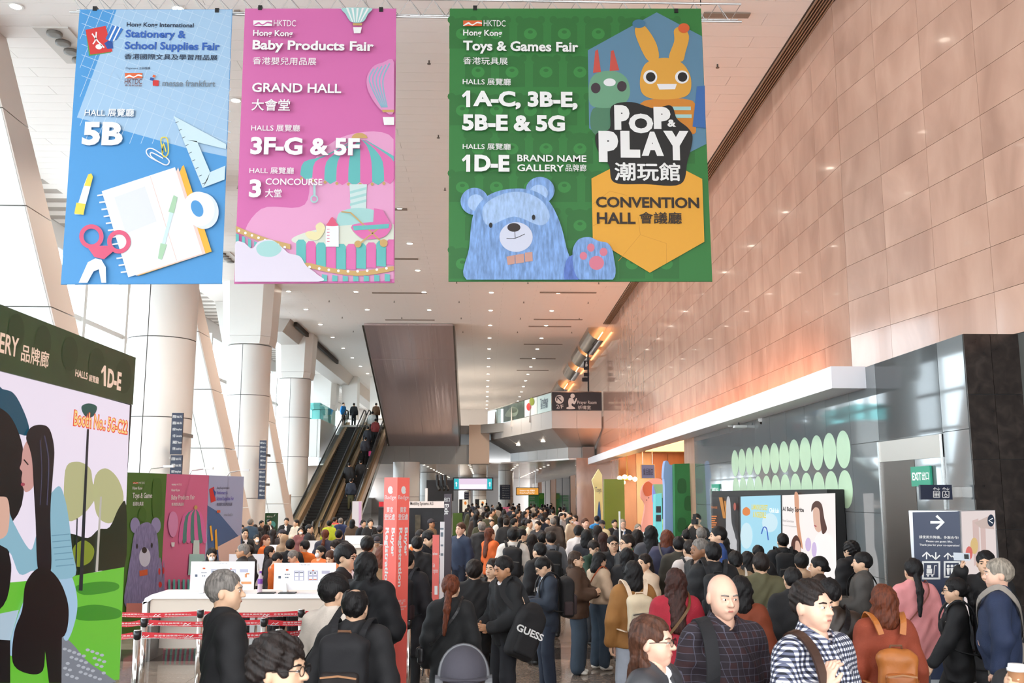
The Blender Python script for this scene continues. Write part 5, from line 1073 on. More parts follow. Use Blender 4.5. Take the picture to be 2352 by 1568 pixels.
P = Print(fb, t, .004, .001); P.poly('lit_face', [(2207, 1174), (2284, 1172), (2298, 1560), (2220, 1560)], EM('lobbyad', '#f8e9e6', .55)); P.poly('ad_pillar', [[(2232, 1195), (2246, 1190), (2250, 1290), (2236, 1300)], [(2250, 1200), (2262, 1205), (2264, 1270), (2253, 1275)]], EM('adpink', '#f0d2cc', .5)); P.poly('ad_ceiling', [(2236, 1200), (2275, 1182), (2282, 1215), (2250, 1212)], EM('adbeige', '#e6cfc6', .5)); P.poly('ad_balloon', ell(2236, 1253, 9, 19, 18), EM('adyellow', '#eccb8d', .55)); P.poly('ad_balloon', ell(2224, 1270, 8, 16, 18), EM('adred', '#ea7a74', .55)); P.poly('ad_badge', ell(2274, 1195, 8, 14, 20), EM('adnavy', '#3c4a60', .4)); P.poly('ad_arrow', [stroke([(2278, 1190), (2269, 1195), (2278, 1201)], 2)], EM('exitwhite', '#ffffff', .75))
# lightbox with three adverts
YLa, YLb = 17.0, 26.0; xl = wallx(17) - .42
def lbx(y): return wallx(y) - .42
t = thing('lightbox', 'long black lightbox with three glowing adverts standing along the grey wall', 'lightbox', (xl, 21, 0)); ztl = 2.44
qpr(lbx(YLa), lbx(YLb), wallx(YLa) - .12, wallx(YLb) - .12, YLa, YLb, .02, ztl).build('case', BLACKP, t)
d_ = Vector((lbx(YLb) - lbx(YLa), YLb - YLa, 0)); fr = Frame((lbx(YLa), YLa, 0), -d_)
P = Print(fr, t, .004, .003)
def LB(x, y): return (x, y)
P.poly('advert_dark', [(1636, 1142), (1697, 1140), (1700, 1400), (1640, 1400)], EM('ldark', '#2a2a2c', .35)); P.poly('advert_blue', [(1702, 1140), (1794, 1137), (1798, 1480), (1704, 1440)], EM('lblue', '#a9e1f6', .62)); P.poly('advert_white', [(1798, 1137), (1920, 1132), (1926, 1520), (1802, 1480)], EM('lwhite', '#fbf3f0', .66))
P.poly('cloud', [ell(1716, 1230, 14, 30, 20), ell(1770, 1200, 18, 22, 20), ell(1745, 1300, 26, 30, 20)], EM('lcloud', '#d3f0fa', .62)); EO = EM('lorange', '#e8863a', .6)
P.poly('orange_tag', ecurve([(1708, 1170), (1716, 1164), (1724, 1170), (1724, 1180), (1716, 1184), (1708, 1180)], 3), EO); tx(P, 'LUMINOUS FIDGET', 1728, 1158, 1766, 1172, EM('lyell', '#efe04a', .6), .03); tx(P, '& INCREDIBLE', 1732, 1174, 1762, 1190, EM('lyell', '#efe04a', .6), .03); tx(P, 'Click Lab', 1770, 1166, 1792, 1178, EM('exitwhite', '#ffffff', .75), .02); P.poly('blue_curve', [stroke(ecurve([(1752, 1226), (1757, 1211), (1764, 1214), (1768, 1240)], 5, False), 2.5), stroke(ecurve([(1752, 1255), (1760, 1275), (1767, 1282)], 5, False), 3)], EM('lcobalt', '#3a66c8', .6))
P.poly('orange_beam', [[(1654, 1142), (1662, 1142), (1670, 1190), (1664, 1190)], [(1666, 1150), (1670, 1150), (1675, 1195), (1671, 1195)]], EM('lamb', '#d08a30', .55)); P.poly('white_robot', [ecurve([(1672, 1150), (1680, 1146), (1684, 1200), (1692, 1230), (1696, 1265), (1684, 1270), (1672, 1240)], 4), ell(1680, 1228, 8, 14, 16), ell(1690, 1246, 6, 12, 16)], EM('lgreywhite', '#cfcfd2', .55)); tx(P, 'MEGA HOUSE', 1637, 1162, 1651, 1168, EM('lorange'), 0); P.poly('orange_text', [[(1638, 1184 + 5 * k), (1638 + 12 - (k % 3) * 2, 1184 + 5 * k), (1638 + 12 - (k % 3) * 2, 1186.5 + 5 * k), (1638, 1186.5 + 5 * k)] for k in range(6)], EO); P.poly('orange_text', ell(1692, 1163, 3, 9, 14), EM('lorange2', '#c86050', .5))
P.poly('curtain', ecurve([(1830, 1138), (1840, 1138), (1842, 1200), (1850, 1260), (1838, 1230)], 4), EM('lcurtain', '#eaa985', .55))
tx(P, 'AI Baby Sprite', 1803, 1163, 1853, 1179, EM('ltext', '#39302e', .3), .03); tx(P, 'Next-Generation', 1804, 1192, 1830, 1200, EM('ltext2', '#9a8f8c', .4), 0); tx(P, 'Growth Companion', 1804, 1204, 1836, 1212, EM('ltext2'), 0)
P.poly('woman_blouse', ecurve([(1880, 1235), (1896, 1225), (1912, 1245), (1924, 1300), (1924, 1420), (1880, 1380), (1870, 1300)], 4), EM('lblouse', '#fdf6f4', .68)); P.poly('woman_face', ecurve([(1876, 1168), (1888, 1158), (1898, 1176), (1898, 1210), (1888, 1222), (1878, 1208)], 5), EM('lskin', '#e9bda8', .6)); P.poly('woman_hair', ecurve([(1872, 1175), (1874, 1158), (1884, 1150), (1896, 1158), (1902, 1190), (1908, 1215), (1898, 1226), (1893, 1200), (1890, 1170), (1880, 1165)], 4), EM('lhair', '#6a3c30', .4)); P.poly('woman_smile', stroke([(1879, 1206), (1884, 1209)], 3), EM('lsmile', '#c05060', .5))
P.poly('child_head', ecurve([(1826, 1246), (1832, 1232), (1840, 1230), (1848, 1248), (1846, 1280), (1834, 1284), (1826, 1268)], 4), EM('lhair')); P.poly('child_face', ecurve([(1836, 1244), (1844, 1244), (1848, 1262), (1844, 1280), (1836, 1274)], 4), EM('lskin')); P.poly('toy_figure', [ell(1866, 1250, 7, 16, 14), ell(1880, 1262, 6, 18, 14)], EM('llilac', '#dcc6ee', .6))

# ================================================================== balcony signs, hanging signs, directories
fr = Frame((A1.x, 54.98, 0), (1, 0, 0)); zc0, zc1 = L2 + .02, L2 + 1.06
t = thing('prayer_room_sign', 'wide dark sign on the balcony corner with a kneeling figure and Prayer Room', 'sign', (A1.x + 1, 54.95, L2)); MB().box((A1.x, 54.9, zc0), (A2.x, 54.98, zc1)).build('panel', M('sign_charcoal', '#2f2f35', .45), t)
fr = Frame((A1.x, 54.9, 0), (1, 0, 0)); P = Print(fr, t, .01, .004)
P.poly('arrow_ring', ell(1285, 917, 10, 10, 24), TW); P.poly('arrow', [stroke([(1290, 922), (1280, 912)], 2.6), stroke([(1279, 920), (1279, 911), (1288, 911)], 2.6)], M('sign_charcoal')); tx(P, '2/F', 1278, 929, 1294, 938, TW, .01)
P.poly('kneeling_figure', [ell(1315, 909, 5, 5.2, 16), ecurve([(1308, 914), (1316, 915), (1319, 922), (1323, 914), (1325, 917), (1320, 928), (1314, 926), (1313, 931), (1320, 936), (1319, 939), (1302, 939), (1302, 935), (1306, 934), (1305, 922)], 3)], TW); tx(P, 'Prayer Room', 1326, 920, 1370, 930, TW, .0); tx(P, '祈禱室', 1327, 931, 1357, 940, TW, .01)
dA = (A1 - A0); frb = Frame(A0 + Vector((0, -.06, 0)), (dA.x, dA.y, 0))
def parapet_panel(px0, px1, mat, label, draw=None):
    u0, u1 = frb.uv(px0, 930)[0], frb.uv(px1, 930)[0]
    t = thing('parapet_poster', label, 'poster', tuple(frb.pt((u0 + u1) / 2, L2))); b = MB(); b.hexa([frb.pt(u0, L2 + .02, 0), frb.pt(u1, L2 + .02, 0), frb.pt(u1, L2 + .02, -.03), frb.pt(u0, L2 + .02, -.03)], [frb.pt(u0, L2 + 1.05, 0), frb.pt(u1, L2 + 1.05, 0), frb.pt(u1, L2 + 1.05, -.03), frb.pt(u0, L2 + 1.05, -.03)]); b.build('panel', mat, t)
    if draw: draw(Print(frb, t, .008, .004))
parapet_panel(1234, 1266, M('poster_mint', '#d9ebe6', .5), 'pale mint lettered poster on the balcony rail next to the dark sign', lambda P: (tx(P, 'Traders', 1241, 916, 1259, 923, IN('grey')), tx(P, '壹日閣', 1242, 927, 1258, 936, IN('grey'))))
parapet_panel(1205, 1233, M('poster_white', '#e9efe9', .5), 'white poster with red and lime discs on the balcony rail', lambda P: (P.poly('red_disc', ell(1215, 934, 5.5, 9), IN('lr')), P.poly('lime_disc', ell(1222, 922, 6, 9), IN('lime', '#9aa83a'))))
parapet_panel(1156, 1203, M('poster_forest', '#3c4a3c', .5, noise=(1.5, .4)), 'dark forest green poster on the balcony rail', lambda P: P.poly('leaf_shape', [ecurve([(1160, 955), (1175, 935), (1190, 940), (1185, 955)], 4), ell(1180, 942, 9, 6)], IN('leafgrey', '#7f8d7c')))
# sign post above the balcony
c = PY(1352, 940, 57); t = thing('sign_post', 'thin black post with small prayer room signs above the balcony', 'sign post', (c.x, 57, L2)); MB().cyl((c.x, 57, L2), (c.x, 57, PY(1352, 800, 57).z), .05, n=8).build('post', BLACKM, t)
for y0, y1, x0, x1 in ((828, 849, 1341, 1353), (856, 864, 1341, 1353), (867, 876, 1337, 1353)): a, b_ = PY(x0, y1, 56.9), PY(x1, y0, 56.9); MB().box((a.x, 56.85, a.z), (b_.x, 56.95, b_.z)).build('sign_plate', M('sign_charcoal'), t)
P = Print(Frame((c.x, 56.85, 0), (1, 0, 0)), t, .01, .004); P.poly('kneeling_figure', [ell(1347, 832, 1.6, 1.8, 10), [(1345, 834), (1349, 835), (1350, 840), (1346, 842), (1344, 841)]], TW)
def hang_sign(nm, label, x0, y0, x1, y1, Y, face, ztop, frame=BLACKM):
    a, b_ = PY(x0, y1, Y), PY(x1, y0, Y); t = thing(nm, label, 'hanging sign', ((a.x + b_.x) / 2, Y, a.z)); MB().box((a.x, Y, a.z), (b_.x, Y + .15, b_.z)).build('case', frame, t); w_ = (b_.x - a.x) * .02
    MB().box((a.x + w_ * 1.5, Y - .02, a.z + w_ * 1.5), (b_.x - w_ * 1.5, Y, b_.z - w_ * 1.5)).build('face', face, t)
    for f in (.15, .85): x = a.x + (b_.x - a.x) * f; MB().cyl((x, Y + .07, b_.z), (x, Y + .07, ztop), .02, n=6).build('hanger_rod', STEEL, t)
    return t, Print(Frame((a.x, Y - .02, 0), (1, 0, 0)), t, .012, .006)
t, P = hang_sign('video_sign', 'bright hanging video sign with cyan arrow ends under the low ceiling', 1040, 1096, 1133, 1126, 68, EM('signpink', '#f3dcf3', .62), ZL)
P.poly('cyan_end', [[(1043, 1099), (1054, 1099), (1054, 1123), (1043, 1123)], [(1119, 1099), (1130, 1099), (1130, 1123), (1119, 1123)]], EM('cyan', '#35c5cf', .6)); P.poly('arrow', [[(1047.2, 1117), (1049, 1117), (1049, 1109), (1051.5, 1111), (1048.1, 1106), (1044.7, 1111), (1047.2, 1109)], [(1124.2, 1117), (1126, 1117), (1126, 1109), (1128.5, 1111), (1125.1, 1106), (1121.7, 1111), (1124.2, 1109)]], EM('exitwhite', '#ffffff', .75)); P.poly('white_field', [(1056, 1112), (1117, 1112), (1117, 1122), (1056, 1122)], EM('signwhite', '#fdfbff', .66))
t, P = hang_sign('yellow_sign', 'amber yellow lit hanging sign with white lettering beyond the video sign', 1185, 1119, 1238, 1137, 72, EM('signamber', '#f0a544', .6), ZL)
tx(P, 'Exhibition Halls 展覽廳', 1194, 1124, 1228, 1128, EM('exitwhite'), 0); tx(P, 'Hong Kong Toys Fair', 1194, 1130, 1228, 1134, EM('exitwhite'), 0)
def directory(x0, y0, x1, y1, Y, label, n=6, split=None):
    a, b_ = PY(x0, y1, Y), PY(x1, y0, Y); t = thing('directory_sign', label, 'directory', ((a.x + b_.x) / 2, Y, a.z)); MB().box((a.x, Y, a.z), (b_.x, Y + .06, b_.z)).build('panel', NAVY, t); MB().box(((a.x + b_.x) / 2 - .05, Y + .06, (a.z + b_.z) / 2 - .05), ((a.x + b_.x) / 2 + .05, Y + 1.3, (a.z + b_.z) / 2 + .05)).build('bracket', STEEL, t); P = Print(Frame((a.x, Y, 0), (1, 0, 0)), t, .004, .002); W, H = x1 - x0, y1 - y0
    ww = ('展覽廳 Halls 5F-G', '展覽廳 Halls 5B-E', '會議室 Meeting Rooms', '大堂 Concourse', '演講廳 Theatre', '君爵廳 Chancellor Room', '博覽商店 Expo Galleria', '洗手間 Toilets', '出口 Exit')
    for k in range(n): yy = y0 + H * (.05 + .93 * k / n); tx(P, ww[k % 9], x0 + W * .22, yy, x0 + W * .9, yy + H * .45 / n, TW, 0)
    P.poly('arrow', [stroke([(x0 + W * .06, y0 + H * .07), (x0 + W * .18, y0 + H * .07)], max(.6, W * .02)), stroke([(x0 + W * .1, y0 + H * .05), (x0 + W * .06, y0 + H * .07), (x0 + W * .1, y0 + H * .09)], max(.6, W * .02))], TW)
directory(390, 948, 421, 1043, 25.9, 'upper navy directory board on the largest column'); directory(387, 1045, 419, 1140, 25.9, 'lower navy directory board on the largest column'); directory(594, 1011, 612, 1076, 40.6, 'upper navy directory on the second column'); directory(592, 1078, 610, 1146, 40.6, 'lower navy directory on the second column'); directory(1148, 1113, 1172, 1147, 82.8, 'navy directory on the round column below the low ceiling'); directory(1066, 1128, 1077, 1146, 110, 'distant navy directory on a slim column', 3)
# black booth and banner fascia
t = thing('booth', 'black fabric booth with white lettered fascia behind the red column', 'booth', tuple(PY(945, 1180, 40).xy) + (0,))
def yb(px0, py0, px1, py1, Y, nm, mat, d=.08, z0=None):
    a, b_ = PY(px0, py1, Y), PY(px1, py0, Y); return MB().box((a.x, Y, a.z if z0 is None else z0), (b_.x, Y + d, b_.z)).build(nm, mat, t)
BOO = M('booth_black', '#15161c', .35, noise=(2, .5)); yb(868, 1165, 1030, 1235, 40, 'front_panel', BOO, .08, 0); yb(979, 1102, 1042, 1150, 46, 'rear_panel', M('booth_rear', '#1a191b', .5)); yb(936, 1151, 1021, 1166, 39.9, 'fascia', M('booth_white', '#e6e1e1', .5)); yb(870, 1152, 881, 1163, 39.9, 'fascia_end', BELT); yb(953, 1182, 966, 1230, 39.6, 'plaque', M('plaque_brown', '#4a4538', .5, noise=(5, .4)), .05, 0); yb(976, 1121, 982, 1151, 41, 'corner_post', WHITE, .2, 0)
P = Print(Frame((PY(936, 1160, 39.9).x, 39.9, 0), (1, 0, 0)), t, .004, .002); tx(P, 'o Mobility Systems AG', 937, 1152, 995, 1162, INKB, .01)
# lights on the booth
for k, px in enumerate((1003, 1013, 1022)): c = PY(px, 1115, 45); MB().tube([(c.x, 45, c.z + .5), (c.x + .05, 45, c.z), (c.x + .15, 44.8, c.z - .2)], .07, 6).build('spotlight', BLACKM, t)
# green totem and white pillar by the escalators
def totem(px0, py0, px1, Y, nm, label, mat, cat='sign'):
    a, b_ = PY(px0, 1200, Y), PY(px1, py0, Y); tt = thing(nm, label, cat, ((a.x + b_.x) / 2, Y, 0)); MB().box((a.x, Y, 0), (b_.x, Y + .3, b_.z)).build('panel', mat, tt); MB().box((a.x - .05, Y - .05, 0), (b_.x + .05, Y + .35, .06)).build('base_plate', BLACKM, tt); return tt, Print(Frame((a.x, Y, 0), (1, 0, 0)), tt, .006, .003)
t, P = totem(608, 1178, 636, 43, 'green_totem', 'dark green information totem beside the escalators', M('totem_green', '#1f4a2a', .45)); P.poly('arrow', [stroke([(629, 1186), (632, 1181)], 1)], TW); tx(P, '展覽廳 Halls', 613, 1184, 626, 1188, TW, 0); P.poly('picture', ell(626, 1204, 7, 8), IN('teal'))
t, P = totem(808, 1151, 831, 46, 'white_pillar', 'white square pillar with pink side at the escalator foot', M('pillar_white', '#eceaf0', .4)); P.poly('pink_side', [(824, 1152), (830, 1152), (830, 1235), (824, 1235)], M('pillar_pink', '#e3b9dd', .5))
t, P = totem(1155, 1164, 1172, 60, 'pink_notice', 'pink notice board standing among the far crowd', M('notice_pink', '#d96f92', .5)); P.poly('notice_line', [[(1158, 1170 + 3 * k), (1166, 1170 + 3 * k), (1166, 1171 + 3 * k), (1158, 1171 + 3 * k)] for k in range(3)], TW)
t, P = totem(1214, 1137, 1238, 88, 'green_poster_stand', 'tall green poster with white text at the far end of the hall', M('poster_green', '#5fae72', .5)); tx(P, '香港玩具展\nHong Kong', 1216, 1140, 1228, 1148, TW, 0); tx(P, '展覽廳\nHalls 1A-C\nHalls 3B-E\nHalls 5B-G', 1217, 1151, 1234, 1164, TW, 0)
t, P = totem(1238, 1132, 1250, 87, 'green_round_poster', 'bright green round topped banner beside the green poster', M('poster_green2', '#3f9a3c', .5)); P.poly('poster_disc', ell(1244, 1140, 5.4, 6), IN('lime2', '#7cc84a'))
for k, (x0, x1, lb) in enumerate(((1054, 1076, 'glowing advert case by the slim far column'), (1091, 1117, 'glowing advert case below the video sign'))):
    t, P = totem(x0, 1146, x1, 96, 'advert_case', lb, M('case_dark', '#2b2f31', .4), 'advert'); P.poly('advert_face', [(x0 + (x1 - x0) * .38, 1147), (x1 - 1, 1147), (x1 - 1, 1175), (x0 + (x1 - x0) * .38, 1175)], EM('caseglow', '#f6ead2', .62)); P.poly('advert_spot', ell(x0 + (x1 - x0) * .68, 1155, 3, 4), EM('lorange'))
t, P = totem(1040, 1178, 1062, 55, 'booth_counter', 'low green and orange booth counter by the far walkway', M('counter_green', '#4c6a2a', .5), 'counter')

# ================================================================== toy display in the warm recess
def cut(nm, label, cat, pts, Y, mat, d=.3, sm=5, base=None):
    t = thing(nm, label, cat, tuple(PY(sum(p[0] for p in pts) / len(pts), max(p[1] for p in pts), Y).xy) + (0,)); q = ecurve(pts, sm) if sm else pts; f = [PY(x, y, Y) for x, y in q]
    b = MB(); b.hexa([p for p in f], [p + Vector((0, d, 0)) for p in f]); b.build('cutout', mat, t)
    zm = min(p.z for p in f)
    if zm > .02: xm = (min(p.x for p in f) + max(p.x for p in f)) / 2; hw = (max(p.x for p in f) - min(p.x for p in f)) * .35; MB().box((xm - hw, Y + .05, 0), (xm + hw, Y + d, zm + .05)).build('plinth', mat, t)
    return t, Print(Frame((f[0].x, Y, 0), (1, 0, 0)), t, .01, .006)
t, P = cut('toy_display_panel', 'tall olive green display panel with bear pattern in the warm recess', 'display', [(1388, 1100), (1434, 1100), (1436, 1240), (1388, 1240)], 41, M('olive', '#6f8226', .5), .3, 0); P.poly('bear_pattern_head', [ecurve([(x - 6, y + 14), (x - 6, y - 4), (x, y - 8), (x + 6, y - 4), (x + 6, y + 14)], 3) for x, y in ((1398, 1140), (1420, 1128), (1412, 1170), (1398, 1190), (1424, 1196))], IN('olive3', '#7d9130'))
t, P = cut('toy_display_panel', 'tall dark green display panel at the end of the grey wall', 'display', [(1549, 1065), (1590, 1064), (1597, 1300), (1552, 1300)], 30.4, M('displaygreen', '#2c7a3f', .5, noise=(1, .15)), .35, 0); P.poly('bear_pattern_head', [ecurve([(x - 9, y + 20), (x - 9, y - 6), (x, y - 12), (x + 9, y - 6), (x + 9, y + 20)], 3) for x, y in ((1566, 1110), (1582, 1150), (1566, 1200), (1584, 1215))], IN('dgreen2', '#256a35'))
t, P = cut('toy_cutout', 'big pink toy fish cutout with an orange snout hanging in the recess', 'display', [(1476, 1118), (1490, 1104), (1510, 1098), (1524, 1110), (1520, 1160), (1524, 1235), (1472, 1235), (1476, 1200), (1482, 1160), (1473, 1140)], 37, M('toypink', '#e8a18f', .5)); P.poly('toy_snout', ecurve([(1476, 1118), (1488, 1105), (1502, 1118), (1496, 1136), (1482, 1138)], 4), IN('snout', '#e06a38')); P.poly('toy_dot', [ell(1490, 1143, 1.2, 1.2, 8), ell(1485, 1148, 1.2, 1.2, 8)], INKB)
t, P = cut('toy_cutout', 'pale blue flower shaped cutout beside the dark green panel', 'display', [(1527, 1062), (1533, 1058), (1538, 1066), (1546, 1070), (1549, 1095), (1546, 1112), (1550, 1135), (1548, 1300), (1530, 1300), (1527, 1120), (1524, 1095)], 30.8, M('toyblue', '#94b2e4', .5), .35)
t, P = cut('toy_tower', 'stacked toy tower of turquoise and dark green blocks in the recess', 'display', [(1506, 1135), (1520, 1132), (1522, 1300), (1505, 1300)], 33.5, M('turq', '#6fd0d4', .5), .5, 0); a, b_ = PY(1522, 1300, 33.6), PY(1544, 1143, 33.6); MB().box((a.x, 33.6, 0), (b_.x, 34.1, b_.z)).build('green_block', M('forest', '#1d5536', .5), t); a, b_ = PY(1508, 1143, 34.2), PY(1541, 1112, 34.2); MB().hexa([(a.x, 33.6, a.z), (b_.x, 33.6, a.z), (b_.x, 34.1, a.z), (a.x, 34.1, a.z)], [(a.x - .1, 33.9, b_.z), (b_.x - .3, 33.9, b_.z), (b_.x - .3, 34.3, b_.z), (a.x - .1, 34.3, b_.z)]).build('roof_block', M('sageblock', '#7fa37c', .5), t); a, b_ = PY(1523, 1235, 33.4), PY(1543, 1192, 33.4); MB().box((a.x, 33.5, a.z), (b_.x, 33.58, b_.z)).build('poster', M('leafprint', '#9fc47a', .5, noise=(6, .3)), t)
for y in (1162, 1182): P.poly('photo_print', [(1507, y), (1518, y), (1518, y + 15), (1507, y + 15)], IN('char', '#2b2b30'))
t, P = cut('toy_cutout', 'slim periwinkle blue ellipse cutout in front of the pink fish', 'display', [(1503, 1112), (1506, 1118), (1508, 1150), (1504, 1160), (1500, 1145), (1500, 1118)], 36, M('periwinkle', '#7f92e0', .5), .2)
t, P = cut('toy_display_panel', 'yellow and blue angled display board beside the olive panel', 'display', [(1360, 1102), (1375, 1077), (1383, 1090), (1386, 1240), (1368, 1240), (1366, 1125)], 43, M('paleyellow', '#ece5a6', .5), .3, 0); P.poly('blue_blob', ecurve([(1370, 1238), (1372, 1185), (1376, 1150), (1380, 1185), (1380, 1238)], 4), IN('cobalt')); tx(P, 'Toys', 1367, 1118, 1381, 1134, IN('grey'), 0)
t, P = hang_sign('shop_sign', 'slate blue hanging sign with gold edge in the recess', 1473, 1066, 1504, 1099, 44, M('slateblue_sign', '#5a6da8', .4), 4.38, M('brass', '#b98a3c', .3, .8)); tx(P, '皇后飯店', 1477, 1075, 1500, 1091, IN('navy'), 0)
c = PY(1441, 1100, 44); t = thing('wall_lamp', 'cluster of glowing warm globe lamps on the amber panelling', 'lamp', (c.x, 44, c.z))
for dx, dz in ((-.35, .05), (-.12, .1), (.12, .06), (.35, .0), (-.2, -.15)): MB().lathe((c.x + dx, 44, c.z + dz - .1), ((.02, 0), (.09, .04), (.11, .1), (.09, .16), (.02, .2)), 12).build('globe', M('globe_glow', '#ffe3b0', .5, emit=14, ecol='#ffd08a'), t, True)
MB().cyl((c.x - .4, 44.05, c.z - .02), (c.x + .4, 44.05, c.z - .02), .03, n=6).build('arm', M('brass'), t); MB().cyl((c.x, 44.05, c.z), (c.x, 44.05, 4.4), .02, n=6).build('hanger_rod', M('brass'), t)
c = PY(1597, 1138, 30.1); t = thing('wall_box', 'small white equipment box with light fixed on the green panel edge', 'fixture', (c.x, 30.1, c.z)); MB().box((c.x - .08, 30.0, c.z - .1), (c.x + .12, 30.35, c.z + .08)).build('box_body', WHITE, t)
# white flag poles held above the crowd
# ================================================================== people: bodies grown as smooth implicit surfaces
F32 = np.float32
def v3(*a): return np.array(a, F32)
class Field:
    """smooth union / cut of tapered capsules, ellipsoids and boxes; evaluated on a grid and meshed with surface nets"""
    def __init__(s): s.ops = []
    def cap(s, a, b, ra, rb=None, k=.03, fl=(1, 1, 1)): s.ops.append(('u', 'c', v3(*a), v3(*b), ra, ra if rb is None else rb, k, v3(*fl))); return s
    def ell(s, c, r, k=.03, op='u'): s.ops.append((op, 'e', v3(*c), v3(*r), 0, 0, k, None)); return s
    def rbox(s, c, h, r, k=.01, op='u'): s.ops.append((op, 'b', v3(*c), v3(*h), r, 0, k, None)); return s
    def below(s, z, sl=0.0, sx=0.0): s.ops.append(('i', 'p', v3(sx, sl, 1.0), z, 0, 0, 0, None)); return s       # keep z + sl*y <= z0
    def above(s, z, sl=0.0): s.ops.append(('i', 'p', v3(0, sl, -1.0), -z, 0, 0, 0, None)); return s
    def wr(s, amp, f): s.ops.append(('w', 'w', amp, f, 0, 0, 0, None)); return s
    def __call__(s, P):
        D = None
        for op, ty, a, b, r1, r2, k, fl in s.ops:
            if ty == 'c':
                p = (P - a) / fl; ab = (b - a) / fl; t = np.clip(p @ ab / max(float(ab @ ab), 1e-9), 0, 1)
                d = (np.sqrt(((p - t[:, None] * ab) ** 2).sum(1)) - (r1 + (r2 - r1) * t)) * float(fl.min())
            elif ty == 'e': d = (np.sqrt((((P - a) / b) ** 2).sum(1)) - 1) * float(b.min())
            elif ty == 'b':
                q = np.abs(P - a) - (b - r1); d = np.sqrt((np.maximum(q, 0) ** 2).sum(1)) + np.minimum(q.max(1), 0) - r1
            elif ty == 'p': d = (P @ a - b) / float(np.sqrt((a * a).sum()))
            elif ty == 'w':
                x, y, z = P[:, 0], P[:, 1], P[:, 2]; D = D + a * (np.sin(b * (z + .6 * x) + 3 * np.sin(b * .45 * x + 4 * y)) * np.sin(b * .6 * (x - y) + b * .5 * z)); continue
            if D is None: D = d; continue
            if op == 'u':
                h = np.clip(.5 + .5 * (D - d) / k, 0, 1); D = D * (1 - h) + d * h - k * h * (1 - h)
            elif op == 's':
                h = np.clip(.5 - .5 * (D + d) / k, 0, 1); D = D * (1 - h) - d * h + k * h * (1 - h)
            else: D = np.maximum(D, d)
        return D
    def bounds(s, pad):
        lo, hi = [], []
        for op, ty, a, b, r1, r2, k, fl in s.ops:
            if op != 'u': continue
            if ty == 'c': lo += [a - r1 * fl, b - r2 * fl]; hi += [a + r1 * fl, b + r2 * fl]
            else: lo.append(a - b); hi.append(a + b)
        return np.min(lo, 0) - pad, np.max(hi, 0) + pad
EDG = [(0, 1), (2, 3), (4, 5), (6, 7), (0, 2), (1, 3), (4, 6), (5, 7), (0, 4), (1, 5), (2, 6), (3, 7)]
def snet(f, h, lo=None, hi=None):
    if lo is None: lo, hi = f.bounds(h * 1.6)
    n = np.maximum(np.ceil((hi - lo) / h).astype(int) + 1, 3)
    ax = [lo[i] + h * np.arange(n[i], dtype=F32) for i in range(3)]
    P = np.stack(np.meshgrid(*ax, indexing='ij'), -1).reshape(-1, 3).astype(F32)
    V = f(P).reshape(n).astype(F32)
    C = np.stack([V[i:n[0] - 1 + i, j:n[1] - 1 + j, k:n[2] - 1 + k] for i in (0, 1) for j in (0, 1) for k in (0, 1)], -1)
    ins = (C < 0).sum(-1); m = (ins > 0) & (ins < 8); idx = np.argwhere(m); cv = C[m]
    off = np.array([(i, j, k) for i in (0, 1) for j in (0, 1) for k in (0, 1)], F32)
    acc = np.zeros((len(idx), 3), F32); cnt = np.zeros(len(idx), F32)
    for a, b in EDG:
        va, vb = cv[:, a], cv[:, b]; e = (va < 0) != (vb < 0); t = np.where(e, va / np.where(e, va - vb, 1), 0)
        acc += np.where(e[:, None], off[a] + (off[b] - off[a]) * t[:, None], 0); cnt += e
    verts = lo + h * (idx + acc / np.maximum(cnt, 1)[:, None])
    ids = -np.ones(m.shape, int); ids[m] = np.arange(len(idx)); S = V < 0; faces = []
    for axis in range(3):
        o = [(1, 2), (2, 0), (0, 1)][axis]; sl0 = [slice(1, -1)] * 3; sl1 = [slice(1, -1)] * 3; sl0[axis] = slice(0, -1); sl1[axis] = slice(1, None)
        A, B = S[tuple(sl0)], S[tuple(sl1)]; e = np.argwhere(A != B)
        if not len(e): continue
        base = e.copy(); base[:, o[0]] += 1; base[:, o[1]] += 1
        def cid(d0, d1): q = base.copy(); q[:, o[0]] += d0; q[:, o[1]] += d1; return ids[q[:, 0], q[:, 1], q[:, 2]]
        q = np.stack([cid(-1, -1), cid(0, -1), cid(0, 0), cid(-1, 0)], 1); fl = ~A[tuple(e.T)]; q[fl] = q[fl][:, ::-1]; faces.append(q)
    return verts, (np.concatenate(faces) if faces else np.zeros((0, 4), int))
def mesh_of(name, parts, mat):
    """parts: list of (verts, faces) joined to one mesh"""
    vs, fs, o = [], [], 0
    for v, f in parts: vs.append(v); fs.append(f + o); o += len(v)
    v = np.concatenate(vs).astype(F32); f = np.concatenate(fs)
    me = bpy.data.meshes.new(name); me.vertices.add(len(v)); me.vertices.foreach_set('co', v.ravel())
    me.loops.add(len(f) * 4); me.loops.foreach_set('vertex_index', f.ravel().astype(np.int32)); me.polygons.add(len(f))
    me.polygons.foreach_set('loop_start', np.arange(0, len(f) * 4, 4, dtype=np.int32)); me.polygons.foreach_set('use_smooth', np.ones(len(f), bool))
    me.update(calc_edges=True); me.materials.append(mat); return me
def RX(a): c, s_ = math.cos(a), math.sin(a); return np.array([[1, 0, 0], [0, c, -s_], [0, s_, c]], F32)
def RZ(a): c, s_ = math.cos(a), math.sin(a); return np.array([[c, -s_, 0], [s_, c, 0], [0, 0, 1]], F32)
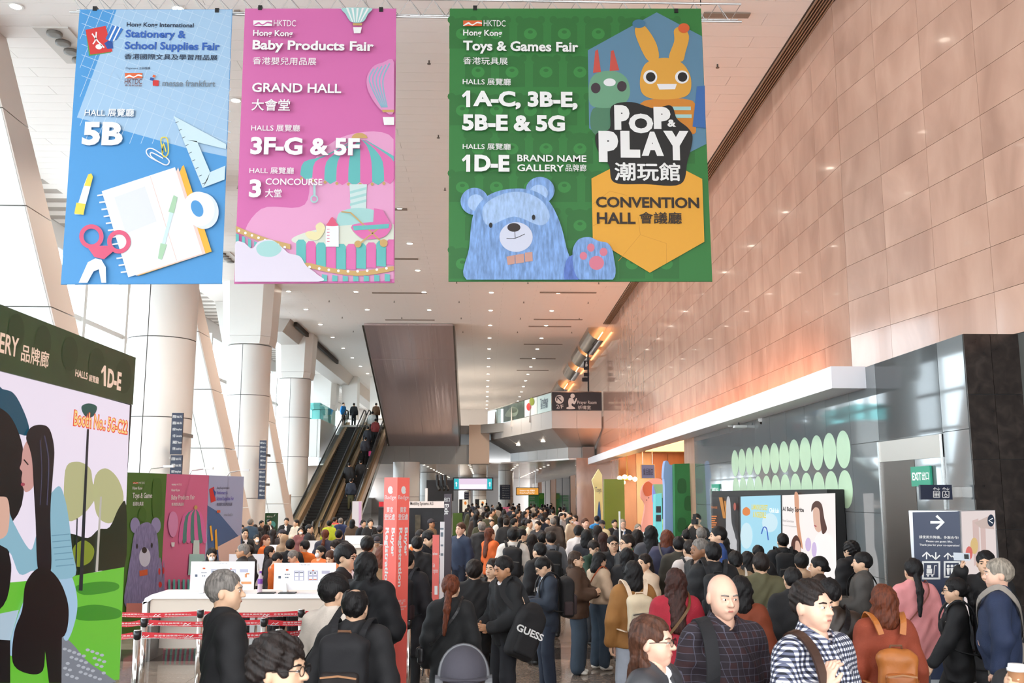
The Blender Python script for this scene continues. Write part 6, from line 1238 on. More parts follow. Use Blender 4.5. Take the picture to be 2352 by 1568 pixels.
ARM = {'down': ((.235, .03, 1.13), (.25, -.03, .885), (0, -.15, -1)), 'pocket': ((.27, .06, 1.14), (.205, -.06, .95), (-.3, -.25, -.9)), 'phone': ((.235, -.02, 1.13), (.085, -.25, 1.16), (-.45, -.7, .35)),
       'hold': ((.25, .0, 1.13), (.11, -.23, 1.03), (-.6, -.7, .05)), 'strap': ((.27, -.03, 1.13), (.14, -.17, 1.27), (-.25, -.1, .9)), 'up': ((.31, -.2, 1.38), (.2, -.36, 1.58), (-.25, -.05, .95)),
       'cross': ((.25, -.05, 1.12), (-.05, -.2, 1.13), (-.9, -.1, .1)), 'back': ((.26, .1, 1.14), (.1, .17, 1.0), (-.85, .05, -.2)), 'swing': ((.25, -.11, 1.15), (.23, -.26, .95), (0, -.5, -.8)), 'reach': ((.26, -.16, 1.2), (.2, -.42, 1.12), (-.1, -.95, .1)),
       'cup': ((.3, -.12, 1.2), (.22, -.36, 1.36), (-.35, -.85, .15)), 'camera': ((.27, -.16, 1.28), (.1, -.24, 1.52), (-.5, -.4, .7))}
def hand(W, d, sg, fine, k=1.0):
    W = np.array(W, F32); d = np.array(d, F32); d /= np.linalg.norm(d)
    inn = np.array((-sg, 0, 0), F32); inn = inn - d * (inn @ d); nrm = np.linalg.norm(inn); inn = inn / nrm if nrm > .2 else np.array((0, -1, 0), F32)
    lat = np.cross(d, inn); lat /= np.linalg.norm(lat)
    if lat[1] > 0 and abs(lat[1]) > .3: lat = -lat           # thumb side to the front
    f = Field(); f.cap(W - d * .05, W + d * .01, .027, .026)
    c = W + d * .055
    for t in (-.026, -.009, .009, .026): f.cap(W + d * .01 + lat * t * .5, c + d * .03 + lat * t, .015, .013, .012)
    L = (.058, .07, .074, .064)
    for i, t in enumerate((-.030, -.010, .010, .030)):
        b0 = c + d * .032 + lat * t; m1 = b0 + d * L[i] * .5 + inn * .012; m2 = m1 + d * L[i] * .22 + inn * .03
        f.cap(b0, m1, .0095, .009, .004); f.cap(m1, m2, .009, .0075, .004)
    t0 = W + d * .025 + lat * .028; t1 = t0 + d * .032 + lat * .022 + inn * .012; t2 = t1 + d * .03 + inn * .012 + lat * .002
    f.cap(t0, t1, .0145, .012, .01); f.cap(t1, t2, .0115, .009, .004)
    return snet(f, fine)
SKIN = {'pale': '#e2b49c', 'asian': '#ddb293', 'tan': '#b98663', 'brown': '#94684c'}
def skin_m(k): 
    m = M('skin_' + k, SKIN[k], .45, noise=(14, .05)); b = m.node_tree.nodes['Principled BSDF']; b.inputs['Subsurface Weight'].default_value = .0; return m
def hair_m(c): return M('hair_' + c, {'black': '#131011', 'dark': '#1f1613', 'brown': '#4a2c1e', 'auburn': '#5f2e1a', 'grey': '#77716c', 'light': '#8e8478', 'chestnut': '#3a201a', 'ombre': '#3a2a20'}[c], .55, spec=.3, noise=(70, .5, (1, 1, .12)), bump=(110, .6, (1, 1, .1)))
def cloth_m(c, kind='cloth'): return M('cloth_' + kind + c, c, .78 if kind != 'leather' else .45, noise=(7, .08), bump=(60 if kind != 'knit' else 130, .12 if kind != 'knit' else .3))
def check_m(name, c1, c2, c3, n, mode):
    m = bpy.data.materials.new(name); m.use_nodes = True; nt = m.node_tree; b = nt.nodes['Principled BSDF']; L = nt.links.new; N = nt.nodes.new; b.inputs['Roughness'].default_value = .8
    tc = N('ShaderNodeTexCoord'); sp = N('ShaderNodeSeparateXYZ'); L(tc.outputs['Object'], sp.inputs[0])
    def stripe(src, wd, scale):
        a = N('ShaderNodeMath'); a.operation = 'MULTIPLY'; a.inputs[1].default_value = scale; L(src, a.inputs[0]); fr = N('ShaderNodeMath'); fr.operation = 'FRACT'; L(a.outputs[0], fr.inputs[0])
        lt = N('ShaderNodeMath'); lt.operation = 'LESS_THAN'; lt.inputs[1].default_value = wd; L(fr.outputs[0], lt.inputs[0]); return lt.outputs[0]
    ad = N('ShaderNodeMath'); ad.operation = 'MULTIPLY_ADD'; ad.inputs[1].default_value = .75; L(sp.outputs['Y'], ad.inputs[0]); L(sp.outputs['X'], ad.inputs[2])
    if mode == 'gingham':
        s1, s2 = stripe(ad.outputs[0], .5, n), stripe(sp.outputs['Z'], .5, n); su = N('ShaderNodeMath'); L(s1, su.inputs[0]); L(s2, su.inputs[1]); ml = N('ShaderNodeMath'); ml.operation = 'MULTIPLY'; ml.inputs[1].default_value = .5; L(su.outputs[0], ml.inputs[0])
        cr = N('ShaderNodeValToRGB'); e = cr.color_ramp.elements; cr.color_ramp.interpolation = 'CONSTANT'; e[0].color = lin(c1); e[1].position = .75; e[1].color = lin(c2); k = e.new(.25); k.color = lin(c3); L(ml.outputs[0], cr.inputs[0]); L(cr.outputs[0], b.inputs['Base Color'])
    else:
        s1, s2 = stripe(ad.outputs[0], .07, n), stripe(sp.outputs['Z'], .07, n); s3, s4 = stripe(ad.outputs[0], .45, n / 2), stripe(sp.outputs['Z'], .45, n / 2)
        mx = N('ShaderNodeMix'); mx.data_type = 'RGBA'; mx.inputs[6].default_value = lin(c1); mx.inputs[7].default_value = lin(c3); av = N('ShaderNodeMath'); av.operation = 'MULTIPLY'; L(s3, av.inputs[0]); L(s4, av.inputs[1]); L(av.outputs[0], mx.inputs[0])
        mm = N('ShaderNodeMath'); mm.operation = 'MAXIMUM'; L(s1, mm.inputs[0]); L(s2, mm.inputs[1]); m5 = N('ShaderNodeMath'); m5.operation = 'MULTIPLY'; m5.inputs[1].default_value = .7; L(mm.outputs[0], m5.inputs[0])
        m2 = N('ShaderNodeMix'); m2.data_type = 'RGBA'; m2.inputs[7].default_value = lin(c2); L(mx.outputs[2], m2.inputs[6]); L(m5.outputs[0], m2.inputs[0]); L(m2.outputs[2], b.inputs['Base Color'])
    MATS[name] = m; return m
#                offset, hem z, wrinkle amp, kind
TOPS = {'tee': (.018, .86, .004, 'cloth'), 'shirt': (.022, .84, .009, 'cloth'), 'sweater': (.034, .86, .007, 'knit'), 'suit': (.032, .76, .009, 'cloth'), 'coat': (.045, .58, .009, 'cloth'), 'jacket': (.042, .84, .012, 'cloth'), 'puffer': (.06, .8, .014, 'cloth'), 'hoodie': (.042, .86, .009, 'knit'), 'leather': (.036, .84, .008, 'leather'), 'vest': (.045, .84, .006, 'cloth')}
NP = [0]
def person(px, yt, hp, face, top, tcol, pcol, hair='short', hcol='black', skin='asian', label='', fem=False, arms=('down', 'down'), nod=0, turn=0, legs='stand', fat=1.0, extra=(), Y=None, Ht=None, loc=None, group=None, wide=0.0, lod=None, hem=None, tmat=None):
    if loc is None:
        r = (yt - 1135) / hp
        if Ht is None: Ht = min(max(CAM_H / (1 + .14 * r), 1.5), 1.92)
        if Y is None: Y = .14 * Ht * FPX / hp if yt - 1135 < 30 else (CAM_H - Ht) * FPX / (yt - 1135)
        p = PY(px, yt, Y); loc = Vector((p.x, Y, 0)); Ht = p.z
    else: Ht = Ht or 1.7; Y = loc[1]
    s = Ht / 1.755; lod = lod or Y
    vb = max(.0115, .00155 * lod) ; vh = max(.0052, .0007 * lod); fine = max(.0042, .0006 * lod)
    root = bpy.data.objects.new('person', None); COL.objects.link(root); root.location = loc; root.scale = (s, s, s); root.rotation_euler = (0, 0, R(face)); root.empty_display_size = .1
    PINV[root.name] = Matrix(); tag(root, label, 'person', group)
    sw = (.155 if fem else .178) * (1 + (fat - 1) * .5); tr_ = (.138 if fem else .155) * fat; wr_ = (.118 if fem else .142) * fat; hr = (.155 if fem else .15) * fat
    # ---- pose
    J = {}
    for sg, pose in ((-1, arms[0]), (1, arms[1])):
        e, w_, d = ARM[pose]; q = sw / .178
        J[sg] = (v3(sg * sw, .01, 1.41), v3(sg * e[0] * (.5 + .5 * q) * (1 + (fat - 1) * .6), e[1], e[2]), v3(sg * w_[0], w_[1] * (1 + (fat - 1) * .5), w_[2]), (sg * d[0], d[1], d[2]))
    st = {'stand': ((-.095, -.01), (.1, .02)), 'walk': ((-.08, -.26), (.08, .24)), 'apart': ((-.15, 0), (.15, .02))}[legs]
    LG = {}
    for sg, (ax_, ay_) in ((-1, st[0]), (1, st[1])):
        hip = v3(sg * .09, 0, .92); an = v3(ax_, ay_, .09 + (.06 if legs == 'walk' and ay_ > .1 else 0)); kn = (hip + an) / 2 + v3(0, -.035 if legs != 'walk' else -.06, .01); LG[sg] = (hip, kn, an)
    fl = (1, .68, 1)
    def torso(f, o, low=.95):
        f.cap((0, .0, low), (0, .0, 1.10), hr + o, wr_ + o, .06, fl); f.cap((0, .0, 1.10), (0, -.005, 1.27), wr_ + o, tr_ + o, .06, fl); f.cap((0, -.005, 1.27), (0, .005, 1.37), tr_ + o, .125 + o * .8, .06, fl)
        if fat > 1.08: f.ell((0, -.05, 1.08), (.15 * fat, .12 * fat, .16), .06)
        f.cap((-sw * .8, .01, 1.405), (sw * .8, .01, 1.405), .058 + o * .8, None, .05); f.cap((-.09, .012, 1.43), (0, .015, 1.485), .045 + o * .5, .045 + o * .4, .05); f.cap((.09, .012, 1.43), (0, .015, 1.485), .045 + o * .5, .045 + o * .4, .05)
        if fem: f.ell((-.065, -.1 - o * .5, 1.28), (.06, .05, .06), .05); f.ell((.065, -.1 - o * .5, 1.28), (.06, .05, .06), .05)
    def armf(f, o, cut=0.0, k=.04):
        for sg in (-1, 1):
            S, E, W, d = J[sg]; q = E + (W - E) * (1 - cut); f.cap(S, E, .05 + o * .9, .043 + o, k); f.cap(E, q, .043 + o, .031 + o * .9, .03)
    # ---- body (skin): one figure from neck to feet, with head and hands in finer resolution
    bf = Field(); torso(bf, -.012); armf(bf, -.004)
    for sg in (-1, 1):
        h_, k_, a_ = LG[sg]; bf.cap(h_, k_, .075, .052, .05); bf.cap(k_, a_, .05, .036, .03)
    bf.cap((0, .012, 1.42), (0, .008, 1.53), .056, .052, .04)
    parts = [snet(bf, max(vb * 1.5, .028))]
    Hm = RZ(R(turn)) @ RX(R(nod)); piv = v3(0, .012, 1.50)
    def H(vf): v, f = vf; return (v @ Hm.T + piv, f)
    jw = .058 if fem else .066
    hf = Field(); hf.ell((0, .012, .150), (.077, .097, .097)).ell((0, -.030, .098), (jw, .066, .088), .04).cap((0, -.066, .036), (0, -.06, .045), .023, .03, .035).ell((-.036, -.05, .085), (.03, .03, .035), .03).ell((.036, -.05, .085), (.03, .03, .035), .03)
    hf.cap((-.03, -.084, .150), (.03, -.084, .150), .012, None, .02).cap((0, -.092, .138), (0, -.115, .102), .008, .0135, .012).cap((-.012, -.104, .099), (.012, -.104, .099), .008, None, .008)
    hf.ell((-.031, -.104, .130), (.019, .016, .012), .014, 's').ell((.031, -.104, .130), (.019, .016, .012), .014, 's').cap((-.018, -.091, .066), (.018, -.091, .066), .0085, None, .012)
    for sg in (-1, 1): hf.cap((sg * .017, -.0945, .1375), (sg * .045, -.0865, .1365), .0055, None, .006).cap((sg * .02, -.093, .1215), (sg * .043, -.086, .1225), .005, None, .006)
    hf.ell((-.080, .012, .118), (.012, .021, .034), .008).ell((.080, .012, .118), (.012, .021, .034), .008).cap((0, .016, -.07), (0, .01, .07), .055, .05, .03)
    parts.append(H(snet(hf, vh)))
    for sg in (-1, 1): S, E, W, d = J[sg]; parts.append(hand(W, d, sg, fine))
    sk = skin_m(skin)
    link('body', mesh_of('body', parts, sk), root)
    # ---- face details
    if abs(((face + turn + 180) % 360) - 180) < 125 and lod < 24 and 'mask_only' not in extra:
        em = M('eye_dark', '#17100d', .15); ew = M('eye_white', '#e7ded8', .3); bw = hair_m(hcol if hcol not in ('grey', 'light') else 'grey')
        for sg in (-1, 1):
            eo = root
            if lod < 9: eo = link('eye', mesh_of('eye', [H(snet(Field().ell((sg * .031, -.0865, .130), (.0135, .0135, .0075)), .0035))], ew), root)
            link('iris', mesh_of('iris', [H(snet(Field().ell((sg * .031, -.0955 if lod < 9 else -.089, .130), (.0062, .006, .0062) if lod < 9 else (.013, .008, .0065)), .003))], em), eo)
            link('eyebrow', mesh_of('eyebrow', [H(snet(Field().cap((sg * .014, -.0985, .1505), (sg * .036, -.0965, .1545), .0048, .0045, .003).cap((sg * .036, -.0965, .1545), (sg * .051, -.083, .150), .0045, .003, .003), .003))], bw), root)
        link('mouth', mesh_of('mouth', [H(snet(Field().cap((-.026, -.0885, .0715), (-.01, -.099, .066), .0035, .005, .004).cap((-.01, -.099, .066), (.01, -.099, .066), .005, None, .004).cap((.01, -.099, .066), (.026, -.0885, .0715), .005, .0035, .004), .003))], M('lips_' + skin, {'pale': '#b0665c', 'asian': '#b06a5c', 'tan': '#8a5346', 'brown': '#6d4238'}[skin], .4)), root)
    # ---- hair
    if hair != 'bald':
        f = Field(); th_ = {'curly': .022, 'full': .019, 'crop': .009}.get(hair, .011)
        f.ell((0, .016, .158), (.080 + th_, .100 + th_, .098 + th_ * .9))
        if hair in ('long', 'wavy'):
            f.cap((0, .055, .13), (0, .115, -.26 if hair == 'long' else -.16), .085, .075, .04, (1, .5, 1)); f.cap((-.075, .015, .13), (-.09, .03, -.13), .028, .032, .03); f.cap((.075, .015, .13), (.09, .03, -.13), .028, .032, .03)
        if hair == 'bob': f.cap((0, .045, .12), (0, .055, .0), .095, .1, .04, (1, .72, 1)); f.cap((-.082, .01, .12), (-.088, .0, .02), .026, .03, .03); f.cap((.082, .01, .12), (.088, .0, .02), .026, .03, .03)
        if hair in ('pony', 'bun'): f.ell((0, .112, .16 if hair == 'pony' else .1), (.035, .035, .035), .02)
        fr_ = .118 if hair in ('fringe', 'bob', 'full', 'curly') else .128
        f.ell((0, -.118, .104 if hair == 'crop' else (.078 if fr_ < .12 else .092)), (.08, .084, .105), .012, 's')
        f.ell((-.092, -.012, .082), (.034, .04, .06), .012, 's'); f.ell((.092, -.012, .082), (.034, .04, .06), .012, 's')
        if hair == 'balding': f.ell((0, .01, .275), (.06, .075, .055), .02, 's'); f.ell((0, -.1, .24), (.06, .06, .06), .02, 's')
        if hair in ('short', 'crop', 'balding', 'curly', 'full', 'fringe', 'bun', 'pony', 'lowpony', 'grey'): f.above(.045 if hair in ('full', 'curly') else .052, .0)
        if hair == 'pony': f.cap((0, .13, .16), (0, .155, .02), .03, .034, .02); f.cap((0, .155, .02), (.01, .14, -.19), .034, .016, .02)
        if hair == 'lowpony': f.cap((0, .105, .07), (0, .165, -.06), .034, .036, .02); f.cap((0, .165, -.06), (.02, .185, -.3), .036, .018, .02)
        if hair in ('curly', 'wavy', 'crop'): f.wr({'curly': .009, 'wavy': .006, 'crop': .005}[hair], {'curly': 95, 'wavy': 42, 'crop': 110}[hair])
        else: f.wr(.0035, 55)
        f.wr(.0016, 150)
        link('hair', mesh_of('hair', [H(snet(f, vh * 1.1))], hair_m(hcol)), root)
    if 'cap' in extra or 'capback' in extra:
        f = Field().ell((0, .014, .165), (.097, .118, .112)).above(.15, -.12); link('cap', mesh_of('cap', [H(snet(f, vh * 1.2))], M('cap_grey', '#35323a', .85, bump=(60, .2))), root)
        g = Field().cap((-.05, (.1 if 'capback' in extra else -.12), .155), (.05, (.1 if 'capback' in extra else -.12), .155), .05, None, .02, (1, 1, .14)); link('cap_peak', mesh_of('cap_peak', [H(snet(g, vh))], M('cap_grey')), root)
    if 'hijab' in extra:
        f = Field().ell((0, .02, .145), (.1, .118, .125)).cap((0, .03, .06), (0, .03, -.08), .1, .14, .05, (1, .8, 1)).ell((0, -.13, .105), (.062, .07, .085), .012, 's'); link('headscarf', mesh_of('headscarf', [H(snet(f, vh * 1.2))], cloth_m('#a78a6e')), root)
    if 'glasses' in extra:
        gm = M('glasses_frame', '#1a1514', .3, .2); b = MB()
        for sg in (-1, 1):
            pts = [(sg * .033 + .024 * math.cos(t), -.113, .130 + .019 * math.sin(t)) for t in [2 * math.pi * i / 14 for i in range(15)]]; b.tube(pts, .0024, 5); b.tube([(sg * .056, -.112, .135), (sg * .082, -.05, .136), (sg * .083, .02, .128)], .002, 5)
        b.tube([(-.01, -.115, .134), (.01, -.115, .134)], .0022, 5); b.v = [tuple(Hm @ np.array(v, F32) + piv) for v in b.v]; b.build('glasses', gm, root)
    if 'mask' in extra: link('face_mask', mesh_of('face_mask', [H(snet(Field().ell((0, -.066, .078), (.058, .062, .055), .01).ell((0, -.02, .08), (.05, .06, .06), .01, 's'), max(vh, .006)))], M('mask_white', '#eef1f4', .7)), root)
    if 'headphones' in extra:
        b = MB(); b.tube([(.1 * math.cos(t), .02, .15 + .125 * math.sin(t)) for t in [math.pi * i / 14 for i in range(15)]], .009, 6); b.cyl((-.085, .015, .12), (-.118, .015, .12), .036, n=14); b.cyl((.085, .015, .12), (.118, .015, .12), .036, n=14); b.tube([(.11, 0, .1), (.1, -.06, .06), (.05, -.12, .06)], .005, 5); b.v = [tuple(Hm @ np.array(v, F32) + piv) for v in b.v]; b.build('headphones', M('headset_grey', '#4a4a4e', .35), root)
    if 'earring' in extra: b = MB(); b.cyl((.084, .004, .078), (.09, .004, .07), .007, n=8); b.cyl((-.084, .004, .078), (-.09, .004, .07), .007, n=8); b.v = [tuple(Hm @ np.array(v, F32) + piv) for v in b.v]; b.build('earring', CHROME, root)
    # ---- top
    o, hz, wa, kd = TOPS[top]; hz = hem or hz
    f = Field(); torso(f, o, max(hz - .02, .9) if hz > .8 else .93)
    if hz < .84: f.cap((0, .0, 1.0), (0, .005, hz - .05), hr + o, (hr + o) * (1.12 if top == 'coat' else 1.03), .05, (1, .72, 1))
    if top in ('vest',): pass
    armf(f, o, .06 if top != 'tee' else .55)
    if top in ('hoodie', 'puffer') and 'nohood' not in extra: f.ell((0, .1, 1.475), (.1, .065, .06), .04)
    if top in ('suit', 'shirt', 'coat', 'jacket', 'leather', 'sweater', 'vest'): f.cap((-.05, .03, 1.50), (.05, .03, 1.50), .034, None, .02); f.cap((-.055, .02, 1.505), (-.04, -.055, 1.465), .026, .02, .02); f.cap((.055, .02, 1.505), (.04, -.055, 1.465), .026, .02, .02)
    f.wr(wa, 26); f.above(hz)
    f.ell((0, -.06, 1.55), (.062, .1, .1), .01, 's')
    if top in ('suit', 'leather') or 'open' in extra: f.cap((0, -.13, 1.47), (0, -.16, 1.2), .001); f.ops.pop(); f.ell((0, -.14, 1.43), (.05, .06, .17), .01, 's')
    tm_ = tmat or cloth_m(tcol, kd)
    link({'tee': 't_shirt', 'leather': 'jacket', 'suit': 'suit_jacket'}.get(top, top), mesh_of(top, [snet(f, vb)], tm_), root)
    if top in ('suit', 'leather') or 'collar' in extra or 'open' in extra:
        g = Field(); torso(g, .012); g.below(1.53, 0); g.above(1.05); g.cap((-.045, .03, 1.5), (.045, .03, 1.5), .027, None, .02); g.cap((-.05, .02, 1.508), (-.035, -.06, 1.47), .02, .018, .02); g.cap((.05, .02, 1.508), (.035, -.06, 1.47), .02, .018, .02); g.ell((0, -.06, 1.57), (.05, .09, .1), .01, 's')
        link('shirt', mesh_of('shirt', [snet(g, max(vb, .014))], M('shirt_white', '#e9e6e8', .7)), root)
    if top == 'shirt' and lod < 9:
        for sg in (-1, 1): MB().ribbon(ecurve3([(0, .085, 1.53), (sg * .06, .06, 1.53), (sg * .078, .0, 1.515), (sg * .05, -.075, 1.475), (sg * .02, -.1, 1.45)]), .05, [(sg * .35, .2, -.9)] * 17, .007).build('collar', tm_, root)
    # ---- trousers or skirt, shoes
    wd = .018 + wide; f = Field(); f.cap((0, 0, .95), (0, 0, 1.03), hr + .012, wr_ + .012, .05, (1, .7, 1))
    for sg in (-1, 1):
        h_, k_, a_ = LG[sg]; f.cap(h_, k_, .083 + wd * .5, .056 + wd, .04); f.cap(k_, a_ + v3(0, 0, .02), .056 + wd, .045 + wd * 1.2, .03)
    f.wr(.004, 24); f.below(1.06); link('trousers', mesh_of('trousers', [snet(f, vb * 1.15)], cloth_m(pcol, 'denim')), root)
    shm = M('shoe_white', '#e8e4dc', .5) if 'whiteshoes' in extra else M('shoe_black', '#161413', .35)
    for sg in (-1, 1):
        a_ = LG[sg][2]; z = a_[2] - .09; g = Field().cap((a_[0], a_[1] + .03, z + .05), (a_[0], a_[1] - .12, z + .035), .045, .036, .02, (1, 1, .8)).cap(a_, (a_[0], a_[1], z + .06), .045, .05, .02).above(z + .004); link('shoe', mesh_of('shoe', [snet(g, max(.012, vb * .8))], shm), root)
    root['_o'] = o
    for e in extra:
        if e == 'lanyard': MB().ribbon([(-.05, -.03, 1.5), (-.06, -.12, 1.38), (0, -.17 - o, 1.12)], .012, (1, 0, 0), .003).ribbon([(.05, -.03, 1.5), (.06, -.12, 1.38), (0, -.17 - o, 1.12)], .012, (1, 0, 0), .003).box((-.04, -.19 - o, 1.0), (.04, -.185 - o, 1.12)).build('lanyard', M('lanyard_dark', '#2a2533', .6), root)
        if e == 'stripes':
            for sg in (-1, 1):
                S, E, W, d = J[sg]
                for q in range(5): p0 = E + (W - E) * (.02 + .16 * q); p1 = E + (W - E) * (.1 + .16 * q); MB().cyl(tuple(p0), tuple(p1), .056, .053, 12).build('sleeve_stripe', BLACKP if q % 2 else M('stripe_white', '#ece8e4', .8), root)
        if e == 'band': g = Field(); torso(g, o + .006); g.below(1.2); g.above(hz + .01); g.wr(wa, 26); link('fleece_panel', mesh_of('fleece_panel', [snet(g, vb)], cloth_m('#8f8572', 'knit')), root)
        if e == 'hivis':
            g = Field(); torso(g, o + .012, .9); g.above(.86); g.below(1.46); link('safety_vest', mesh_of('safety_vest', [snet(g, vb)], cloth_m('#6fae3a')), root); MB().ribbon([(-.11, .16, 1.44), (-.11, .17 + o, 1.1), (-.1, .16 + o, .88)], .06, (1, 0, 0), .01).ribbon([(.11, .16, 1.44), (.11, .17 + o, 1.1), (.1, .16 + o, .88)], .06, (1, 0, 0), .01).build('vest_band', M('vest_orange', '#e86a2a', .6), root)
        if e == 'ebadge': place_text('G', Frame((0, .16 + o, 0), (-1, 0, 0)), -.085, 1.16, .085, 1.34, .012, M('print_brown', '#6b3c1f', .6), root, .08, 'shirt_print')
        if e == 'tie': MB().hexa([(-.012, -.15, 1.45), (.012, -.15, 1.45), (.012, -.14, 1.45), (-.012, -.14, 1.45)], [(-.03, -.18, 1.12), (.03, -.18, 1.12), (.03, -.17, 1.12), (-.03, -.17, 1.12)]).build('tie', M('tie_blue', '#5a6f96', .5), root)
    NP[0] += 1
    return root
# ---- things people wear or carry (things of their own)
def carried(name, who, label, cat, group=None):
    t = bpy.data.objects.new(name, None); COL.objects.link(t); t.location = who.location; t.rotation_euler = who.rotation_euler; t.scale = who.scale; t.empty_display_size = .1; PINV[t.name] = Matrix(); return tag(t, label, cat, group)
def backpack(who, col, label, h=.46, w_=.3, d=.16, pocket=None, kind='cloth', strap=None, one=False, tilt=0, dz=0, brown=False):
    o = who['_o'] + .01; t = carried('backpack', who, label, 'backpack'); m = cloth_m(col, kind); pm = cloth_m(pocket, kind) if pocket else m; sm = cloth_m(strap, kind) if strap else m
    lod = who.location.y; vx = max(.012, .0013 * lod); cy = .125 + o + d / 2; cz = 1.2 + dz
    def Tl(v):
        if not tilt: return v
        a = R(tilt); c, s_ = math.cos(a), math.sin(a); q = v - np.array((0, 0, cz), F32); return np.stack([q[:, 0] * c - q[:, 2] * s_ + .06 * math.copysign(1, tilt), q[:, 1], q[:, 0] * s_ + q[:, 2] * c + cz - .18], 1).astype(F32)
    def B(nm, f, mt): v, fc = snet(f, vx); return link(nm, mesh_of(nm, [(Tl(v), fc)], mt), t)
    B('bag_body', Field().rbox((0, cy, cz), (w_ / 2, d / 2, h / 2), .055).ell((0, cy - .01, cz + h * .42), (w_ * .42, d * .42, h * .16), .06).wr(.005, 22), m)
    fp = B('front_pocket', Field().rbox((0, cy + d / 2, cz - h * .16), (w_ * .4, .035, h * .27), .03).wr(.004, 26), pm)
    if h > .4: B('side_pocket', Field().rbox((-w_ / 2, cy, cz - h * .25), (.025, d * .35, h * .18), .02), pm); B('side_pocket', Field().rbox((w_ / 2, cy, cz - h * .25), (.025, d * .35, h * .18), .02), pm)
    b = MB(); b.ribbon([(-w_ * .38, cy + d / 2 + .037, cz + .02), (0, cy + d / 2 + .04, cz + .035), (w_ * .38, cy + d / 2 + .037, cz + .02)], .012, (0, 0, 1), .004); b.v = [tuple(x) for x in Tl(np.array(b.v, F32))]; b.build('zip', M('zip_tan', '#a5754f', .4, .3) if brown else M('zip_grey', '#56534f', .4, .4), fp)
    b = MB(); b.tube([(-.05, cy - .02, cz + h * .5), (-.04, cy, cz + h * .5 + .05), (.04, cy, cz + h * .5 + .05), (.05, cy - .02, cz + h * .5)], .009, 6); b.v = [tuple(x) for x in Tl(np.array(b.v, F32))]; b.build('handle', M('handle_tan', '#6d4a33', .6) if brown else sm, t)
    for sg in ((-1, 1) if not one else (one,)):
        y0 = .105 + o; pts = [(sg * .08, y0 + .02, 1.4), (sg * .105, y0 - .02, 1.47 + o * .5), (sg * .125, .03, 1.5 + o), (sg * .125, -.065, 1.47 + o * .6), (sg * .125, -.1 - o * .8, 1.38), (sg * .13, -.105 - o * .8, 1.25), (sg * .16, -.07 - o * .8, 1.12), (sg * (.165 + o), .02, 1.06), (sg * .14, y0 + .03, 1.03)]
        pts = [(x, y, z) for x, y, z in ecurve3(pts)]
        MB().ribbon(pts, .045, (1, 0, .25 * sg), .012).build('shoulder_strap', sm, t)
    return t
def ecurve3(P, n=4):
    P = [Vector(p) for p in P]; out = []
    for i in range(len(P) - 1):
        p0, p1, p2, p3 = P[max(i - 1, 0)], P[i], P[i + 1], P[min(i + 2, len(P) - 1)]
        for k in range(n): t = k / n; out.append(0.5 * ((2 * p1) + (p2 - p0) * t + (2 * p0 - 5 * p1 + 4 * p2 - p3) * t * t + (3 * p1 - p0 - 3 * p2 + p3) * t ** 3))
    return [tuple(p) for p in out + [P[-1]]]
def crossbag(who, col, label, side=1, size=(.2, .08, .16), z=.98, front=-.1, scol=None, wd=.025, bag=True, kind='leather'):
    """strap over the shoulder on the other side, bag at the hip"""
    o = who['_o'] + .012; t = carried('shoulder_bag', who, label, 'bag'); m = cloth_m(col, kind); s = side; x = s * (.2 + o)
    P = [(x, front, z + size[2] / 2), (s * .14, -.1 - o, 1.14), (0, -.125 - o, 1.3), (-s * .1, -.085 - o, 1.44), (-s * .12, .02, 1.49 + o), (-s * .1, .095 + o, 1.42), (0, .118 + o, 1.28), (s * .14, .1 + o, 1.12), (x, .02, z + size[2] / 2)]
    MB().ribbon(ecurve3(P), wd, (s * .5, 0, .8), .006).build('strap', cloth_m(scol, kind) if scol else m, t)
    if bag:
        v, f = snet(Field().rbox((x + s * .03, (front + .02) / 2, z), (size[1] / 2, size[0] / 2, size[2] / 2), .03).wr(.003, 24), max(.011, .0013 * who.location.y)); bb = link('bag_body', mesh_of('bag_body', [(v, f)], m), t)
        v, f = snet(Field().rbox((x + s * (.03 + size[1] / 2), (front + .02) / 2, z + size[2] * .15), (.012, size[0] * .46, size[2] * .34), .01), max(.011, .0013 * who.location.y)); link('flap', mesh_of('flap', [(v, f)], m), bb)
    return t
def in_hand(who, name, label, cat, sg, mesh_fn): t = carried(name, who, label, cat); mesh_fn(t); return t
def phone(who, label, pose, sg, col='#1b1b1f', size=(.075, .15), name='phone', up=False):
    W = ARM[pose][1]; d = ARM[pose][2]; x, y, z = sg * (W[0] + d[0] * .09), W[1] + d[1] * .09 - .02, W[2] + d[2] * .09 + .03; t = carried(name, who, label, name.replace('_', ' ')); a, b_ = size
    if up: MB().box((x - b_ / 2, y - .045, z - a / 2 + .02), (x + b_ / 2, y - .035, z + a / 2 + .02)).build('case', M('ph' + col, col, .3), t); MB().box((x + b_ * .15, y - .05, z + .0), (x + b_ * .42, y - .045, z + a * .6)).build('lens_plate', BLACKP, t)
    else: MB().hexa([(x - a / 2, y - .02, z - .02), (x + a / 2, y - .02, z - .02), (x + a / 2, y - .01, z - .03), (x - a / 2, y - .01, z - .03)], [(x - a / 2, y - .03 - b_ * .6, z + b_ * .75), (x + a / 2, y - .03 - b_ * .6, z + b_ * .75), (x + a / 2, y - .02 - b_ * .6, z + b_ * .75 - .01), (x - a / 2, y - .02 - b_ * .6, z + b_ * .75 - .01)]).build('case', M('ph' + col, col, .3), t)
    return t
# ================================================================== the crowd
BK, BK2, NV, CH = '#131215', '#1b1a1d', '#1d2434', '#2c2b2e'
JN, JNL, KH = '#34414f', '#93a3b8', '#8b7860'
PLAID = check_m('plaid_shirt', '#251a22', '#5f5c6c', '#33191c', 27, 'plaid'); GING = check_m('gingham_shirt', '#e4e2e4', '#101222', '#5c5f74', 40, 'gingham')
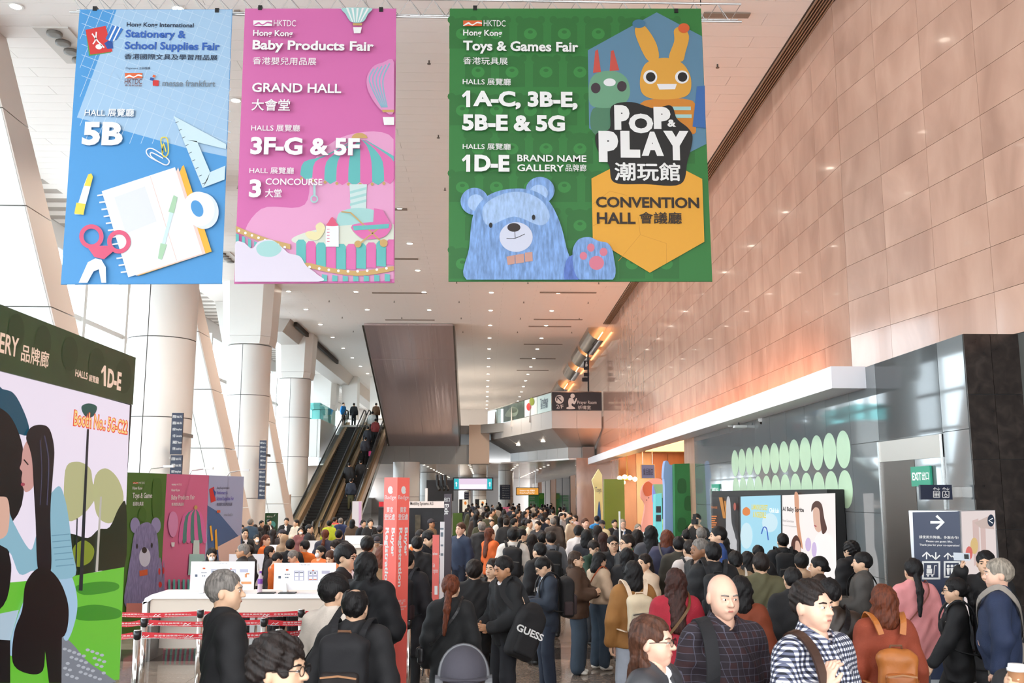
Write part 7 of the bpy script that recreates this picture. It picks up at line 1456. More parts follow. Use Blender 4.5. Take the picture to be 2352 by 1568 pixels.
# ---------- people closest to the photographer
p = person(1658, 1316, 105, 12, 'shirt', '#2b2330', CH, 'bald', 'light', 'pale', 'bald man in dark plaid shirt walking towards the registration desks', nod=6, fat=1.1, tmat=PLAID, Y=5.9, legs='walk', extra=('bald',))
def sidestrap(who, lb, col, kind, sg, wd, nm='bag_strap'):
    t = carried(nm, who, lb, 'bag'); MB().ribbon(ecurve3([(sg * .12, .14, 1.3), (sg * .13, .06, 1.49), (sg * .14, -.06, 1.49), (sg * .155, -.165, 1.38), (sg * .17, -.2, 1.2), (sg * .22, -.12, 1.0)]), wd, (1, 0, .2), .014).build('strap', cloth_m(col, kind), t); v, f = snet(Field().rbox((sg * .2, .16, 1.0), (.12, .07, .2), .04).wr(.004, 20), .014); link('bag_body', mesh_of('bag_body', [(v, f)], cloth_m('#20181a', kind)), t)
sidestrap(p, 'black padded bag strap on the shoulder of the bald man', '#17161a', 'cloth', -1, .075)
p = person(1866, 1333, 106, 28, 'shirt', '#777777', NV, 'crop', 'dark', 'pale', 'smiling man in navy and white gingham shirt gripping a bag strap', arms=('strap', 'down'), fat=1.14, tmat=GING, Y=5.35, turn=6)
sidestrap(p, 'dark brown leather strap over the gingham shirt shoulder', '#3a241a', 'leather', -1, .05)
p = person(1502, 1416, 92, 55, 'leather', '#3b3b3f', CH, 'wavy', 'brown', 'pale', 'woman with long wavy brown hair, glasses and charcoal leather jacket', fem=True, extra=('glasses',), turn=10, Y=5.1)
p = person(650, 1463, 128, 78, 'hoodie', '#3a2d4a', CH, 'curly', 'dark', 'asian', 'young man with curly dark hair, glasses and an earring in purple hoodie', extra=('glasses', 'earring'), Y=4.1)
p = person(1065, 1490, 125, 182, 'jacket', '#38363a', CH, 'short', 'dark', 'asian', 'person in grey cap worn backwards and headset seen from behind', extra=('capback', 'headphones'), Y=4.1)
p = person(524, 1310, 84, 118, 'suit', BK, BK, 'short', 'grey', 'asian', 'grey haired man in black suit standing by the queue belts', arms=('hold', 'hold'), turn=-22, Y=6.6)
p = person(768, 1320, 76, 150, 'sweater', '#ddd0c4', BK, 'full', 'black', 'asian', 'black haired man in cream sweater with black diagonal strap', turn=-30, nod=8, Y=7.3)
crossbag(p, '#131215', 'black sling strap across the cream sweater', 1, wd=.05, bag=False, kind='cloth')
p = person(818, 1350, 76, 172, 'coat', BK2, BK, 'balding', 'black', 'asian', 'man with thinning crown in black coat carrying a black and brown backpack', Y=6.75, arms=('down', 'pocket'))
backpack(p, '#17161a', 'large black business backpack with brown leather trim and luggage tag', .5, .32, .17, '#211a19', brown=True)
p = person(845, 1268, 56, 165, 'puffer', '#101015', BK, 'long', 'black', 'asian', 'woman with long straight black hair in black hooded jacket beside the red column', fem=True, Y=8.8, arms=('hold', 'hold'))
p = person(796, 1250, 60, 70, 'suit', BK, BK, 'full', 'black', 'asian', 'young man with glasses and lanyard in open black suit', extra=('glasses', 'lanyard'), Y=10.3, nod=5, arms=('hold', 'hold'))
p = person(2025, 1342, 72, 176, 'sweater', '#8c3b22', CH, 'bob', 'auburn', 'asian', 'woman with auburn bob in rust sweater wearing a tan backpack', fem=True, Y=7.3)
backpack(p, '#b0682e', 'tan leather backpack with gold zips', .36, .28, .14, '#a85f2a', 'leather', brown=True, dz=-.1)
p = person(2286, 1283, 64, -122, 'sweater', '#1f2b48', '#6d6a58', 'short', 'light', 'pale', 'grey haired man in navy fleece with a grey shoulder strap', fat=1.12, Y=8.3, turn=15)
crossbag(p, '#8d847c', 'grey webbing bag strap across the navy fleece', -1, (.3, .12, .3), .9, .0, wd=.05, kind='cloth')
p = person(1550, 1305, 62, 178, 'sweater', '#a51f32', CH, 'long', 'chestnut', 'asian', 'woman with long straight brown hair in crimson red sweater', fem=True, Y=8.9, fat=1.1)
crossbag(p, '#6a4a24', 'thin olive brown bag strap on the crimson sweater', 1, (.22, .1, .2), .95, -.05)
p = person(1905, 1328, 66, 168, 'leather', '#2f231c', BK, 'short', 'black', 'asian', 'man in dark brown jacket with black messenger bag behind the gingham shirt', Y=7.6, nod=20)
crossbag(p, '#141215', 'black leather messenger bag on the brown jacketed man', 1, (.36, .14, .3), .95, -.1, wd=.05)
p = person(1700, 1322, 58, 165, 'coat', '#7a3519', CH, 'bob', 'black', 'asian', 'woman in long rust coat partly hidden behind the bald man', fem=True, Y=8.4)
p = person(0, 0, 1, -50, 'coat', BK2, CH, 'short', 'dark', 'asian', 'person in black coat holding out a paper coffee cup beside the navy fleece man', loc=Vector((3.0, 4.87, 0)), Ht=1.85, arms=('cup', 'down'))
W = ARM['cup'][1]; t = carried('coffee_cup', p, 'brown paper coffee cup with white lid held in a hand', 'cup'); cx_, cy_, cz_ = -W[0] + .075, W[1] - .075, W[2] + .03
MB().lathe((cx_, cy_, cz_ - .06), ((.028, 0), (.038, .11)), 18).build('cup_body', M('cup_kraft', '#9a6a45', .7), t, True); MB().lathe((cx_, cy_, cz_ + .05), ((.041, 0), (.041, .012), (.036, .014), (.034, .03), (.01, .031)), 18).build('lid', M('lid_white', '#f0eeec', .4), t, True)
# ---------- group right of the centre
p = person(2095, 1282, 54, 174, 'suit', '#d68a8c', '#5f6672', 'lowpony', 'black', 'asian', 'woman with black ponytail in pink blazer and grey jeans', fem=True, Y=9.8, legs='walk'); crossbag(p, '#8a4a3c', 'thin brown strap bag on the pink blazer', 1, (.2, .08, .16), .95, -.05, wd=.012)
p = person(2188, 1327, 46, -110, 'suit', BK, BK, 'pony', 'black', 'asian', 'woman in black suit with glasses, high ponytail and black rucksack', fem=True, extra=('glasses', 'whiteshoes'), Y=8.9, legs='walk', arms=('down', 'swing')); backpack(p, '#18181b', 'soft black rucksack on the woman in the black suit', .44, .28, .15)
p = person(2262, 1265, 50, -32, 'coat', BK, BK, 'fringe', 'black', 'asian', 'woman in black coat raising a phone to take a picture', fem=True, Y=10.0, arms=('up', 'down')); phone(p, 'silver phone held up by the woman in the black coat', 'up', -1, '#b9bec6', up=True)
p = person(1976, 1268, 44, -112, 'jacket', '#4b4744', '#6d7684', 'short', 'black', 'asian', 'man in grey wool jacket with black sling strap reading papers', arms=('phone', 'phone'), Y=11.2); crossbag(p, '#141417', 'black sling strap on the grey wool jacket', 1, wd=.03, bag=False, kind='cloth')
p = person(1952, 1243, 42, -150, 'puffer', '#141317', BK, 'curly', 'black', 'asian', 'curly haired person in black jacket over tan hood beside the lightbox', Y=13.2)
p = person(1819, 1303, 54, 176, 'sweater', BK, BK, 'short', 'black', 'asian', 'man with cropped black hair in plain black sweater', Y=9.4)
p = person(1746, 1269, 50, 176, 'jacket', '#565239', '#9c8a72', 'short', 'dark', 'asian', 'man in two tone olive and taupe fleece with khaki trousers', extra=('band',), Y=10.4, fat=1.1)
p = person(1876, 1278, 45, -105, 'coat', '#33241d', BK, 'bun', 'black', 'asian', 'woman in dark brown coat with black hair tied at the nape', fem=True, Y=11.4)
p = person(1840, 1270, 46, 165, 'hoodie', '#c7a384', BK, 'full', 'black', 'asian', 'person with full black hair in beige hooded top', Y=12.3)
p = person(1797, 1225, 34, 172, 'hoodie', '#121216', BK, 'short', 'black', 'asian', 'man in black hoodie with black rucksack before the glowing adverts', Y=15.2); backpack(p, '#17171a', 'black rucksack on the man before the glowing adverts', .48, .3, .16)
p = person(1740, 1252, 38, 178, 'jacket', BK2, BK, 'short', 'black', 'asian', 'black haired person facing the blue advert', Y=14.0)
p = person(1716, 1266, 42, 170, 'jacket', '#d5b0a0', BK, 'bob', 'black', 'asian', 'woman with black bob in pale pink jacket facing the lightbox', fem=True, Y=12.6)
p = person(1688, 1265, 44, 172, 'coat', '#9c8466', CH, 'bun', 'black', 'asian', 'woman with black bun in camel coat with a white strap', fem=True, Y=11.6); crossbag(p, '#e6ded4', 'white bag strap across the camel coat', 1, wd=.035, bag=False)
p = person(1637, 1245, 46, 176, 'puffer', '#19191c', BK, 'short', 'black', 'asian', 'man in black hooded puffer carrying a boxy black backpack', Y=11.0); backpack(p, '#1c1c1f', 'boxy black backpack on the hooded puffer jacket', .42, .3, .15)
p = person(1604, 1237, 46, -72, 'jacket', '#262628', BK, 'short', 'grey', 'brown', 'man with short grey hair in black jacket looking towards the counters', Y=11.8)
p = person(1646, 1209, 40, -95, 'sweater', '#33508f', NV, 'short', 'black', 'asian', 'tall man in royal blue knit sweater beside the dark advert', Y=14.0, Ht=1.85)
p = person(1583, 1240, 34, -168, 'sweater', '#cfc3be', CH, 'short', 'dark', 'asian', 'man in pale stone sweater with a black diagonal strap', Y=13.0); crossbag(p, '#17171a', 'black diagonal strap across the stone sweater', -1, wd=.03, bag=False, kind='cloth')
p = person(1559, 1232, 36, 168, 'vest', '#3a352c', CH, 'short', 'black', 'asian', 'person in dark olive vest over pale sleeves wearing a white hair band', Y=14.2)
p = person(1531, 1217, 40, 176, 'puffer', '#3b3a52', BK, 'bob', 'auburn', 'asian', 'woman with brown bob in quilted purple grey hooded jacket', fem=True, Y=14.6, fat=1.15); crossbag(p, '#4a3f35', 'patterned brown shoulder bag on the purple jacket', -1, (.3, .1, .28), 1.05, .05)
p = person(1494, 1207, 40, 176, 'coat', '#4b4b52', CH, 'long', 'black', 'asian', 'tall woman with very long black hair in grey coat', fem=True, Y=15.2)
p = person(1463, 1216, 34, 178, 'tee', '#4c8a3c', CH, 'long', 'dark', 'asian', 'steward with long dark hair in green and orange safety vest', fem=True, extra=('hivis',), Y=15.6)
p = person(1438, 1227, 38, -70, 'jacket', '#1b1b1e', BK, 'short', 'dark', 'asian', 'man in black jacket with glasses seen from the side', extra=('glasses',), Y=14.0)
p = person(1408, 1230, 42, 4, 'jacket', '#17181c', BK, 'short', 'black', 'asian', 'man in black zip jacket with glasses facing the photographer', extra=('glasses',), arms=('phone', 'phone'), Y=14.8, nod=4); phone(p, 'grey phone held by the man in the black zip jacket', 'phone', 1, '#8c8f96')
p = person(1362, 1241, 40, 35, 'sweater', '#1c3b2c', CH, 'full', 'dark', 'asian', 'man with glasses in dark green sweater gesturing with a raised thumb', extra=('glasses',), arms=('reach', 'down'), Y=15.6, nod=16)
p = person(1375, 1267, 44, 118, 'jacket', '#cbb095', JN, 'bob', 'black', 'asian', 'woman in cream boucle jacket and turned up jeans', fem=True, arms=('phone', 'phone'), Y=13.5, wide=.015, nod=15, extra=('whiteshoes', 'nohood'), hem=.98); crossbag(p, '#a04a20', 'small round orange brown crossbody bag on the cream jacket', 1, (.16, .07, .14), .98, -.1, wd=.02)
p = person(1325, 1266, 44, 72, 'puffer', '#4a3324', JN, 'wavy', 'ombre', 'asian', 'woman with long two tone hair, glasses and fluffy brown coat', fem=True, arms=('phone', 'phone'), extra=('glasses', 'whiteshoes'), Y=13.2, wide=.035)
p = person(1452, 1288, 46, -172, 'vest', '#9a6a35', '#a9b0bd', 'bob', 'black', 'asian', 'woman in caramel shearling vest over brown sleeves with a cream backpack', fem=True, Y=10.2, wide=.03, fat=1.1); backpack(p, '#d8c6a8', 'cream canvas backpack with round flap and red flower charm', .38, .27, .13, '#b9ab95', strap='#dfc8b0'); t = carried('bag_charm', p, 'red flower charm hanging on the cream backpack', 'charm'); MB().lathe((-.09, .42, 1.12), ((.005, -.03), (.04, 0), (.005, .03)), 8).build('flower', M('charm_red', '#b5202c', .6), t, True); MB().lathe((-.09, .42, 1.06), ((.005, -.03), (.025, 0), (.005, .03)), 8).build('pom_pom', M('charm_pink', '#e3b6b2', .8), t, True)
p = person(1478, 1272, 44, -52, 'jacket', '#d8bda2', CH, 'pony', 'dark', 'asian', 'woman with high ponytail in cream and pink jacket looking aside', fem=True, Y=12.4, arms=('phone', 'phone')); crossbag(p, '#5a3018', 'brown checked handbag at the side of the cream and pink jacket', 1, (.3, .12, .28), 1.0, -.05)
p = person(1440, 1258, 42, 172, 'coat', '#1e1d20', BK, 'long', 'black', 'asian', 'woman with long black hair in black coat behind the caramel vest', fem=True, Y=13.4)
p = person(1257, 1276, 47, -82, 'suit', '#2a3240', '#222b3c', 'short', 'black', 'asian', 'man in navy suit with black rucksack bent over his phone', arms=('phone', 'phone'), nod=34, extra=('glasses', 'nohood'), Y=12.1, wide=.012); backpack(p, '#1d1b1d', 'black and plum rucksack on the man in the navy suit', .5, .32, .18, '#3a2c2e'); phone(p, 'white phone read by the man in the navy suit', 'phone', 1, '#e2ded8')
p = person(1160, 1277, 58, -62, 'jacket', '#131316', '#17181f', 'short', 'black', 'tan', 'man in black jumper over white collar carrying a lettered backpack', arms=('hold', 'hold'), nod=14, extra=('collar',), Y=10.3, wide=.01)
t = carried('backpack', p, 'slouching black backpack with white block letters on one shoulder', 'backpack'); bm = cloth_m('#141316'); T = R(24)
def tl(v): q = np.array(v, F32); c, s_ = math.cos(T), math.sin(T); o_ = np.array((0, .06, 1.0), F32); q = q - o_; return np.stack([q[:, 0], q[:, 1] * c + q[:, 2] * s_, -q[:, 1] * s_ + q[:, 2] * c], 1) + o_
v, f = snet(Field().rbox((.34, .06, .98), (.085, .17, .26), .07).ell((.33, .06, 1.24), (.06, .11, .08), .06).wr(.006, 20), .014); link('bag_body', mesh_of('bag_body', [(tl(v), f)], bm), t)
v, f = snet(Field().rbox((.425, .06, .9), (.03, .125, .14), .03).wr(.004, 24), .014); link('front_pocket', mesh_of('front_pocket', [(tl(v), f)], bm), t)
MB().ribbon(ecurve3([(.3, .14, 1.2), (.2, .1, 1.42), (.14, .04, 1.53), (.14, -.08, 1.5), (.2, -.13, 1.36), (.31, -.02, 1.2)]), .055, (.3, 1, .3), .012).build('shoulder_strap', bm, t)
cg, fg = text_mesh('GUESS', .03); cg = cg[:, :2] - cg[:, :2].mean(0); cg = cg * .12; q3 = tl(np.stack([np.full(len(cg), .462), .06 + cg[:, 0], 1.0 + cg[:, 1] * .8], 1)); MB().add([tuple(x) for x in q3], fg).build('lettering', TW, t)
p = person(1131, 1283, 48, -35, 'coat', '#19181b', BK, 'wavy', 'dark', 'asian', 'dark haired woman half hidden behind the man with the lettered backpack', fem=True, Y=11.4)
p = person(1090, 1286, 52, 172, 'jacket', '#151416', BK, 'full', 'dark', 'asian', 'short haired person in black zip jacket holding a white paper', Y=10.7, hem=.72)
p = person(1037, 1320, 56, 168, 'coat', '#141416', BK, 'lowpony', 'auburn', 'asian', 'woman with auburn ponytail in long black coat beside the cap', fem=True, Y=9.1); crossbag(p, '#1d1a1c', 'black crossbody bag on the long black coat', 1, (.2, .07, .16), .98, .0)
p = person(1237, 1246, 42, -140, 'coat', '#161518', BK, 'short', 'black', 'asian', 'man in black coat with a white shoulder strap waiting in the crowd', Y=13.9); crossbag(p, '#ddd8d2', 'white strap on the black coat', 1, wd=.05, bag=False)
t = carried('shopping_bag', p, 'white plastic shopping bag hanging by the black coat', 'bag'); v, f = snet(Field().rbox((.33, -.02, .62), (.13, .06, .2), .04).wr(.012, 18).ell((.3, 0, .84), (.03, .02, .06), .06), .018); link('bag_body', mesh_of('bag_body', [(v, f)], M('plastic_white', '#ece7e4', .5)), t); MB().tube([(.24, 0, .8), (.25, -.02, .92), (.3, 0, .85)], .008, 5).build('handle', M('plastic_white'), t)
p = person(1265, 1220, 36, -178, 'sweater', '#6d6f76', CH, 'fringe', 'dark', 'asian', 'person in grey sweater with black backpack in the waiting crowd', Y=16.4); backpack(p, '#17171a', 'black backpack on the grey sweater', .44, .3, .15)
p = person(1246, 1222, 34, 175, 'shirt', '#8d7d80', CH, 'short', 'black', 'asian', 'man in floral print shirt among the waiting crowd', Y=17.3)
p = person(1222, 1226, 30, 178, 'coat', '#1a181b', BK, 'long', 'dark', 'asian', 'woman with long dark hair in black coat behind the white sweater', fem=True, Y=17)
p = person(1200, 1214, 32, 130, 'sweater', '#dccab2', CH, 'short', 'black', 'asian', 'man in cream knit with a dark backpack strap', Y=17.4, turn=-30); backpack(p, '#1d1c1f', 'dark backpack on the cream knit', .42, .28, .14)
p = person(1178, 1213, 38, 176, 'hoodie', '#e6dcd2', CH, 'full', 'black', 'asian', 'man in white hoodie with black backpack in the middle of the walkway', Y=16.6, extra=('nohood',)); backpack(p, '#1c1a1c', 'black backpack on the white hoodie', .46, .31, .16)
p = person(1127, 1212, 30, 122, 'jacket', '#e0682a', BK, 'long', 'auburn', 'asian', 'long haired volunteer in orange jacket holding a black tablet', fem=True, arms=('phone', 'phone'), Y=19); phone(p, 'black tablet carried by the orange jacket volunteer', 'phone', 1, '#111114', (.2, .26), 'tablet')
p = person(1108, 1198, 27, 168, 'hoodie', '#2a2728', CH, 'short', 'grey', 'pale', 'man with grey hair in charcoal hooded jacket walking away', Y=21.5, legs='walk')
p = person(1057, 1200, 28, -38, 'shirt', '#27344c', '#1c2434', 'short', 'brown', 'pale', 'man in navy blue shirt with hand in pocket beside the exit totem', arms=('pocket', 'down'), Y=19.5, fat=1.08)
p = person(959, 1231, 36, 176, 'suit', BK, BK, 'short', 'black', 'asian', 'man in black suit seen from behind near the queue signs', Y=14.8, extra=('whiteshoes',))
p = person(980, 1218, 34, 60, 'jacket', '#20222a', BK, 'full', 'black', 'asian', 'man in dark jacket bending beside an orange shirt volunteer', nod=22, Y=16.5)
p = person(968, 1216, 32, 40, 'tee', '#e8742c', CH, 'short', 'dark', 'asian', 'volunteer in orange t shirt behind the black suit near the queue signs', Y=17.6)
p = person(936, 1262, 46, 165, 'coat', '#15141a', BK, 'short', 'black', 'asian', 'person in black coat with red edged rucksack behind the red column', Y=11.2); backpack(p, '#17151a', 'black rucksack with red edging behind the red column', .46, .3, .16, '#2a1518')
p = person(992, 1192, 26, 62, 'tee', '#7b6650', CH, 'short', 'dark', 'tan', 'man in black cap and brown top in front of the black booth', extra=('cap',), Y=27)
# ---------- registration area
RG = [
 (845, 1232, 44, 172, 'tee', '#f07a2e', CH, 'full', 'black', dict(extra=('ebadge',), Y=14.0, label='volunteer in orange t shirt with large round logo seen from behind')),
 (880, 1252, 44, 175, 'coat', '#8a6a4c', CH, 'bob', 'auburn', dict(fem=True, Y=13.4, label='woman with wavy auburn bob next to the red column')),
 (633, 1268, 46, 120, 'tee', '#ee6f22', CH, 'short', 'black', dict(extra=('stripes',), nod=25, arms=('phone', 'phone'), Y=16.0, label='volunteer in orange t shirt over striped sleeves behind the front counter')),
 (679, 1262, 42, -60, 'tee', '#e8814a', CH, 'short', 'grey', dict(extra=('glasses',), nod=28, Y=16.3, label='grey haired man with glasses bending over the front counter')),
 (668, 1238, 40, 178, 'jacket', BK, BK, 'short', 'black', dict(Y=17.4, label='man with shaved neck in black jacket at the middle counter')),
 (699, 1240, 40, -150, 'tee', '#ef7a2c', CH, 'short', 'black', dict(Y=17.6, turn=30, label='volunteer in orange t shirt talking to the black jacketed man')),
 (556, 1249, 48, -80, 'jacket', '#2a2728', CH, 'short', 'grey', dict(extra=('glasses',), skin='tan', Y=15.6, label='grey haired man with glasses in dark quilted jacket at the counter')),
 (574, 1252, 38, -60, 'jacket', '#2e2a2a', CH, 'full', 'dark', dict(Y=17.2, nod=20, label='dark haired man behind the glasses wearing man at the counter')),
 (487, 1258, 40, 22, 'jacket', BK2, BK, 'long', 'black', dict(fem=True, extra=('mask',), Y=16.3, nod=14, label='woman with white face mask beside the pink poster')),
 (622, 1254, 44, 100, 'jacket', '#33292a', BK, 'long', 'dark', dict(fem=True, Y=17.0, label='woman with long dark wavy hair beside the drink bottle')),
 (735, 1253, 38, -35, 'tee', '#ee7a3a', CH, 'bob', 'black', dict(fem=True, extra=('mask',), Y=16.8, label='masked woman with black bob in orange t shirt')),
 (762, 1262, 38, -20, 'tee', '#e9874e', CH, 'bob', 'brown', dict(fem=True, nod=28, Y=15.9, label='woman with brown fringe looking down behind the board')),
 (773, 1240, 38, -40, 'tee', '#d98850', CH, 'full', 'dark', dict(extra=('mask',), nod=22, Y=17.9, label='volunteer with dark fringe and mask bending down')),
 (613, 1228, 36, 60, 'tee', '#e86f26', CH, 'pony', 'auburn', dict(fem=True, Y=20.0, label='volunteer with auburn ponytail in orange')),
 (748, 1216, 34, 172, 'jacket', '#3a3a4c', CH, 'lowpony', 'auburn', dict(fem=True, Y=20.5, label='woman with long auburn ponytail in slate jacket')),
 (779, 1216, 34, 176, 'jacket', '#25242a', CH, 'short', 'black', dict(Y=21.0, label='man with a tan strap over dark jacket at the rear counter')),
 (590, 1228, 28, 30, 'jacket', '#29282b', BK, 'long', 'black', dict(fem=True, extra=('mask',), Y=24, label='woman in black with white mask at the rear of the queue')),
 (563, 1213, 30, 30, 'suit', BK, BK, 'long', 'black', dict(fem=True, Y=21.8, label='woman with long black hair in black blazer beside the blue poster')),
 (556, 1205, 22, 20, 'coat', '#3a3330', BK, 'bob', 'dark', dict(fem=True, extra=('mask',), Y=30, label='masked woman partly hidden by the blue poster')),
 (628, 1215, 28, 175, 'jacket', '#2a2426', BK, 'wavy', 'dark', dict(fem=True, Y=24, label='woman with dark wavy hair in front of the green totem')),
 (655, 1227, 28, 150, 'coat', '#a78a6e', CH, 'bald', 'dark', dict(fem=True, extra=('hijab',), Y=21.5, label='woman wearing a beige headscarf')),
 (647, 1216, 26, -70, 'jacket', BK2, BK, 'short', 'black', dict(extra=('cap',), Y=25, label='person in black cap behind the beige headscarf')),
 (577, 1191, 26, 160, 'jacket', '#33475a', JN, 'short', 'grey', dict(Y=29, label='man in blue denim jacket by the white column')),
 (587, 1204, 24, 170, 'coat', '#232022', BK, 'bob', 'dark', dict(fem=True, Y=30, label='woman with dark bob beside the denim jacket')),
 (602, 1195, 23, 60, 'vest', '#1d1d22', CH, 'short', 'black', dict(Y=33, label='man in black vest over white sleeves near the green totem')),
 (612, 1204, 23, 170, 'coat', '#1d1b1d', BK, 'long', 'dark', dict(fem=True, Y=32, label='woman with long dark hair by the green totem')),
 (619, 1192, 22, 60, 'suit', BK, BK, 'short', 'black', dict(Y=35, arms=('phone', 'down'), label='man in black suit touching his chin at the green totem')),
 (658, 1189, 24, 0, 'hoodie', '#17171a', BK, 'short', 'black', dict(Y=32, arms=('reach', 'reach'), extra=('open',), skin='asian', label='man in black zip hoodie spreading his arms before the beige plinth')),
 (680, 1193, 24, -45, 'jacket', '#d8c9b4', CH, 'short', 'black', dict(Y=31, arms=('cross', 'cross'), label='man with folded arms in cream jacket')),
 (712, 1204, 28, 80, 'jacket', '#1b1c20', BK, 'short', 'black', dict(extra=('glasses',), Y=25, label='man in black jacket with glasses before the escalator')),
 (691, 1211, 25, 20, 'coat', '#7d4a4a', BK, 'long', 'dark', dict(fem=True, extra=('mask',), Y=27, label='woman with white mask in maroon patterned coat')),
 (757, 1195, 24, 172, 'jacket', '#b9c226', CH, 'full', 'black', dict(Y=31, label='person in lime yellow jacket at the escalator foot')),
 (770, 1187, 22, 150, 'jacket', '#c84a3a', CH, 'short', 'black', dict(extra=('hivis',), Y=36, label='steward in green vest at the escalator foot')),
 (783, 1189, 24, 178, 'coat', '#22305a', NV, 'short', 'grey', dict(Y=33, label='man in royal navy coat at the escalator foot')),
 (810, 1192, 24, 176, 'jacket', '#5a4636', BK, 'bob', 'black', dict(fem=True, Y=31, label='woman in brown jacket below the white pillar')),
 (835, 1194, 24, 40, 'jacket', '#1c1f26', BK, 'short', 'black', dict(extra=('headphones',), Y=30, label='crew member with headphones in dark navy jacket')),
 (851, 1192, 26, 25, 'jacket', '#151417', BK, 'short', 'black', dict(extra=('headphones',), arms=('phone', 'phone'), Y=28.5, label='video crew member with headphones holding a camera')),
 (873, 1208, 26, 170, 'coat', '#1d1b1d', BK, 'short', 'black', dict(extra=('cap',), Y=26, label='person in black cap beside the red column')),
 (866, 1232, 30, 10, 'jacket', '#b09a8a', BK, 'short', 'light', dict(extra=('cap',), Y=22, nod=20, label='person in black printed cap bending over the rear counter')),
 (920, 1196, 25, 60, 'coat', '#1c1a1e', BK, 'bob', 'dark', dict(fem=True, Y=29, label='woman in black between the red column and the black booth')),
 (1345, 1190, 27, 20, 'jacket', '#27302b', CH, 'short', 'brown', dict(Y=24, skin='pale', extra=('collar',), arms=('phone', 'phone'), label='man in dark green jacket with pale backpack straps')),
 (1371, 1184, 24, 175, 'shirt', '#2f86c8', NV, 'short', 'black', dict(Y=30, label='person in bright blue shirt by the yellow display board')),
 (1382, 1195, 25, -30, 'sweater', '#d6c39a', CH, 'short', 'black', dict(extra=('cap',), Y=27, label='person in dark cap and cream top')),
 (1412, 1193, 25, 15, 'suit', BK2, BK, 'short', 'black', dict(Y=28, label='man in dark suit near the olive panel')),
 (1430, 1192, 29, 10, 'suit', '#1e1e24', BK, 'short', 'light', dict(skin='pale', extra=('glasses', 'tie'), Y=24.5, label='white haired man with glasses in dark suit and tie')),
 (1466, 1203, 26, -20, 'coat', '#7b6a66', CH, 'long', 'light', dict(fem=True, skin='pale', Y=25, turn=40, label='fair haired woman tilting her head in the crowd')),
 (1372, 1206, 30, 176, 'coat', '#c9ad8e', CH, 'long', 'dark', dict(fem=True, Y=20, label='woman with long dark hair in beige coat')),
 (1385, 1222, 32, 176, 'coat', '#262428', CH, 'long', 'chestnut', dict(fem=True, Y=18, label='woman with long chestnut hair in black coat near the green sweater')),
 (1347, 1216, 34, 174, 'coat', '#3a3b42', BK, 'bob', 'black', dict(fem=True, Y=17, label='woman with black bob in slate coat and tan strap')),
 (1330, 1206, 32, 150, 'jacket', '#e4dad6', BK, 'bun', 'black', dict(fem=True, Y=18.5, label='person in white jacket with tied black hair')),
 (1291, 1178, 20, 60, 'jacket', '#9ba0a6', CH, 'short', 'black', dict(Y=36, label='man in pale grey jacket carrying a cream tote bag')),
 (1308, 1176, 20, -60, 'jacket', BK2, BK, 'short', 'black', dict(Y=38, label='man in black jacket facing the masked woman')),
 (1312, 1187, 22, 40, 'coat', '#ddcab0', BK, 'bob', 'black', dict(fem=True, extra=('mask',), Y=33, label='masked woman in cream coat with black trousers')),
 (1320, 1182, 21, -60, 'jacket', '#b59a98', JN, 'long', 'dark', dict(fem=True, Y=34, label='woman in patterned pink grey jacket')),
 (1271, 1189, 25, 172, 'hoodie', '#4f4540', BK, 'short', 'grey', dict(Y=27, label='man in brown grey hooded jacket in the walkway crowd')),
 (1216, 1192, 26, 70, 'sweater', '#e3d8c6', CH, 'short', 'dark', dict(Y=26, label='man in white jumper in the walkway crowd')),
 (1183, 1190, 26, 110, 'jacket', '#2a2526', BK, 'short', 'black', dict(Y=26.5, label='man in black jacket with blue strap in the walkway crowd')),
 (1163, 1190, 26, 178, 'coat', '#1a191b', BK, 'short', 'dark', dict(Y=26, label='man in long black coat walking away down the middle')),
 (1235, 1196, 25, -40, 'coat', '#28262a', BK, 'bun', 'dark', dict(fem=True, Y=25, label='woman with tied dark hair facing left in the walkway crowd')),
 (1610, 1211, 34, 176, 'jacket', '#24272e', CH, 'short', 'grey', dict(Y=17, label='grey haired man in navy printed jacket beside the dark advert')),
 (1600, 1180, 29, -20, 'tee', '#161518', BK, 'short', 'black', dict(Y=22.0, arms=('camera', 'camera'), Ht=1.78, label='photographer in black aiming a camera beside the green panel')),
 (1663, 1232, 30, 172, 'coat', BK2, BK, 'bob', 'black', dict(fem=True, Y=17.5, label='black haired woman behind the blue knit sweater')),
 (1540, 1226, 28, 176, 'jacket', '#33302e', BK, 'short', 'dark', dict(Y=18, label='man with dark hair behind the quilted purple jacket')),
 (1575, 1216, 30, -172, 'jacket', '#2a2a2f', CH, 'short', 'black', dict(Y=18.5, label='man with cropped hair before the green display panel')),
]
keep = {}
for a in RG:
    px, yt, hp, fc, tp, tc_, pc, hr_, hc, kw = a; kw = dict(kw); keep[kw['label']] = person(px, yt, hp, fc, tp, tc_, pc, hr_, hc, **kw)
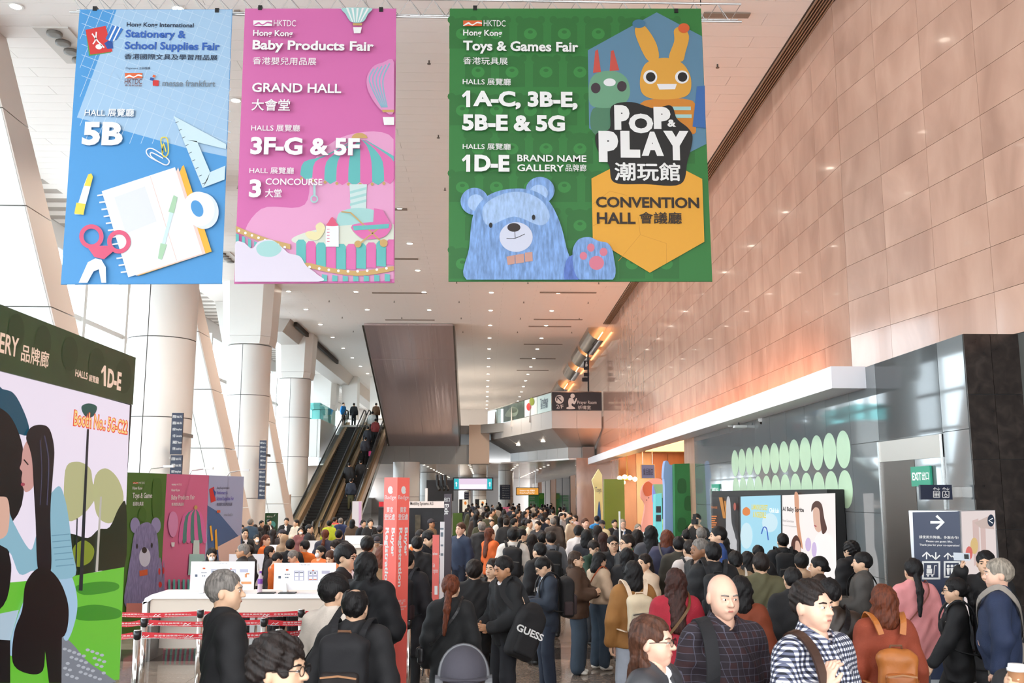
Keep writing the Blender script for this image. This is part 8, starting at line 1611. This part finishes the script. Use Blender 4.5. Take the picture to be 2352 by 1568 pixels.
# camera gear, tote
for lb, nm, sg, who in (('black video camera held by the headphone crew member', 'video_camera', 1, keep['video crew member with headphones holding a camera']), ('black photo camera with flash raised to the eye', 'photo_camera', 1, keep['photographer in black aiming a camera beside the green panel'])):
    z = 1.3 if nm == 'video_camera' else 1.6; t = carried(nm, who, lb, 'camera'); MB().rbox((-.07, -.36, z - .05), (.07, -.26, z + .06), .02).build('camera_body', BLACKP, t); MB().cyl((0, -.36, z), (0, -.47, z), .04, .045, 14).build('lens', BLACKM, t); MB().box((-.03, -.34, z + .06), (.03, -.28, z + .16)).build('flash_unit', BLACKP, t)
who = keep['man in pale grey jacket carrying a cream tote bag']; t = carried('tote_bag', who, 'cream canvas tote bag hanging from the pale grey jacket', 'bag'); v, f = snet(Field().rbox((.34, -.02, .75), (.05, .17, .17), .03).wr(.006, 18), .03); link('bag_body', mesh_of('bag_body', [(v, f)], M('canvas_cream', '#d9cbb4', .8)), t); MB().tube([(.34, -.1, .9), (.28, -.05, 1.15), (.34, .06, .9)], .012, 5).build('handle', M('canvas_cream'), t)
# white poles held above the crowd
for px, y0, Y in ((1423, 1174, 21), (1479, 1221, 17)):
    a = PY(px, y0, Y); tag(MB().cyl((a.x, Y, .0), (a.x, Y, a.z), .02, n=8).build('white_pole', WHITE), 'thin white pole sticking up in the crowd near %s' % ('the white haired man' if px < 1450 else 'the safety vest steward'), 'pole')
# ---------- escalator riders and people on the upper floor
ES = [(-7.2, 53.0, 'jacket', '#1c2433', '#55543a', 'man in navy jacket and olive trousers low on the right escalator', 178), (-7.65, 55.2, 'coat', BK, BK, 'person in black coat on the right escalator behind the olive trousers', 175), (-7.05, 55.9, 'jacket', BK2, BK, 'person in black jacket beside the black coat on the escalator', 182), (-7.3, 59.8, 'jacket', '#2c2b33', BK, 'person with a pink bag halfway up the right escalator', 178), (-7.4, 61.6, 'coat', '#20222a', BK, 'person in charcoal coat above the pink bag on the escalator', 178), (-7.1, 63.2, 'jacket', '#7a2a2a', BK, 'person with a red rucksack high on the escalator', 178), (-7.5, 64.8, 'jacket', '#cfcac6', CH, 'person in white top near the escalator head', 178)]
for k, (x, y, tp, tc_, pc, lb, fc) in enumerate(ES):
    j = math.floor((y - YE0 - .6) / ((YE1 - YE0 - .6) / 44)); z = (YE0 + .6 + j * (YE1 - YE0 - .6) / 44 - YE0) * SLOPE
    p = person(0, 0, 1, fc, tp, tc_, pc, 'short', 'black', label=lb, loc=Vector((x, YE0 + .6 + j * (YE1 - YE0 - .6) / 44 + .2, z)), Ht=1.72, lod=33, group='escalator riders')
    if 'with a pink' in lb: t = carried('tote_bag', p, 'bright pink bag carried up the escalator', 'bag'); MB().rbox((-.42, -.1, .55), (-.24, .12, .85), .02).build('bag_body', M('bag_pink', '#e0357a', .6), t); MB().tube([(-.33, -.05, .85), (-.3, 0, .95), (-.33, .06, .85)], .012, 5).build('handle', M('bag_pink'), t)
for k, (x, y, tc_, lb, fc) in enumerate(((-10.0, 68.6, '#1f7fc4', 'person in bright blue jacket on the upper landing', 60), (-9.3, 68.9, BK2, 'person in black jacket at the head of the left escalator', 170), (-7.7, 68.8, '#6d4a30', 'person in brown jacket at the head of the right escalator', 175))): person(0, 0, 1, fc, 'jacket', tc_, BK, 'short', 'black', label=lb, loc=Vector((x, y, L2)), Ht=1.72, lod=33, group='people on the upper floor')
# ---------- far crowd: a few figures copied with clothes of their own
protos = []
for k, (fem, hs, tp) in enumerate(((False, 'short', 'jacket'), (True, 'long', 'coat'), (False, 'full', 'puffer'), (True, 'bob', 'jacket'), (False, 'short', 'suit'), (True, 'bun', 'coat'))):
    protos.append(person(0, 0, 1, 0, tp, '#222226', BK, hs, 'black', label='x', fem=fem, loc=Vector((0, 60, 0)), Ht=1.7, lod=40, legs='walk' if k % 2 else 'stand'))
FARC = [('black', '#151417'), ('charcoal', '#2a292c'), ('dark brown', '#3a2a22'), ('black', '#1b191b'), ('navy', '#1c2436'), ('grey', '#5d5a58'), ('cream', '#cdbfae'), ('olive', '#454631'), ('black', '#121114'), ('white', '#ddd8d2')]
rnd = random.Random(11); used = [False] * 6; nfar = 0
spots = []
for row, (Y, n) in enumerate(((29.5, 6), (32.5, 8), (36, 10), (40, 11), (44.5, 12), (49.5, 12), (55, 12), (62, 12), (70, 10), (80, 8))):
    for i in range(n):
        pxl, pxr = (1086, 1300) if row < 3 else (1070, 1300)
        px = pxl + (pxr - pxl) * (i + .2 + .6 * rnd.random()) / n; q = (PY(px, 1180, Y).x, Y + rnd.uniform(-1.2, 1.2))
        if all(math.hypot(q[0] - a, q[1] - b_) > .6 for a, b_ in spots) and all(math.hypot(q[0] - o.location.x, q[1] - o.location.y) > .65 for o in keep.values()): spots.append(q)
for (x, y) in spots:
    k = rnd.randrange(6); src = protos[k]; cname, ccol = FARC[rnd.randrange(10)]
    if not used[k]: o = src; used[k] = True; ch = list(src.children)
    else:
        o = src.copy(); COL.objects.link(o); ch = []
        for c in src.children: d = c.copy(); COL.objects.link(d); d.parent = o; ch.append(d)
    o.location = (x, y, 0); o.rotation_euler = (0, 0, R(rnd.choice((180, 180, 170, 190, 0, 90, -90, 150)) + rnd.uniform(-20, 20))); sc_ = rnd.uniform(.9, 1.02) * 1.7 / 1.755; o.scale = (sc_, sc_, sc_)
    kind = ['short haired person', 'long haired woman', 'full haired person', 'woman with a bob', 'short haired person in suit', 'woman with tied hair'][k]
    tag(o, '%s in %s %s among the far walkway crowd' % (kind, cname, 'jacket' if k in (0, 2, 3) else ('clothes' if k == 4 else 'coat')), 'person', 'far walkway crowd')
    for c in ch:
        if c.name.split('.')[0] in ('jacket', 'coat', 'puffer', 'suit_jacket'): c.material_slots[0].link = 'OBJECT'; c.material_slots[0].material = cloth_m(ccol)
for k in range(6):
    if not used[k]:
        for c in list(protos[k].children): bpy.data.objects.remove(c)
        bpy.data.objects.remove(protos[k])
